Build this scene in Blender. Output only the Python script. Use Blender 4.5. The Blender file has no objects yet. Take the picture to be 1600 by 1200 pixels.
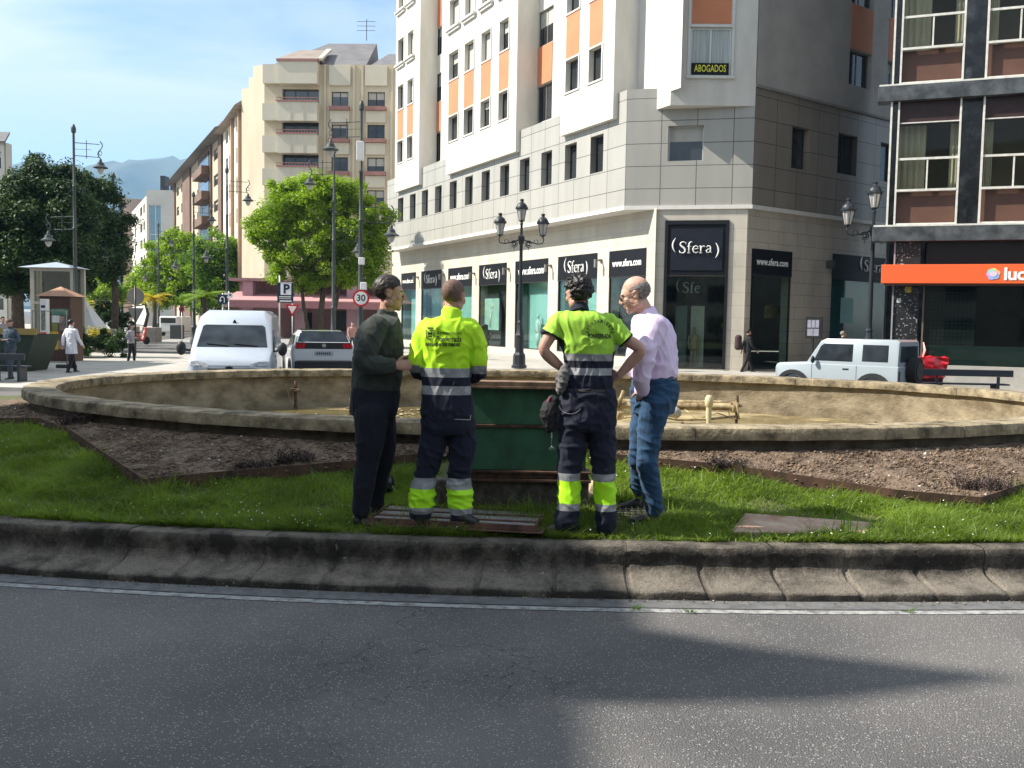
import bpy, bmesh, math, random
import numpy as np
from mathutils import Vector, Matrix, noise
from mathutils.bvhtree import BVHTree
R = math.radians
sc = bpy.context.scene
col = sc.collection
# ------------------------------------------------------------------ camera
FPX = 1500.0            # focal length in photo pixels (photo is 1600 wide)
CAMH = 1.85
PITCH, ROLL = R(3.82), R(1.0)
cam_d = bpy.data.cameras.new('camera'); cam = bpy.data.objects.new('camera', cam_d); col.objects.link(cam)
cam_d.sensor_width = 36.0; cam_d.lens = FPX / 1600 * 36.0; cam_d.clip_end = 12000
_f = Vector((0, math.cos(PITCH), -math.sin(PITCH)))
_r0 = Vector((1, 0, 0)); _u0 = Vector((0, math.sin(PITCH), math.cos(PITCH)))
_r = _r0 * math.cos(ROLL) + _u0 * math.sin(ROLL)
_u = _u0 * math.cos(ROLL) - _r0 * math.sin(ROLL)
CR = Matrix(((_r.x, _u.x, -_f.x), (_r.y, _u.y, -_f.y), (_r.z, _u.z, -_f.z)))
cam.matrix_world = Matrix.Translation((0, 0, CAMH)) @ CR.to_4x4()
sc.camera = cam
# ------------------------------------------------------------------ world, sun, exposure
SUN_AZ, SUN_EL = R(-93), R(43)      # azimuth measured from +Y (view direction), clockwise
sun_dir = Vector((math.sin(SUN_AZ) * math.cos(SUN_EL), math.cos(SUN_AZ) * math.cos(SUN_EL), math.sin(SUN_EL)))
w = bpy.data.worlds.new('World'); sc.world = w; w.use_nodes = True
nt = w.node_tree; nt.nodes.clear()
def N(nt, t, **k):
    n = nt.nodes.new(t)
    for a, b in k.items(): setattr(n, a, b)
    return n
def L(nt, a, b): nt.links.new(a, b)
sky = N(nt, 'ShaderNodeTexSky', sky_type='NISHITA'); sky.sun_disc = False
sky.sun_elevation = SUN_EL; sky.sun_rotation = SUN_AZ; sky.air_density = 1.0; sky.dust_density = 0.2; sky.ozone_density = 3.5
bg = N(nt, 'ShaderNodeBackground'); bg.inputs[1].default_value = 0.098
out = N(nt, 'ShaderNodeOutputWorld')
tc = N(nt, 'ShaderNodeTexCoord'); mp = N(nt, 'ShaderNodeMapping'); mp.inputs['Scale'].default_value = (1.2, 1.0, 5.5); mp.inputs['Rotation'].default_value = (R(4), R(-9), 0)
nz = N(nt, 'ShaderNodeTexNoise'); nz.inputs['Scale'].default_value = 2.3; nz.inputs['Detail'].default_value = 7; nz.inputs['Roughness'].default_value = .5; nz.inputs['Distortion'].default_value = .5
cr = N(nt, 'ShaderNodeValToRGB'); cr.color_ramp.elements[0].position = .30; cr.color_ramp.elements[1].position = .54
cr.color_ramp.elements[1].color = (.85, .85, .85, 1)
sep = N(nt, 'ShaderNodeSeparateXYZ'); hz = N(nt, 'ShaderNodeMapRange'); hz.inputs[1].default_value = .10; hz.inputs[2].default_value = .22
mul = N(nt, 'ShaderNodeMath', operation='MULTIPLY')
mix = N(nt, 'ShaderNodeMixRGB'); mix.inputs[2].default_value = (5.0, 5.35, 5.6, 1)
L(nt, tc.outputs['Generated'], mp.inputs[0]); L(nt, mp.outputs[0], nz.inputs['Vector']); L(nt, nz.outputs[0], cr.inputs[0])
L(nt, tc.outputs['Generated'], sep.inputs[0]); L(nt, sep.outputs[2], hz.inputs[0]); L(nt, cr.outputs[0], mul.inputs[0]); L(nt, hz.outputs[0], mul.inputs[1])
L(nt, mul.outputs[0], mix.inputs[0]); L(nt, sky.outputs[0], mix.inputs[1]); L(nt, mix.outputs[0], bg.inputs[0]); L(nt, bg.outputs[0], out.inputs[0])
sl = bpy.data.lights.new('sun', 'SUN'); sl.energy = 5.0; sl.angle = R(.5); sl.color = (1, .935, .83)
so = bpy.data.objects.new('sun', sl); col.objects.link(so); so.rotation_euler = sun_dir.to_track_quat('Z', 'Y').to_euler(); so.location = (-40, -10, 60)
sc.view_settings.view_transform = 'Standard'; sc.view_settings.look = 'None'; sc.view_settings.gamma = 1
sc.view_settings.exposure = 1.08
sc.render.engine = 'CYCLES'; sc.cycles.use_denoising = True; sc.cycles.max_bounces = 6; sc.cycles.transparent_max_bounces = 16
sc.cycles.diffuse_bounces = 3; sc.cycles.glossy_bounces = 3; sc.cycles.transmission_bounces = 4
sc.cycles.caustics_reflective = False; sc.cycles.caustics_refractive = False; sc.cycles.sample_clamp_indirect = 4

# ------------------------------------------------------------------ geometry of the view (real distances)
def ray(px, py):
    return (CR @ Vector(((px - 800) / FPX, -(py - 600) / FPX, -1))).normalized()
def W(px, py, D):
    d = ray(px, py); t = D / d.y
    return Vector((0, 0, CAMH)) + d * t
def G(px, py, z):
    d = ray(px, py); t = (z - CAMH) / d.z
    return Vector((0, 0, CAMH)) + d * t
# ------------------------------------------------------------------ materials
MATS = {}
def principled(name):
    m = bpy.data.materials.new(name); m.use_nodes = True
    return m, m.node_tree, m.node_tree.nodes['Principled BSDF']
def rgb(c): return (c[0], c[1], c[2], 1)
def mat(name, c, rough=.7, var=.12, scale=4, bump=0, bscale=30, metal=0, spec=.4, c2=None, detail=6, coat=0, stretch=(1, 1, 1), emit=0, lo=.35, hi=.65):
    if name in MATS: return MATS[name]
    m, nt, p = principled(name)
    p.inputs['Roughness'].default_value = rough; p.inputs['Metallic'].default_value = metal; p.inputs['Specular IOR Level'].default_value = spec
    p.inputs['Coat Weight'].default_value = coat
    if c2 is None: c2 = tuple(min(1, x * (1 + var)) for x in c); c1 = tuple(x * (1 - var) for x in c)
    else: c1 = c
    if var > 0 or c2 is not None:
        t = N(nt, 'ShaderNodeTexCoord'); mp = N(nt, 'ShaderNodeMapping'); mp.inputs['Scale'].default_value = stretch
        n = N(nt, 'ShaderNodeTexNoise'); n.inputs['Scale'].default_value = scale; n.inputs['Detail'].default_value = detail; n.inputs['Roughness'].default_value = .62
        r = N(nt, 'ShaderNodeValToRGB'); r.color_ramp.elements[0].position = lo; r.color_ramp.elements[1].position = hi
        r.color_ramp.elements[0].color = rgb(c1); r.color_ramp.elements[1].color = rgb(c2)
        L(nt, t.outputs['Object'], mp.inputs[0]); L(nt, mp.outputs[0], n.inputs['Vector']); L(nt, n.outputs[0], r.inputs[0]); L(nt, r.outputs[0], p.inputs['Base Color'])
        if bump:
            n2 = N(nt, 'ShaderNodeTexNoise'); n2.inputs['Scale'].default_value = bscale; n2.inputs['Detail'].default_value = 5
            b = N(nt, 'ShaderNodeBump'); b.inputs['Strength'].default_value = 1; b.inputs['Distance'].default_value = bump
            L(nt, mp.outputs[0], n2.inputs['Vector']); L(nt, n2.outputs[0], b.inputs['Height']); L(nt, b.outputs[0], p.inputs['Normal'])
    if emit:
        p.inputs['Emission Color'].default_value = rgb(c); p.inputs['Emission Strength'].default_value = emit
    MATS[name] = m
    return m
def jointed(name, c, cj, bw, bh, mortar=.012, var=.06, rough=.55, off=.5, stain=.25, bump=.004, x='X', mrough=.7):
    """stone or metal panels with joints, laid out in the wall's own metres (local x along the wall, z up)"""
    if name in MATS: return MATS[name]
    m, nt, p = principled(name); p.inputs['Roughness'].default_value = rough
    t = N(nt, 'ShaderNodeTexCoord'); s = N(nt, 'ShaderNodeSeparateXYZ'); cb = N(nt, 'ShaderNodeCombineXYZ')
    L(nt, t.outputs['Object'], s.inputs[0]); L(nt, s.outputs[x], cb.inputs[0]); L(nt, s.outputs['Z'], cb.inputs[1])
    b = N(nt, 'ShaderNodeTexBrick'); b.offset = off; b.inputs['Scale'].default_value = 1
    b.inputs['Brick Width'].default_value = bw; b.inputs['Row Height'].default_value = bh; b.inputs['Mortar Size'].default_value = mortar
    b.inputs['Mortar Smooth'].default_value = .1
    b.inputs['Color1'].default_value = rgb([v * (1 - var) for v in c]); b.inputs['Color2'].default_value = rgb([min(1, v * (1 + var)) for v in c]); b.inputs['Mortar'].default_value = rgb(cj)
    L(nt, cb.outputs[0], b.inputs['Vector'])
    n = N(nt, 'ShaderNodeTexNoise'); n.inputs['Scale'].default_value = .9; n.inputs['Detail'].default_value = 8
    mpp = N(nt, 'ShaderNodeMapping'); mpp.inputs['Scale'].default_value = (1.6, 1.6, .35); L(nt, t.outputs['Object'], mpp.inputs[0]); L(nt, mpp.outputs[0], n.inputs['Vector'])
    r = N(nt, 'ShaderNodeMapRange'); r.inputs[1].default_value = .35; r.inputs[2].default_value = .7; r.inputs[3].default_value = 1; r.inputs[4].default_value = 1 - stain
    L(nt, n.outputs[0], r.inputs[0])
    mx = N(nt, 'ShaderNodeMixRGB', blend_type='MULTIPLY'); mx.inputs[0].default_value = 1
    L(nt, b.outputs['Color'], mx.inputs[1]); L(nt, r.outputs[0], mx.inputs[2]); L(nt, mx.outputs[0], p.inputs['Base Color'])
    bp = N(nt, 'ShaderNodeBump'); bp.invert = True; bp.inputs['Distance'].default_value = bump; L(nt, b.outputs['Fac'], bp.inputs['Height']); L(nt, bp.outputs[0], p.inputs['Normal'])
    MATS[name] = m
    return m
def glassmat(name, tint=(.8, .9, .88), refl=.5, rough=.03):
    if name in MATS: return MATS[name]
    m = bpy.data.materials.new(name); m.use_nodes = True; nt = m.node_tree; nt.nodes.clear()
    o = N(nt, 'ShaderNodeOutputMaterial'); a = N(nt, 'ShaderNodeBsdfTransparent'); a.inputs[0].default_value = rgb(tint)
    g = N(nt, 'ShaderNodeBsdfGlossy'); g.inputs['Roughness'].default_value = rough
    f = N(nt, 'ShaderNodeLayerWeight'); f.inputs[0].default_value = .5; pw = N(nt, 'ShaderNodeMath', operation='POWER'); pw.inputs[1].default_value = 4.0; L(nt, f.outputs['Facing'], pw.inputs[0])
    mm = N(nt, 'ShaderNodeMath', operation='MULTIPLY_ADD'); mm.inputs[1].default_value = .6; mm.inputs[2].default_value = refl * .1
    x = N(nt, 'ShaderNodeMixShader'); L(nt, pw.outputs[0], mm.inputs[0]); L(nt, mm.outputs[0], x.inputs[0]); L(nt, a.outputs[0], x.inputs[1]); L(nt, g.outputs[0], x.inputs[2]); L(nt, x.outputs[0], o.inputs[0])
    MATS[name] = m
    return m
def foliage(name, dark, light, scale=1.2, trans=.35):
    if name in MATS: return MATS[name]
    m = bpy.data.materials.new(name); m.use_nodes = True; nt = m.node_tree; nt.nodes.clear()
    o = N(nt, 'ShaderNodeOutputMaterial'); t = N(nt, 'ShaderNodeTexCoord'); n = N(nt, 'ShaderNodeTexNoise'); n.inputs['Scale'].default_value = scale; n.inputs['Detail'].default_value = 8; n.inputs['Roughness'].default_value = .75
    r = N(nt, 'ShaderNodeValToRGB'); r.color_ramp.elements[0].position = .32; r.color_ramp.elements[1].position = .68; r.color_ramp.elements[0].color = rgb(dark); r.color_ramp.elements[1].color = rgb(light)
    d = N(nt, 'ShaderNodeBsdfPrincipled'); d.inputs['Roughness'].default_value = .5; d.inputs['Specular IOR Level'].default_value = .3
    tr = N(nt, 'ShaderNodeBsdfTranslucent'); hs = N(nt, 'ShaderNodeMixRGB', blend_type='MULTIPLY'); hs.inputs[0].default_value = 1; hs.inputs[2].default_value = (1.35, 1.35, .55, 1)
    x = N(nt, 'ShaderNodeMixShader'); x.inputs[0].default_value = trans
    L(nt, t.outputs['Object'], n.inputs['Vector']); L(nt, n.outputs[0], r.inputs[0]); L(nt, r.outputs[0], d.inputs['Base Color']); L(nt, r.outputs[0], hs.inputs[1]); L(nt, hs.outputs[0], tr.inputs[0])
    L(nt, d.outputs[0], x.inputs[1]); L(nt, tr.outputs[0], x.inputs[2]); L(nt, x.outputs[0], o.inputs[0])
    MATS[name] = m
    return m
# ------------------------------------------------------------------ object helpers
def tag(o, label=None, cat=None, group=None, kind=None):
    if label: o['label'] = label
    if cat: o['category'] = cat
    if group: o['group'] = group
    if kind: o['kind'] = kind
    return o
def empty(name, loc=(0, 0, 0), rz=0, label=None, cat=None, group=None):
    o = bpy.data.objects.new(name, None); col.objects.link(o); o.location = loc; o.rotation_euler = (0, 0, rz); o.empty_display_size = .2
    return tag(o, label, cat, group)
def link(name, me, m, parent=None):
    o = bpy.data.objects.new(name, me); col.objects.link(o)
    for x in (m if isinstance(m, (list, tuple)) else [m]): me.materials.append(x)
    if parent is not None: o.parent = parent
    return o
class MB:
    def __init__(s): s.v = []; s.f = []; s.mi = []; s.cur = 0
    def add(s, vs, fs):
        o = len(s.v); s.v += [tuple(v) for v in vs]; s.f += [tuple(i + o for i in f) for f in fs]; s.mi += [s.cur] * len(fs)
    def box(s, x0, x1, y0, y1, z0, z1, M=None):
        vs = [Vector((x, y, z)) for z in (z0, z1) for y in (y0, y1) for x in (x0, x1)]
        if M is not None: vs = [M @ v for v in vs]
        s.add(vs, [(0, 2, 3, 1), (4, 5, 7, 6), (0, 1, 5, 4), (2, 6, 7, 3), (0, 4, 6, 2), (1, 3, 7, 5)])
        return s
    def bbox(s, x0, x1, y0, y1, z0, z1, c=.01, M=None):
        """box with chamfered vertical and horizontal edges"""
        bm = bmesh.new(); bmesh.ops.create_cube(bm, size=1)
        for v in bm.verts: v.co = Vector((x0 + (v.co.x + .5) * (x1 - x0), y0 + (v.co.y + .5) * (y1 - y0), z0 + (v.co.z + .5) * (z1 - z0)))
        bmesh.ops.bevel(bm, geom=bm.edges[:], offset=c, segments=2, affect='EDGES', profile=.5)
        s.addbm(bm, M); return s
    def addbm(s, bm, M=None):
        bm.verts.ensure_lookup_table()
        s.add([(M @ v.co if M is not None else v.co.copy()) for v in bm.verts], [tuple(v.index for v in f.verts) for f in bm.faces]); bm.free()
    def quad(s, a, b, c, d): s.add([a, b, c, d], [(0, 1, 2, 3)]); return s
    def rings(s, rs, cap=True, closed=True):
        n = len(rs[0]); vs = [p for r in rs for p in r]; fs = []
        for i in range(len(rs) - 1):
            for j in range(n if closed else n - 1):
                k = (j + 1) % n
                fs.append((i * n + j, i * n + k, (i + 1) * n + k, (i + 1) * n + j))
        if cap: fs.append(tuple(range(n - 1, -1, -1))); fs.append(tuple((len(rs) - 1) * n + j for j in range(n)))
        s.add(vs, fs); return s
    def tube(s, pts, rad, n=8, cap=True, ref=None, flat=1.0):
        pts = [Vector(p) for p in pts]; rs = []
        if not isinstance(rad, (list, tuple)): rad = [rad] * len(pts)
        t0 = (pts[1] - pts[0]).normalized(); a = Vector(ref) if ref is not None else (Vector((0, 0, 1)) if abs(t0.z) < .9 else Vector((1, 0, 0)))
        for i, p in enumerate(pts):
            t = ((pts[min(i + 1, len(pts) - 1)] - pts[max(i - 1, 0)])).normalized()
            a = (a - t * a.dot(t)).normalized(); b = t.cross(a)
            r = rad[i]; ra, rb = (r if isinstance(r, (list, tuple)) else (r, r * flat))
            rs.append([p + a * (ra * math.cos(q)) + b * (rb * math.sin(q)) for q in [2 * math.pi * k / n for k in range(n)]])
        return s.rings(rs, cap)
    def lathe(s, c, prof, n=16, M=None):
        c = Vector(c); rs = []
        for r, z in prof: rs.append([c + Vector((r * math.cos(2 * math.pi * k / n), r * math.sin(2 * math.pi * k / n), z)) for k in range(n)])
        if M is not None: rs = [[M @ p for p in r] for r in rs]
        return s.rings(rs)
    def prism(s, pts, z0, z1, M=None):
        """polygon in xy extruded along z"""
        n = len(pts); vs = [Vector((p[0], p[1], z0)) for p in pts] + [Vector((p[0], p[1], z1)) for p in pts]
        if M is not None: vs = [M @ v for v in vs]
        s.add(vs, [tuple(range(n - 1, -1, -1)), tuple(range(n, 2 * n))] + [(i, (i + 1) % n, n + (i + 1) % n, n + i) for i in range(n)]); return s
    def prism_xz(s, pts, y0, y1):
        n = len(pts); vs = [Vector((p[0], y0, p[1])) for p in pts] + [Vector((p[0], y1, p[1])) for p in pts]
        s.add(vs, [tuple(range(n)), tuple(range(2 * n - 1, n - 1, -1))] + [(i, n + i, n + (i + 1) % n, (i + 1) % n) for i in range(n)]); return s
    def ball(s, c, r, n=10, m=7, M=None):
        rx, ry, rz = r if isinstance(r, (list, tuple)) else (r, r, r); c = Vector(c); rs = []
        for i in range(m + 1):
            a = math.pi * (i + .02) / (m + .04) if 0 < i < m else (.001 if i == 0 else math.pi - .001)
            rs.append([Vector((rx * math.sin(a) * math.cos(2 * math.pi * k / n), ry * math.sin(a) * math.sin(2 * math.pi * k / n), -rz * math.cos(a))) for k in range(n)])
        rs = [[c + (M @ p if M is not None else p) for p in r_] for r_ in rs]
        return s.rings(rs)
    def mesh(s, name, smooth=False):
        me = bpy.data.meshes.new(name); me.from_pydata(s.v, [], s.f)
        if any(s.mi): me.polygons.foreach_set('material_index', s.mi)
        if smooth: me.polygons.foreach_set('use_smooth', [True] * len(me.polygons))
        me.update(); return me
    def build(s, name, m, parent=None, smooth=False, bevel=0, auto=None):
        me = s.mesh(name, smooth); o = link(name, me, m, parent)
        if smooth and auto: me.set_sharp_from_angle(angle=R(auto))
        if bevel:
            b = o.modifiers.new('b', 'BEVEL'); b.width = bevel; b.segments = 2; b.limit_method = 'ANGLE'; b.angle_limit = R(35)
        return o
def npmesh(name, v, f, m, parent=None, smooth=False, mi=None):
    me = bpy.data.meshes.new(name); v = np.asarray(v, np.float32); f = np.asarray(f, np.int32); k = f.shape[1]
    me.vertices.add(len(v)); me.vertices.foreach_set('co', v.ravel()); me.loops.add(f.size); me.loops.foreach_set('vertex_index', f.ravel())
    me.polygons.add(len(f)); me.polygons.foreach_set('loop_start', np.arange(0, f.size, k, dtype=np.int32))
    if mi is not None: me.polygons.foreach_set('material_index', np.asarray(mi, np.int32))
    if smooth: me.polygons.foreach_set('use_smooth', np.ones(len(f), bool))
    me.update(calc_edges=True); return link(name, me, m, parent)
def evaluated(o):
    dg = bpy.context.evaluated_depsgraph_get(); me = bpy.data.meshes.new_from_object(o.evaluated_get(dg)); old = o.data
    o.modifiers.clear(); o.data = me; bpy.data.meshes.remove(old); return o
def textmesh(body, size, ext=.004, bold=0.0, sx=1.0, align='CENTER', space=1.0):
    c = bpy.data.curves.new('t', 'FONT'); c.body = body; c.size = size; c.extrude = ext; c.offset = bold; c.align_x = align; c.align_y = 'CENTER'; c.resolution_u = 3; c.space_character = space
    o = bpy.data.objects.new('t', c); col.objects.link(o); dg = bpy.context.evaluated_depsgraph_get(); dg.update()
    me = bpy.data.meshes.new_from_object(o.evaluated_get(dg)); bpy.data.objects.remove(o); bpy.data.curves.remove(c)
    for v in me.vertices: v.co.x *= sx
    return me
def meshinto(mb, me, M):
    mb.add([M @ v.co for v in me.vertices], [tuple(p.vertices) for p in me.polygons])
# wall frame: local x along the wall (to the right seen from outside), local y into the wall, z up
class Frame:
    def __init__(s, o, heading):
        s.o = Vector((o[0], o[1], 0)); s.h = heading; s.dx = Vector((math.sin(R(heading)), math.cos(R(heading)), 0)); s.dy = Vector((-s.dx.y, s.dx.x, 0))
        s.rz = math.atan2(s.dx.y, s.dx.x); s.M = Matrix.Translation(s.o) @ Matrix.Rotation(s.rz, 4, 'Z')
    def at(s, px, py, off=0.0):
        """where the sight line through a photo point meets the wall plane (offset inwards by off): local (u, z)"""
        d = ray(px, py); c = Vector((0, 0, CAMH)); n = s.dy; t = ((s.o + n * off) - c).dot(n) / d.dot(n); p = c + d * t
        return (p - s.o).dot(s.dx), p.z
    def place(s, o): o.location = s.o; o.rotation_euler = (0, 0, s.rz); return o
    def pt(s, u, y, z): return s.M @ Vector((u, y, z))
def wall(mb, u0, u1, z0, z1, holes, y=0.0, rev=.15):
    """flat wall sheet in the local plane y with rectangular holes and their reveals"""
    us = sorted(set([u0, u1] + [h[i] for h in holes for i in (0, 1) if u0 < h[i] < u1])); zs = sorted(set([z0, z1] + [h[i] for h in holes for i in (2, 3) if z0 < h[i] < z1]))
    for a, b in zip(us, us[1:]):
        for c, d in zip(zs, zs[1:]):
            mu, mz = (a + b) / 2, (c + d) / 2
            if any(h[0] < mu < h[1] and h[2] < mz < h[3] for h in holes): continue
            mb.quad((a, y, c), (b, y, c), (b, y, d), (a, y, d))
    for h in holes:
        a, b, c, d = h[:4]; r = rev if len(h) < 5 else h[4]; d = min(d, z1)
        mb.quad((a, y, c), (a, y, d), (a, y + r, d), (a, y + r, c)); mb.quad((b, y, c), (b, y + r, c), (b, y + r, d), (b, y, d))
        mb.quad((a, y, c), (a, y + r, c), (b, y + r, c), (b, y, c)); mb.quad((a, y, d), (b, y, d), (b, y + r, d), (a, y + r, d))
# ================================================================== ground, island, fountain
def sstep(a, b, x):
    t = min(1, max(0, (x - a) / (b - a))); return t * t * (3 - 2 * t)
def road_z(x, y): return -.2 * sstep(8, 19, y)
KC, KA, KB = (.877, 13.37), 14.1, 7.08       # outer foot of the island kerb (ellipse)
BC, BA, BB = (.67, 13.37), 7.1, 4.87         # outer edge of the fountain coping
def enorm(x, y, c, a, b): return math.hypot((x - c[0]) / a, (y - c[1]) / b)
def terr(x, y):
    nk = 1 - enorm(x, y, KC, KA - .45, KB - .45); nb = enorm(x, y, BC, BA, BB) - 1
    t = max(0, nk) / (max(0, nk) + max(1e-4, nb)); return .30 + .34 * t ** 1.35
def T(px, py, dz=0.0):
    lo, hi = 5.0, 30.0
    d = ray(px, py); o = Vector((0, 0, CAMH))
    f_ = lambda t: (o + d * t).z - terr((o + d * t).x, (o + d * t).y) - dz
    t = 5.0
    while f_(t) > 0 and t < 30: t += .02
    p = o + d * t
    return Vector((p.x, p.y, terr(p.x, p.y)))
def inpoly(x, y, P):
    c = False; n = len(P)
    for i in range(n):
        a, b = P[i], P[(i + 1) % n]
        if (a[1] > y) != (b[1] > y) and x < (b[0] - a[0]) * (y - a[1]) / (b[1] - a[1]) + a[0]: c = not c
    return c
# asphalt
m, nt, p = principled('asphalt'); MATS['asphalt'] = m
p.inputs['Roughness'].default_value = .8; p.inputs['Specular IOR Level'].default_value = .3
t = N(nt, 'ShaderNodeTexCoord')
n1 = N(nt, 'ShaderNodeTexNoise'); n1.inputs['Scale'].default_value = .45; n1.inputs['Detail'].default_value = 5
r1 = N(nt, 'ShaderNodeValToRGB'); r1.color_ramp.elements[0].color = (.088, .085, .086, 1); r1.color_ramp.elements[1].color = (.145, .138, .132, 1); r1.color_ramp.elements[0].position = .40; r1.color_ramp.elements[1].position = .60
vo = N(nt, 'ShaderNodeTexVoronoi'); vo.inputs['Scale'].default_value = 72
r2 = N(nt, 'ShaderNodeValToRGB'); r2.color_ramp.elements[0].position = .14; r2.color_ramp.elements[1].position = .36; r2.color_ramp.elements[0].color = (1, 1, 1, 1); r2.color_ramp.elements[1].color = (0, 0, 0, 1)
wn = N(nt, 'ShaderNodeTexWhiteNoise'); mm = N(nt, 'ShaderNodeMath', operation='GREATER_THAN'); mm.inputs[1].default_value = .62; mm2 = N(nt, 'ShaderNodeMath', operation='MULTIPLY'); mm3 = N(nt, 'ShaderNodeMath', operation='MULTIPLY'); mm3.inputs[1].default_value = .7
mx = N(nt, 'ShaderNodeMixRGB'); mx.inputs[2].default_value = (.50, .49, .47, 1)
n3 = N(nt, 'ShaderNodeTexNoise'); n3.inputs['Scale'].default_value = 130; n3.inputs['Detail'].default_value = 3
mx3 = N(nt, 'ShaderNodeMixRGB', blend_type='OVERLAY'); mx3.inputs[0].default_value = 1.0
L(nt, t.outputs['Object'], n1.inputs['Vector']); L(nt, n1.outputs[0], r1.inputs[0]); L(nt, t.outputs['Object'], vo.inputs['Vector']); L(nt, vo.outputs['Distance'], r2.inputs[0])
L(nt, vo.outputs['Color'], wn.inputs['Vector']); L(nt, wn.outputs['Value'], mm.inputs[0]); L(nt, mm.outputs[0], mm2.inputs[0]); L(nt, r2.outputs[0], mm2.inputs[1]); L(nt, mm2.outputs[0], mm3.inputs[0])
L(nt, t.outputs['Object'], n3.inputs['Vector']); L(nt, r1.outputs[0], mx3.inputs[1]); L(nt, n3.outputs[0], mx3.inputs[2])
L(nt, mx3.outputs[0], mx.inputs[1]); L(nt, mm3.outputs[0], mx.inputs[0])
# fine cracks over part of the surface
vc = N(nt, 'ShaderNodeTexVoronoi', feature='DISTANCE_TO_EDGE'); vc.inputs['Scale'].default_value = 2.2; nd = N(nt, 'ShaderNodeTexNoise'); nd.inputs['Scale'].default_value = 3; nd.inputs['Detail'].default_value = 6
va = N(nt, 'ShaderNodeMixRGB', blend_type='LINEAR_LIGHT'); va.inputs[0].default_value = .35; L(nt, t.outputs['Object'], nd.inputs['Vector']); L(nt, t.outputs['Object'], va.inputs[1]); L(nt, nd.outputs['Color'], va.inputs[2]); L(nt, va.outputs[0], vc.inputs['Vector'])
rc = N(nt, 'ShaderNodeMapRange'); rc.inputs[1].default_value = .004; rc.inputs[2].default_value = .012; rc.inputs[3].default_value = 1; rc.inputs[4].default_value = 0; L(nt, vc.outputs['Distance'], rc.inputs[0])
nm = N(nt, 'ShaderNodeTexNoise'); nm.inputs['Scale'].default_value = .5; nm.inputs['Detail'].default_value = 1; mo = N(nt, 'ShaderNodeVectorMath', operation='ADD'); mo.inputs[1].default_value = (3.3, 1.2, 0); L(nt, t.outputs['Object'], mo.inputs[0]); L(nt, mo.outputs[0], nm.inputs['Vector'])
rm = N(nt, 'ShaderNodeMapRange'); rm.inputs[1].default_value = .53; rm.inputs[2].default_value = .62; L(nt, nm.outputs[0], rm.inputs[0])
cm = N(nt, 'ShaderNodeMath', operation='MULTIPLY'); L(nt, rc.outputs[0], cm.inputs[0]); L(nt, rm.outputs[0], cm.inputs[1])
mc = N(nt, 'ShaderNodeMixRGB'); mc.inputs[2].default_value = (.035, .035, .038, 1); L(nt, cm.outputs[0], mc.inputs[0]); L(nt, mx.outputs[0], mc.inputs[1]); L(nt, mc.outputs[0], p.inputs['Base Color'])
bp = N(nt, 'ShaderNodeBump'); bp.inputs['Distance'].default_value = .006; n4 = N(nt, 'ShaderNodeTexVoronoi'); n4.inputs['Scale'].default_value = 120; L(nt, t.outputs['Object'], n4.inputs['Vector']); L(nt, n4.outputs['Distance'], bp.inputs['Height']); L(nt, bp.outputs[0], p.inputs['Normal'])
ys = [-30, -10, 0, 4, 7] + [7.5 + .75 * i for i in range(18)] + [25, 40, 80, 160, 400, 1000, 2600, 6000]
xs = [-5000, -1500, -400, -120, -60, -30, -20, -12, -6, 0, 6, 12, 20, 30, 60, 120, 400, 1500, 5000]
v = [(x, y, road_z(x, y)) for y in ys for x in xs]; nx = len(xs)
f = [(j * nx + i, j * nx + i + 1, (j + 1) * nx + i + 1, (j + 1) * nx + i) for j in range(len(ys) - 1) for i in range(nx - 1)]
mb = MB(); mb.add(v, f); road = mb.build('road', MATS['asphalt']); tag(road, kind='structure')
# ---- kerb of the island
m_kerb, nt, p = principled('kerb_concrete'); p.inputs['Roughness'].default_value = .9
t = N(nt, 'ShaderNodeTexCoord')
def noise_node(sc_, det=6, st=(1, 1, 1), rough=.65):
    mp_ = N(nt, 'ShaderNodeMapping'); mp_.inputs['Scale'].default_value = st; n_ = N(nt, 'ShaderNodeTexNoise'); n_.inputs['Scale'].default_value = sc_; n_.inputs['Detail'].default_value = det; n_.inputs['Roughness'].default_value = rough
    L(nt, t.outputs['Object'], mp_.inputs[0]); L(nt, mp_.outputs[0], n_.inputs['Vector']); return n_
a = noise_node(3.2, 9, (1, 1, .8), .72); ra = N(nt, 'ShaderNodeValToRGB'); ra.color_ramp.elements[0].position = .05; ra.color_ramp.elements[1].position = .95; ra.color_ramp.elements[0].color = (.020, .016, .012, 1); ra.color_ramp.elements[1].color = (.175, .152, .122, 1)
b = noise_node(22, 6); rb = N(nt, 'ShaderNodeValToRGB'); rb.color_ramp.elements[0].position = .63; rb.color_ramp.elements[1].position = .72; rb.color_ramp.elements[0].color = (0, 0, 0, 1); rb.color_ramp.elements[1].color = (.8, .8, .8, 1)
c_ = noise_node(2.4, 3); rc2 = N(nt, 'ShaderNodeMapRange'); rc2.inputs[1].default_value = .5; rc2.inputs[2].default_value = .62; L(nt, c_.outputs[0], rc2.inputs[0])
ml = N(nt, 'ShaderNodeMath', operation='MULTIPLY'); L(nt, rb.outputs[0], ml.inputs[0]); L(nt, rc2.outputs[0], ml.inputs[1])
sz0 = N(nt, 'ShaderNodeSeparateXYZ'); L(nt, t.outputs['Object'], sz0.inputs[0]); zr0 = N(nt, 'ShaderNodeValToRGB'); e_ = zr0.color_ramp; e_.elements[0].position = 0; e_.elements[0].color = (.0, .0, .0, 1); e_.elements[1].position = 1; e_.elements[1].color = (.45, .45, .45, 1)
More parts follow.
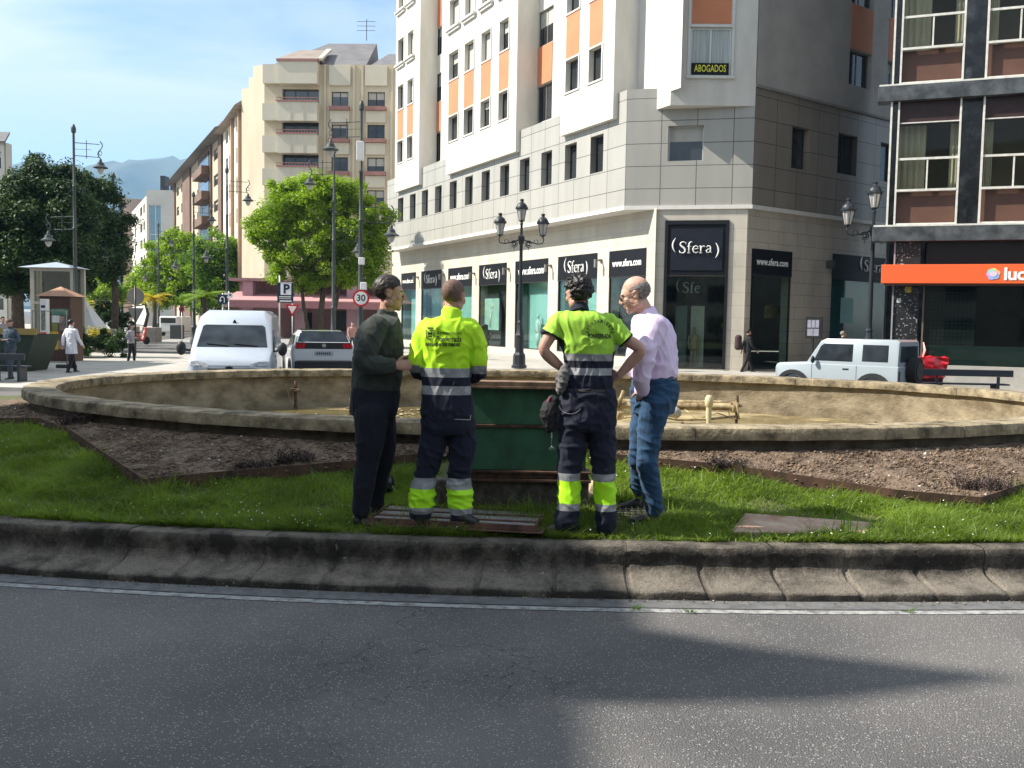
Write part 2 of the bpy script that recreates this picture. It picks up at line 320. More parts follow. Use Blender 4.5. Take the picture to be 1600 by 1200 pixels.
for ps, vv in ((.12, .12), (.20, .78), (.33, .80), (.44, .50), (.56, .28), (.75, .22), (.90, .35), (.98, .62)): ne = e_.elements.new(ps); ne.color = (vv, vv, vv, 1)
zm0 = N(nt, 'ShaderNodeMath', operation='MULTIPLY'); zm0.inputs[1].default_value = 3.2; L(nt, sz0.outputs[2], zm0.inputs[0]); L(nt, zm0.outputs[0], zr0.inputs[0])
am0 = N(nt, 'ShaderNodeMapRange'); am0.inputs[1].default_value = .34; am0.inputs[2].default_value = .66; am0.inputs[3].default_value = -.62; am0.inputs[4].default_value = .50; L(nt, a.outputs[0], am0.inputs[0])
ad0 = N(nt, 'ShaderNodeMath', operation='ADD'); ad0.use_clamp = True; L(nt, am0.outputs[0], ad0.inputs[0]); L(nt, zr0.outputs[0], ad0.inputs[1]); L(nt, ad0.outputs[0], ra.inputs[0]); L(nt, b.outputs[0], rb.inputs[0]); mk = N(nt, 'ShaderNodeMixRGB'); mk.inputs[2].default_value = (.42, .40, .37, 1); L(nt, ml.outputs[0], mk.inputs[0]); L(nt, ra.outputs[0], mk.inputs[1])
g_ = noise_node(60, 4); mg = N(nt, 'ShaderNodeMixRGB', blend_type='OVERLAY'); mg.inputs[0].default_value = .8; L(nt, mk.outputs[0], mg.inputs[1]); L(nt, g_.outputs[0], mg.inputs[2]); L(nt, mg.outputs[0], p.inputs['Base Color'])
bp = N(nt, 'ShaderNodeBump'); bp.inputs['Distance'].default_value = .012; L(nt, g_.outputs[0], bp.inputs['Height']); L(nt, bp.outputs[0], p.inputs['Normal'])
def ell(c, a, b, th, off=0): return Vector((c[0] + (a + off) * math.sin(th), c[1] - (b + off) * math.cos(th), 0))
rnd = random.Random(5)
prof = [(.02, -.25), (.0, .0), (-.006, .045), (-.018, .058), (-.11, .078), (-.20, .100), (-.262, .130), (-.290, .172), (-.286, .22), (-.280, .262), (-.295, .292), (-.33, .304), (-.56, .302), (-.56, .1)]
th = -1.95
cuts = []
while th < 1.95:
    cuts.append(th); L_ = math.hypot(KA * math.cos(th), KB * math.sin(th)); th += .52 / L_
mb = MB(); ths = []
for i in range(len(cuts) - 1):
    a0, a1 = cuts[i], cuts[i + 1]; n = 4; e = .0035 / 1.0 * (a1 - a0)
    rr = []; dz = rnd.uniform(-.003, .003); do = rnd.uniform(-.003, .003)
    da = a1 - a0; seq = [(a0 + da * f_, dp) for f_, dp in ((.002, 1), (.03, .9), (.055, 0), (.3, 0), (.5, 0), (.7, 0), (.95, 0), (.975, .9), (.998, 1))]
    for th, deep in seq:
        q = ell(KC, KA, KB, th); zz0 = road_z(0, q.y); row = []
        for j, (o, z) in enumerate(prof):
            ap = 1.0 if 2 <= j <= 7 else (.22 if j < 12 else 0); nb_ = .006 * noise.noise(Vector((q.x * 9, j * .7, q.y * 9)))
            p_ = ell(KC, KA, KB, th, o + do - deep * .006 * ap + nb_); row.append(Vector((p_.x, p_.y, zz0 + z + (dz if j > 4 else 0) - deep * .016 * ap + (nb_ if j > 1 else 0))))
        rr.append(row)
    mb.rings(rr, cap=False, closed=False)
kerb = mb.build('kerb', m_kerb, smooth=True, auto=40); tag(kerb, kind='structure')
# painted edge line and gutter strip
m_paint = mat('worn_road_paint', (.12, .12, .12), .85, c2=(.33, .33, .32), scale=16, lo=.34, hi=.58); m_gut = mat('gutter_concrete', (.085, .086, .086), .9, c2=(.15, .15, .15), scale=9, bump=.004, bscale=60)
def ribbon(name, m, o0, o1, dz):
    mb = MB(); rr = [[ell(KC, KA, KB, th, o) + Vector((0, 0, road_z(0, ell(KC, KA, KB, th).y) + dz)) for o in (o0, o1)] for th in np.linspace(-1.9, 1.9, 160)]
    mb.rings(rr, cap=False, closed=False); o = mb.build(name, m); return tag(o, kind='structure')
ribbon('gutter', m_gut, .0, .175, .004); ribbon('road_edge_line', m_paint, .20, .272, .004)
# ---- lawn sheet
m_turf = mat('turf_soil', (.05, .055, .02), .95, c2=(.10, .11, .035), scale=7, bump=.01, bscale=25)
mb = MB(); rr = []
for k in range(15):
    s = k / 14; rr.append([(lambda q: Vector((q.x, q.y, terr(q.x, q.y) if k else .29 + .0)))(ell(KC, KA, KB, th, -.5).lerp(ell(BC, BA, BB, th, -.15), s)) for th in np.linspace(-math.pi, math.pi, 181)])
mb.rings(rr, cap=False, closed=False); lawn = mb.build('lawn', m_turf, smooth=True); tag(lawn, kind='structure')
# ---- soil beds with steel edging
EL = [T(-90, 668), T(60, 668), T(105, 684), T(225, 768), T(330, 757), T(560, 738), T(690, 724)]
ER = [T(950, 727), T(1150, 747), T(1400, 785), T(1532, 797), T(1640, 760)]
PL = [(p.x, p.y) for p in EL] + [(1.0, 9.2), (.5, 13), (-9, 14), (-9, 10)]
PR = [(p.x, p.y) for p in ER] + [(6.5, 10.5), (6, 13), (1, 13), (.2, 9.0)]
m_soil = mat('bark_soil', (.066, .045, .031), .97, c2=(.225, .16, .11), scale=16, bump=.02, bscale=45, detail=9)
def bed(name, P, res=.035):
    xs = [p[0] for p in P]; ysv = [p[1] for p in P]; x0, x1, y0, y1 = min(xs), max(xs), min(ysv), max(ysv)
    X = np.arange(x0, x1, res); Y = np.arange(y0, y1, res); idx = {}; V = []; F = []
    def vid(i, j):
        if (i, j) not in idx:
            x, y = X[i], Y[j]; q = Vector((x * 9, y * 9, 0)); z = terr(x, y) + .062 + .016 * noise.noise(q * .35) + .014 * noise.noise(q) + .010 * noise.noise(q * 3.1)
            idx[(i, j)] = len(V); V.append((x, y, z))
        return idx[(i, j)]
    for i in range(len(X) - 1):
        for j in range(len(Y) - 1):
            cx, cy = X[i] + res / 2, Y[j] + res / 2
            if enorm(cx, cy, BC, BA - .18, BB - .18) < 1 or not inpoly(cx, cy, P) or cy > 13 or abs(cx) > 8.5: continue
            F.append((vid(i, j), vid(i + 1, j), vid(i + 1, j + 1), vid(i, j + 1)))
    o = npmesh(name, V, F, m_soil, smooth=True); tag(o, kind='structure'); return o
bed('soil_bed', PL); bed('soil_bed', PR)
m_corten = mat('rusted_edging', (.045, .028, .020), .85, c2=(.13, .07, .045), scale=9, stretch=(1, 1, .4))
def edging(P, label):
    mb = MB()
    for a, b in zip(P, P[1:]):
        d = (b - a); d.z = 0; d.normalize(); n = Vector((-d.y, d.x, 0)) * .005
        for (q0, q1) in ((a, b),):
            vs = [q0 - n + Vector((0, 0, -.1)), q1 - n + Vector((0, 0, -.1)), q1 - n + Vector((0, 0, .105)), q0 - n + Vector((0, 0, .105)), q0 + n + Vector((0, 0, -.1)), q1 + n + Vector((0, 0, -.1)), q1 + n + Vector((0, 0, .105)), q0 + n + Vector((0, 0, .105))]
            mb.add(vs, [(0, 1, 2, 3), (5, 4, 7, 6), (3, 2, 6, 7), (1, 0, 4, 5), (0, 3, 7, 4), (2, 1, 5, 6)])
    o = mb.build('steel_edging', m_corten); tag(o, label, 'garden edging', 'rusty edging strips of the soil beds')
edging(EL, 'dark rusty steel strip edging the shaded left soil bed'); edging(ER, 'rusty steel strip edging the sunlit right soil bed')
# clods and chips lying on the soil
def scatter(name, n, P, rng, sz, m, label=None, cat=None, sq=.6, up=.065):
    rs = np.random.RandomState(rng); xs = [p[0] for p in P]; ysv = [p[1] for p in P]; pts = []
    while len(pts) < n:
        x, y = rs.uniform(max(min(xs), -7), min(max(xs), 7)), rs.uniform(min(ysv), 12)
        if rs.rand() > (8.5 / y) ** 2.5 or enorm(x, y, BC, BA, BB) < 1.0 or not inpoly(x, y, P): continue
        pts.append((x, y, terr(x, y) + up))
    pts = np.array(pts); oc = np.array([(1, 0, 0), (0, 1, 0), (-1, 0, 0), (0, -1, 0), (0, 0, sq), (0, 0, -sq)], float); of = np.array([(0, 1, 4), (1, 2, 4), (2, 3, 4), (3, 0, 4), (1, 0, 5), (2, 1, 5), (3, 2, 5), (0, 3, 5)])
    s = sz * rs.lognormal(0, .55, n); J = rs.uniform(.6, 1.4, (n, 6, 3)); a = rs.uniform(0, 6.28, n); V = oc[None] * J * s[:, None, None]
    ca, sa = np.cos(a)[:, None], np.sin(a)[:, None]; V = np.stack([V[:, :, 0] * ca - V[:, :, 1] * sa, V[:, :, 0] * sa + V[:, :, 1] * ca, V[:, :, 2]], 2) + pts[:, None, :]
    F = of[None] + (np.arange(n) * 6)[:, None, None]
    o = npmesh(name, V.reshape(-1, 3), F.reshape(-1, 3), m); tag(o, label, cat, kind='stuff'); return o
m_clod = mat('clod', (.07, .047, .032), .95, c2=(.235, .168, .115), scale=6); m_chip = mat('chip', (.35, .30, .25), .9, c2=(.6, .55, .48), scale=3)
scatter('soil_clods', 14000, PL, 1, .0065, m_clod, 'loose brown clods and bark on the left bed', 'soil'); scatter('soil_clods', 14000, PR, 2, .0065, m_clod, 'loose brown clods and bark on the right bed', 'soil')
scatter('stone_chips', 220, PL, 3, .007, m_chip, 'pale stone chips strewn over the left bed', 'stone chips'); scatter('stone_chips', 220, PR, 4, .0065, m_chip, 'pale stone chips strewn over the right bed', 'stone chips')
# low dead plants along the edging
def deadplant(p, w_, label, seed, h=.13, n=120):
    rs = random.Random(seed); mb = MB()
    for _ in range(n):
        b = Vector((p.x + rs.uniform(-w_, w_), p.y + rs.uniform(-.08, .08), terr(p.x, p.y) + .05)); d = Vector((rs.uniform(-.5, .5), rs.uniform(-.5, .5), rs.uniform(.4, 1))).normalized(); l = h * rs.uniform(.4, 1.2)
        mb.tube([b, b + d * l * .6, b + d * l + Vector((rs.uniform(-.02, .02), 0, -.01))], [.003, .0025, .001], 3)
        q = b + d * l * rs.uniform(.5, 1)
        for _ in range(4):
            c = q + Vector((rs.uniform(-.025, .025), rs.uniform(-.02, .02), rs.uniform(-.03, .02))); e1 = Vector((rs.uniform(-1, 1), rs.uniform(-1, 1), rs.uniform(-1, 1))).normalized() * .011; e2 = e1.cross(Vector((rs.uniform(-1, 1), rs.uniform(-1, 1), 1))).normalized() * .007
            mb.quad(c - e1, c - e2, c + e1, c + e2)
    o = mb.build('low_plant', mat('dead_plant', (.02, .016, .014), .9, c2=(.075, .05, .045), scale=20)); tag(o, label, 'plant', 'withered plants along the bed edging')
deadplant(T(118, 672), .16, 'withered dark plant at the bend of the left edging, far left', 1); deadplant(T(400, 742), .20, 'withered low plant inside the left edging, middle of the bed front', 2, .07, 120); deadplant(T(462, 733), .16, 'upright withered plant inside the left edging, nearest the dark sweater man', 3, .11, 110)
deadplant(T(1133, 741), .15, 'dark leafy plant on the right edging behind the sunlit grass', 4, .10); deadplant(T(1530, 775), .22, 'withered bushy plant at the corner of the right edging', 5, .16)
# ---- fountain
ft = empty('fountain', (BC[0], BC[1], 0), 0, 'large oval stone fountain basin drained almost dry', 'fountain')
m_cop = mat('coping_stone', (.075, .058, .036), .9, c2=(.36, .295, .19), scale=5, bump=.012, bscale=26, detail=10)
m_bas = mat('basin_render', (.12, .092, .055), .9, c2=(.33, .275, .185), scale=2.2, bump=.01, bscale=18, detail=10, stretch=(1, 1, 1.6)); m_bas_out = mat('basin_outer', (.06, .048, .035), .9, c2=(.17, .14, .10), scale=4, bump=.01, bscale=30)
mb = MB(); rnd = random.Random(3); th = -math.pi; cuts = []
while th < math.pi: cuts.append(th); th += .95 / math.hypot(BA * math.cos(th), BB * math.sin(th))
cuts.append(math.pi + cuts[0] + math.pi)
cprof = [(-.10, .80), (-.0, .80), (.0, .875), (-.012, .905), (-.04, .918), (-.36, .915), (-.392, .905), (-.40, .88), (-.40, .80)]
for i in range(len(cuts) - 1):
    a0, a1 = cuts[i], cuts[i + 1]; n = 5; rr = []; dz = rnd.uniform(-.003, .003); do = rnd.uniform(-.004, .004); e = (a1 - a0) * .0025
    for k in range(n + 1):
        th = a0 + e + (a1 - a0 - 2 * e) * k / n; sh = (.005 if k in (0, n) else 0)
        rr.append([ell((0, 0), BA, BB, th, o + do - (sh if j < 5 else -sh)) + Vector((0, 0, z + dz - sh + .006 * noise.noise(Vector((th * 30, j, i))))) for j, (o, z) in enumerate(cprof)])
    mb.rings(rr, cap=True, closed=True)
mb.build('coping', m_cop, ft, smooth=True, auto=35)
mb = MB(); tt = np.linspace(-math.pi, math.pi, 161)
mb.rings([[ell((0, 0), BA, BB, th, o) + Vector((0, 0, z)) for o, z in ((-.10, .2), (-.10, .80), (-.12, .801))] for th in tt], cap=False, closed=False); mb.build('outer_wall', m_bas_out, ft, smooth=True, auto=40)
mb = MB(); mb.rings([[ell((0, 0), BA, BB, th, o) + Vector((0, 0, z)) for o, z in ((-.30, .801), (-.33, .80), (-.335, .5), (-.36, .24))] for th in tt], cap=False, closed=False); mb.build('inner_wall', m_bas, ft, smooth=True, auto=40)
mb = MB(); mb.rings([[ell((0, 0), BA * s, BB * s, th, -.3 * s) + Vector((0, 0, .245 + .03 * noise.noise(Vector((4 * s * math.sin(th), 3 * s * math.cos(th), 0))) * (s < 1))) for s in (0.01, .2, .4, .6, .75, .9, 1)] for th in tt], cap=False, closed=False)
mb.build('floor', mat('basin_floor', (.13, .095, .04), .8, c2=(.40, .32, .17), scale=1.8, bump=.01, bscale=12), ft, smooth=True)
mw = mat('murky_water', (.16, .125, .05), .06, var=.3, scale=2, spec=.5); mb = MB(); mb.prism([tuple(ell(BC, BA, BB, th, -.37).xy) for th in tt[:-1]], .2415, .245); water = mb.build('water', mw); tag(water, kind='structure')
# pipes, valves and nozzles
m_pipe = mat('limed_pipe', (.15, .09, .04), .8, c2=(.50, .41, .23), scale=7); m_rust = mat('rust', (.045, .026, .018), .9, c2=(.14, .078, .052), scale=12); m_vpipe = mat('pale_pipe', (.52, .46, .28), .6, var=.15, scale=6)
def nozzle(px, py, D, label, plate=True, h=.30):
    p = W(px, py, D); p.z = .25; t = empty('fountain_nozzle', p, 0, label, 'nozzle', 'nozzles in the fountain basin')
    mb = MB(); mb.lathe((0, 0, 0), [(.035, 0), (.035, .05), (.022, .06), (.022, h * .45), (.04, h * .46), (.04, h * .5), (.024, h * .52), (.026, h)], 12); mb.build('riser', m_rust, t, True, auto=40)
    mb = MB(); mb.lathe((0, 0, 0), [(.08, h), (.09, h + .012), (.03, h + .03), (.028, h + .09), (.022, h + .17), (.012, h + .18)], 12); mb.build('spout', m_rust, t, True, auto=40)
    if plate: mb = MB(); mb.box(-.16, .02, -.05, .04, h + .035, h + .045, Matrix.Rotation(R(8), 4, 'Y')); mb.tube([(-.15, 0, h + .04), (-.10, .02, h - .16)], .006, 5); mb.build('bracket', m_pipe, t)
    return t
nozzle(462, 612, 16.6, 'rusty nozzle with a bent bracket, left in the basin'); nozzle(1152, 616, 14.6, 'rusty nozzle at the end of the thick pipe, right of the vertical pipe', h=.34); nozzle(1369, 632, 13.0, 'small rusty nozzle standing alone at the right of the basin', False, .13)
nozzle(1066, 650, 12.2, 'short dark nozzle in front of the thick pipe', False, .16); nozzle(548, 632, 15.5, 'short pale stub nozzle behind the dark sweater man', False, .12)
mb = MB(); p0, p1 = W(960, 633, 14.8), W(1150, 636, 14.6); mb.tube([p0, p1], .055, 12); p2, p3 = W(960, 628, 15.3), W(1128, 630, 15.3); mb.tube([p2, p3], .045, 12); mb.tube([p1 - Vector((.06, 0, 0)), p1 + Vector((.02, 0, 0))], .085, 12)
o = mb.build('water_pipe', m_pipe, smooth=True, auto=50); tag(o, 'thick ochre pipes lying across the basin behind the pink shirt man', 'pipe')
p = W(1108, 625, 12.0); mb = MB(); mb.tube([(p.x, p.y, .24), (p.x, p.y, .86)], .036, 12); mb.lathe((p.x, p.y, 0), [(.036, .80), (.05, .82), (.055, .87), (.05, .92), (.03, .95), (.002, .955)], 12)
o = mb.build('standpipe', m_vpipe, smooth=True, auto=50); tag(o, 'pale vertical standpipe with a rounded cap in the basin', 'pipe')
mb = MB(); q = [W(x, y, 12.0) for x, y in ((975, 652), (1020, 649), (1060, 656), (1108, 655), (1150, 650))]; mb.tube(q, .016, 8); mb.tube([W(1070, 640, 13), W(1090, 655, 12.5), W(1120, 645, 13), W(1150, 655, 12.8)], .009, 6); mb.tube([W(1150, 625, 13.4), W(1155, 655, 13.4)], .012, 6)
o = mb.build('hose', m_pipe, smooth=True); tag(o, 'thin pale hoses looping on the basin floor by the standpipe', 'hose')
mb = MB(); c = W(968, 640, 13.4)
for a_, b_ in (((0, 0, -.14), (0, 0, .05)), ((0, 0, .03), (.10, 0, .10)), ((0, 0, 0), (-.09, 0, .08)), ((-.02, 0, .04), (.05, 0, .27)), ((0, 0, -.02), (.13, 0, -.05))): mb.tube([c + Vector(a_), c + Vector(b_)], [.035, .022], 8)
o = mb.build('pipe_junction', m_pipe, smooth=True); tag(o, 'corroded branching pipe junction between the two right hand men', 'pipe')
mb = MB(); mb.ball(W(1050, 645, 12.8), (.13, .1, .09), 12, 8); o = evaluated_o = mb.build('stone', mat('limed_stone', (.3, .27, .2), .9, c2=(.55, .5, .4), scale=14), smooth=True); tag(o, 'pale rounded stone beside the thick pipe in the basin', 'stone')
for k_, (x_, y_, D_, w_) in enumerate(((640, 628, 16.0, .5), (1250, 640, 13.6, .35), (520, 640, 15.0, .4), (1010, 646, 13.0, .3))):
    q_ = W(x_, y_, D_); mb = MB(); rsd = random.Random(k_)
    for _ in range(40): c_0 = Vector((q_.x + rsd.gauss(0, w_), q_.y + rsd.gauss(0, .25), .262)); r_0 = rsd.uniform(.015, .05); mb.ball(c_0, (r_0, r_0 * .8, r_0 * .35), 6, 4)
    o = mb.build('silt_debris', mat('silt', (.10, .075, .04), .9, c2=(.42, .35, .22), scale=8)); tag(o, ['silt and stones on the basin floor behind the yellow jacket', 'silt and stones on the floor at the right of the basin', 'silt and stones near the left rusty nozzle', 'silt and stones under the thick pipes'][k_], 'debris', kind='stuff')
# ---- pump housing with the concrete plinth
D0 = 7.45; hl, hr = W(712, 700, D0).x, W(918, 700, D0).x; gz = terr((hl + hr) / 2, D0)
ph = empty('pit_cover', ((hl + hr) / 2, D0 + .4, gz), 0, 'green rusty steel hatch lid standing upright behind the two workers', 'pit cover'); wd = (hr - hl) / 2
m_green = mat('green_paint', (.022, .050, .028), .6, c2=(.045, .15, .080), scale=4, detail=9, lo=.3, hi=.6, stretch=(1, 1, .6)); m_conc = mat('old_concrete', (.055, .047, .038), .95, c2=(.16, .14, .12), scale=11, bump=.02, bscale=30, detail=9)
z1 = W(800, 752, D0).z - gz; z2 = W(800, 735, D0).z - gz; z3 = W(800, 666, D0).z - gz; z4 = W(800, 603, D0).z - gz; z5 = W(800, 596, D0).z - gz
mb = MB(); mb.bbox(-wd - .16, wd + .02, -.38, -.20, -.2, z1, .02); mb.build('plinth', m_conc, ph)
mb = MB(); mb.box(-wd - .02, wd + .03, -.44, -.19, z1 + .001, z1 + .022); mb.box(-wd, wd + .01, -.41, -.21, z1 + .024, z2 - .02); mb.box(-wd - .02, wd + .03, -.435, -.20, z2 - .018, z2); mb.build('rusty_base_frame', m_rust, ph, bevel=.003)
mb = MB(); mb.box(-wd + .01, wd - .01, -.395, -.30, z2 + .002, z3 - .012); mb.box(-wd + .012, wd - .012, -.388, -.30, z3 + .012, z4); mb.build('green_body', m_green, ph, bevel=.004)
mb = MB(); mb.box(-wd, wd, -.415, -.29, z3 - .011, z3 + .011); mb.build('middle_rail', m_rust, ph, bevel=.003)
mb = MB(); mb.box(-wd - .02, wd + .02, -.44, -.26, z4 + .001, z5); mb.box(-wd - .02, wd + .02, -.442, -.43, z4 - .02, z4); mb.build('top_rim', mat('top_rust', (.10, .06, .04), .8, c2=(.26, .17, .11), scale=9), ph, bevel=.003)
# plank beside the housing
a_, b_ = T(900, 806), W(930, 752, 7.9); d = (b_ - a_); mb = MB(); nrm = Vector((1, 0, 0)); up = d.cross(nrm).normalized()
mb.tube([a_, b_], [(.035, .014)] * 2, 4, ref=nrm); o = mb.build('wood_plank', mat('plank', (.25, .17, .10), .8, c2=(.5, .37, .24), scale=20, stretch=(1, 6, 1))); tag(o, 'pale wooden plank leaning beside the green hatch lid', 'plank')
# removed hatch frame that the worker stands on
A, B, C_, D_ = T(585, 828), T(846, 842), T(866, 812), T(636, 800); z = max(q.z for q in (A, B, C_, D_)) + .024
hf = empty('grating_panel', ((A.x + B.x) / 2, (A.y + C_.y) / 2, z), math.atan2(B.y - A.y, B.x - A.x), 'rusty steel grating panel with white strips lying on the kerb', 'grating panel'); hwf = (B - A).length / 2; hd = .27
mb = MB(); mb.box(-hwf, hwf, -hd, -hd + .012, -.022, .022); mb.box(-hwf, hwf, hd - .012, hd, -.022, .022); mb.box(-hwf, -hwf + .012, -hd + .013, hd - .013, -.022, .022); mb.box(hwf - .012, hwf, -hd + .013, hd - .013, -.022, .022)
mb.box(-hwf - .02, hwf + .05, -hd - .03, hd + .01, -.030, -.023)
mb.box(-hwf + .02, hwf - .02, -.13, -.10, -.020, .020); mb.box(-hwf + .02, hwf - .02, .06, .09, -.020, .020); mb.build('angle_frame', mat('hatch_rust', (.05, .026, .02), .75, c2=(.15, .075, .055), scale=9), hf, bevel=.002)
for y0, y1 in ((-.245, -.14), (-.09, .05), (.10, .245)): mb = MB(); mb.box(-hwf + .02, hwf - .02, y0, y1, -.005, .012); mb.build('white_strip', mat('strip', (.12, .105, .10), .7, c2=(.30, .29, .29), scale=6, stretch=(1, 5, 1)), hf)
# slab and drain grate in the grass
sp = [T(1165, 808), T(1362, 822), T(1350, 842), T(1140, 838)]; mb = MB(); mb.add([q + Vector((0, 0, .028)) for q in sp] + [q - Vector((0, 0, .05)) for q in sp], [(3, 2, 1, 0), (0, 1, 5, 4), (1, 2, 6, 5), (2, 3, 7, 6), (3, 0, 4, 7)])
slab = mb.build('cover_slab', mat('slab_stone', (.28, .16, .11), .85, c2=(.46, .35, .26), scale=5, bump=.006, bscale=30)); tag(slab, 'flat reddish stone cover slab sunk in the sunlit grass', 'cover slab')
gp = [T(958, 786), T(1030, 790), T(1042, 812), T(960, 810)]; mb = MB()
for k in range(9): a_ = gp[0].lerp(gp[1], k / 8); b_ = gp[3].lerp(gp[2], k / 8); mb.tube([a_ + Vector((0, 0, .022)), b_ + Vector((0, 0, .022))], .005, 4)
for k in range(7): a_ = gp[0].lerp(gp[3], k / 6); b_ = gp[1].lerp(gp[2], k / 6); mb.tube([a_ + Vector((0, 0, .016)), b_ + Vector((0, 0, .016))], .005, 4)
o = mb.build('drain_grate', mat('iron', (.02, .02, .022), .5, var=.3)); tag(o, 'black iron grate in the grass under the pink shirt man', 'drain grate')
# helmet on the grass
hp = T(598, 776); ht = empty('helmet', hp + Vector((0, .05, 0)), 0, 'black and red helmet lying in the grass behind the dark sweater man', 'helmet')
mb = MB(); mb.ball((0, 0, .09), (.09, .11, .095), 16, 10); mb.build('shell', mat('black_gloss', (.012, .012, .014), .25, var=.1), ht, True)
mb = MB(); mb.ball((-.055, -.085, .07), (.035, .03, .03), 10, 6); mb.build('red_pad', mat('red_pad', (.55, .02, .03), .5, var=.1), ht, True)
mb = MB(); mb.tube([Vector((.095 * math.cos(a), -.03 - .10 * math.sin(a) * .3, .03 + .085 * math.sin(a))) for a in np.linspace(-.9, 1.4, 9)], .007, 6); mb.build('trim', mat('grey_trim', (.35, .38, .42), .4, var=.1), ht, True)
# ---- grass
def grass(n, seed):
    rs = np.random.RandomState(seed); pts = []
    avoid = [[(q.x, q.y) for q in sp], [(q.x, q.y) for q in gp]]
    while len(pts) < n:
        k = 4000; th = rs.uniform(-1.35, 1.35, k) ; off = rs.uniform(0, 1, k) ** 1.35
        for a_, o_ in zip(th, off):
            x = KC[0] + (KA - .44 - o_ * 4.6) * math.sin(a_ * .55); y = KC[1] - (KB - .44 - o_ * 4.6) * math.cos(a_ * .55)
            if abs(x) > .62 * y + .4 or inpoly(x, y, PL) or inpoly(x, y, PR) or enorm(x, y, BC, BA, BB) < 1: continue
            if any(inpoly(x, y, P) for P in avoid) or (abs(x - ph.location.x + .06) < wd + .12 and y > D0 - .02): continue
            if noise.noise(Vector((x * 1.7, y * 1.7, 3))) < -.30 and rs.rand() < .8: continue
            pts.append((x, y, terr(x, y)))
    P = np.array(pts[:n]); nz_ = np.array([noise.noise(Vector((x * 2.3, y * 2.3, 9))) for x, y, z in P]); h = (.044 + .038 * nz_) * rs.uniform(.5, 1.5, n); lush = (rs.rand(n) < .05); h = np.where(lush, h * 2.1, h)
    a_ = rs.uniform(0, 6.28, n); w_ = rs.uniform(.0028, .005, n); dx, dy = np.cos(a_) * w_, np.sin(a_) * w_; le = rs.normal(0, .85, (n, 2)) * h[:, None]
    b0 = P + np.stack([-dx, -dy, 0 * dx], 1); b1 = P + np.stack([dx, dy, 0 * dx], 1); m0 = P + np.stack([-dx * .8 + le[:, 0] * .35, -dy * .8 + le[:, 1] * .35, h * .6], 1); m1 = P + np.stack([dx * .8 + le[:, 0] * .35, dy * .8 + le[:, 1] * .35, h * .6], 1); tp = P + np.stack([le[:, 0], le[:, 1], h], 1)
    V = np.stack([b0, b1, m1, m0, tp], 1).reshape(-1, 3); i = np.arange(n) * 5
    F = np.concatenate([np.stack([i, i + 1, i + 2], 1), np.stack([i, i + 2, i + 3], 1), np.stack([i + 3, i + 2, i + 4], 1)])
    o = npmesh('grass', V, F, foliage('grass_blade', (.075, .125, .022), (.27, .38, .070), 1.3, .5)); tag(o, 'short green grass of the roundabout lawn', 'grass', kind='stuff')
    # daisies
    k = 330; sel = []
    while len(sel) < k:
        q = P[rs.randint(n)]
        if noise.noise(Vector((q[0] * 1.1, q[1] * 1.1, 5))) + rs.uniform(-.3, .3) > .02: sel.append(q)
    mb = MB()
    for q in sel:
        r = rs.uniform(.003, .006); c = Vector(q) + Vector((0, 0, rs.uniform(.045, .08))); n6 = 6; tl = Vector((rs.normal(0, .4), -.5 + rs.normal(0, .3), 1)).normalized(); e1 = tl.cross(Vector((1, 0, 0))).normalized(); e2 = tl.cross(e1)
        mb.add([c + e1 * r * math.cos(6.283 * j / n6) + e2 * r * math.sin(6.283 * j / n6) for j in range(n6)], [tuple(range(n6))])
    o = mb.build('daisies', mat('petal', (.75, .75, .70), .6, var=.05)); tag(o, 'tiny white daisies dotted through the lawn', 'daisies', kind='stuff')
grass(200000, 11)
mb = MB(); rs = random.Random(8); q0 = T(1325, 838)
for _ in range(16):
    b = q0 + Vector((rs.uniform(-.06, .06), rs.uniform(-.03, .03), 0)); l = rs.uniform(.08, .17) if _ > 1 else .28; dx = rs.uniform(-.25, .25); w_ = .004 if _ > 1 else .0018
    mb.tube([b, b + Vector((dx * l * .4, 0, l * .6)), b + Vector((dx * l, 0, l))], [w_, w_, .001], 4, flat=.4)
o = mb.build('tall_weed', foliage('weed', (.06, .14, .02), (.13, .25, .04), 5), None); tag(o, 'tall green weed at the front right corner of the stone slab', 'weed')
mb = MB(); rs = random.Random(12)
for _ in range(420):
    th = rs.uniform(-.42, .42); q = ell(KC, KA, KB, th, .012 + abs(rs.gauss(0, .035))); r_ = rs.uniform(.004, .014); a_ = rs.uniform(0, 6.3); e1 = Vector((math.cos(a_), math.sin(a_), rs.uniform(-.1, .3))) * r_; e2 = Vector((-math.sin(a_), math.cos(a_), rs.uniform(-.1, .3))) * r_ * .6; c = Vector((q.x, q.y, .010)); mb.quad(c - e1, c - e2, c + e1, c + e2 + Vector((0, 0, .006)))
o = mb.build('gutter_litter', mat('litter', (.05, .045, .032), .9, c2=(.28, .24, .15), scale=30, lo=.4, hi=.6)); tag(o, 'dry leaves and grit lying along the foot of the kerb', 'litter', kind='stuff')
for k_, px_ in enumerate((1075, 990, 1420)):
    q = G(px_, 956 - (px_ < 1000) * 4, .01); mb = MB()
    for _ in range(14): a_ = rs.uniform(0, 6.3); l = rs.uniform(.02, .055); b = q + Vector((rs.uniform(-.04, .04), rs.uniform(-.01, .01), 0)); mb.tube([b, b + Vector((math.cos(a_) * l, math.sin(a_) * l * .6, l * .6))], [.003, .001], 3)
    o = mb.build('gutter_weed', MATS['weed']); tag(o, ['small weed in the gutter nearest the stone slab', 'small weed in the gutter below the lilac shirt man', 'small weed in the sunlit gutter at the right'][k_], 'weed', 'weeds in the gutter')
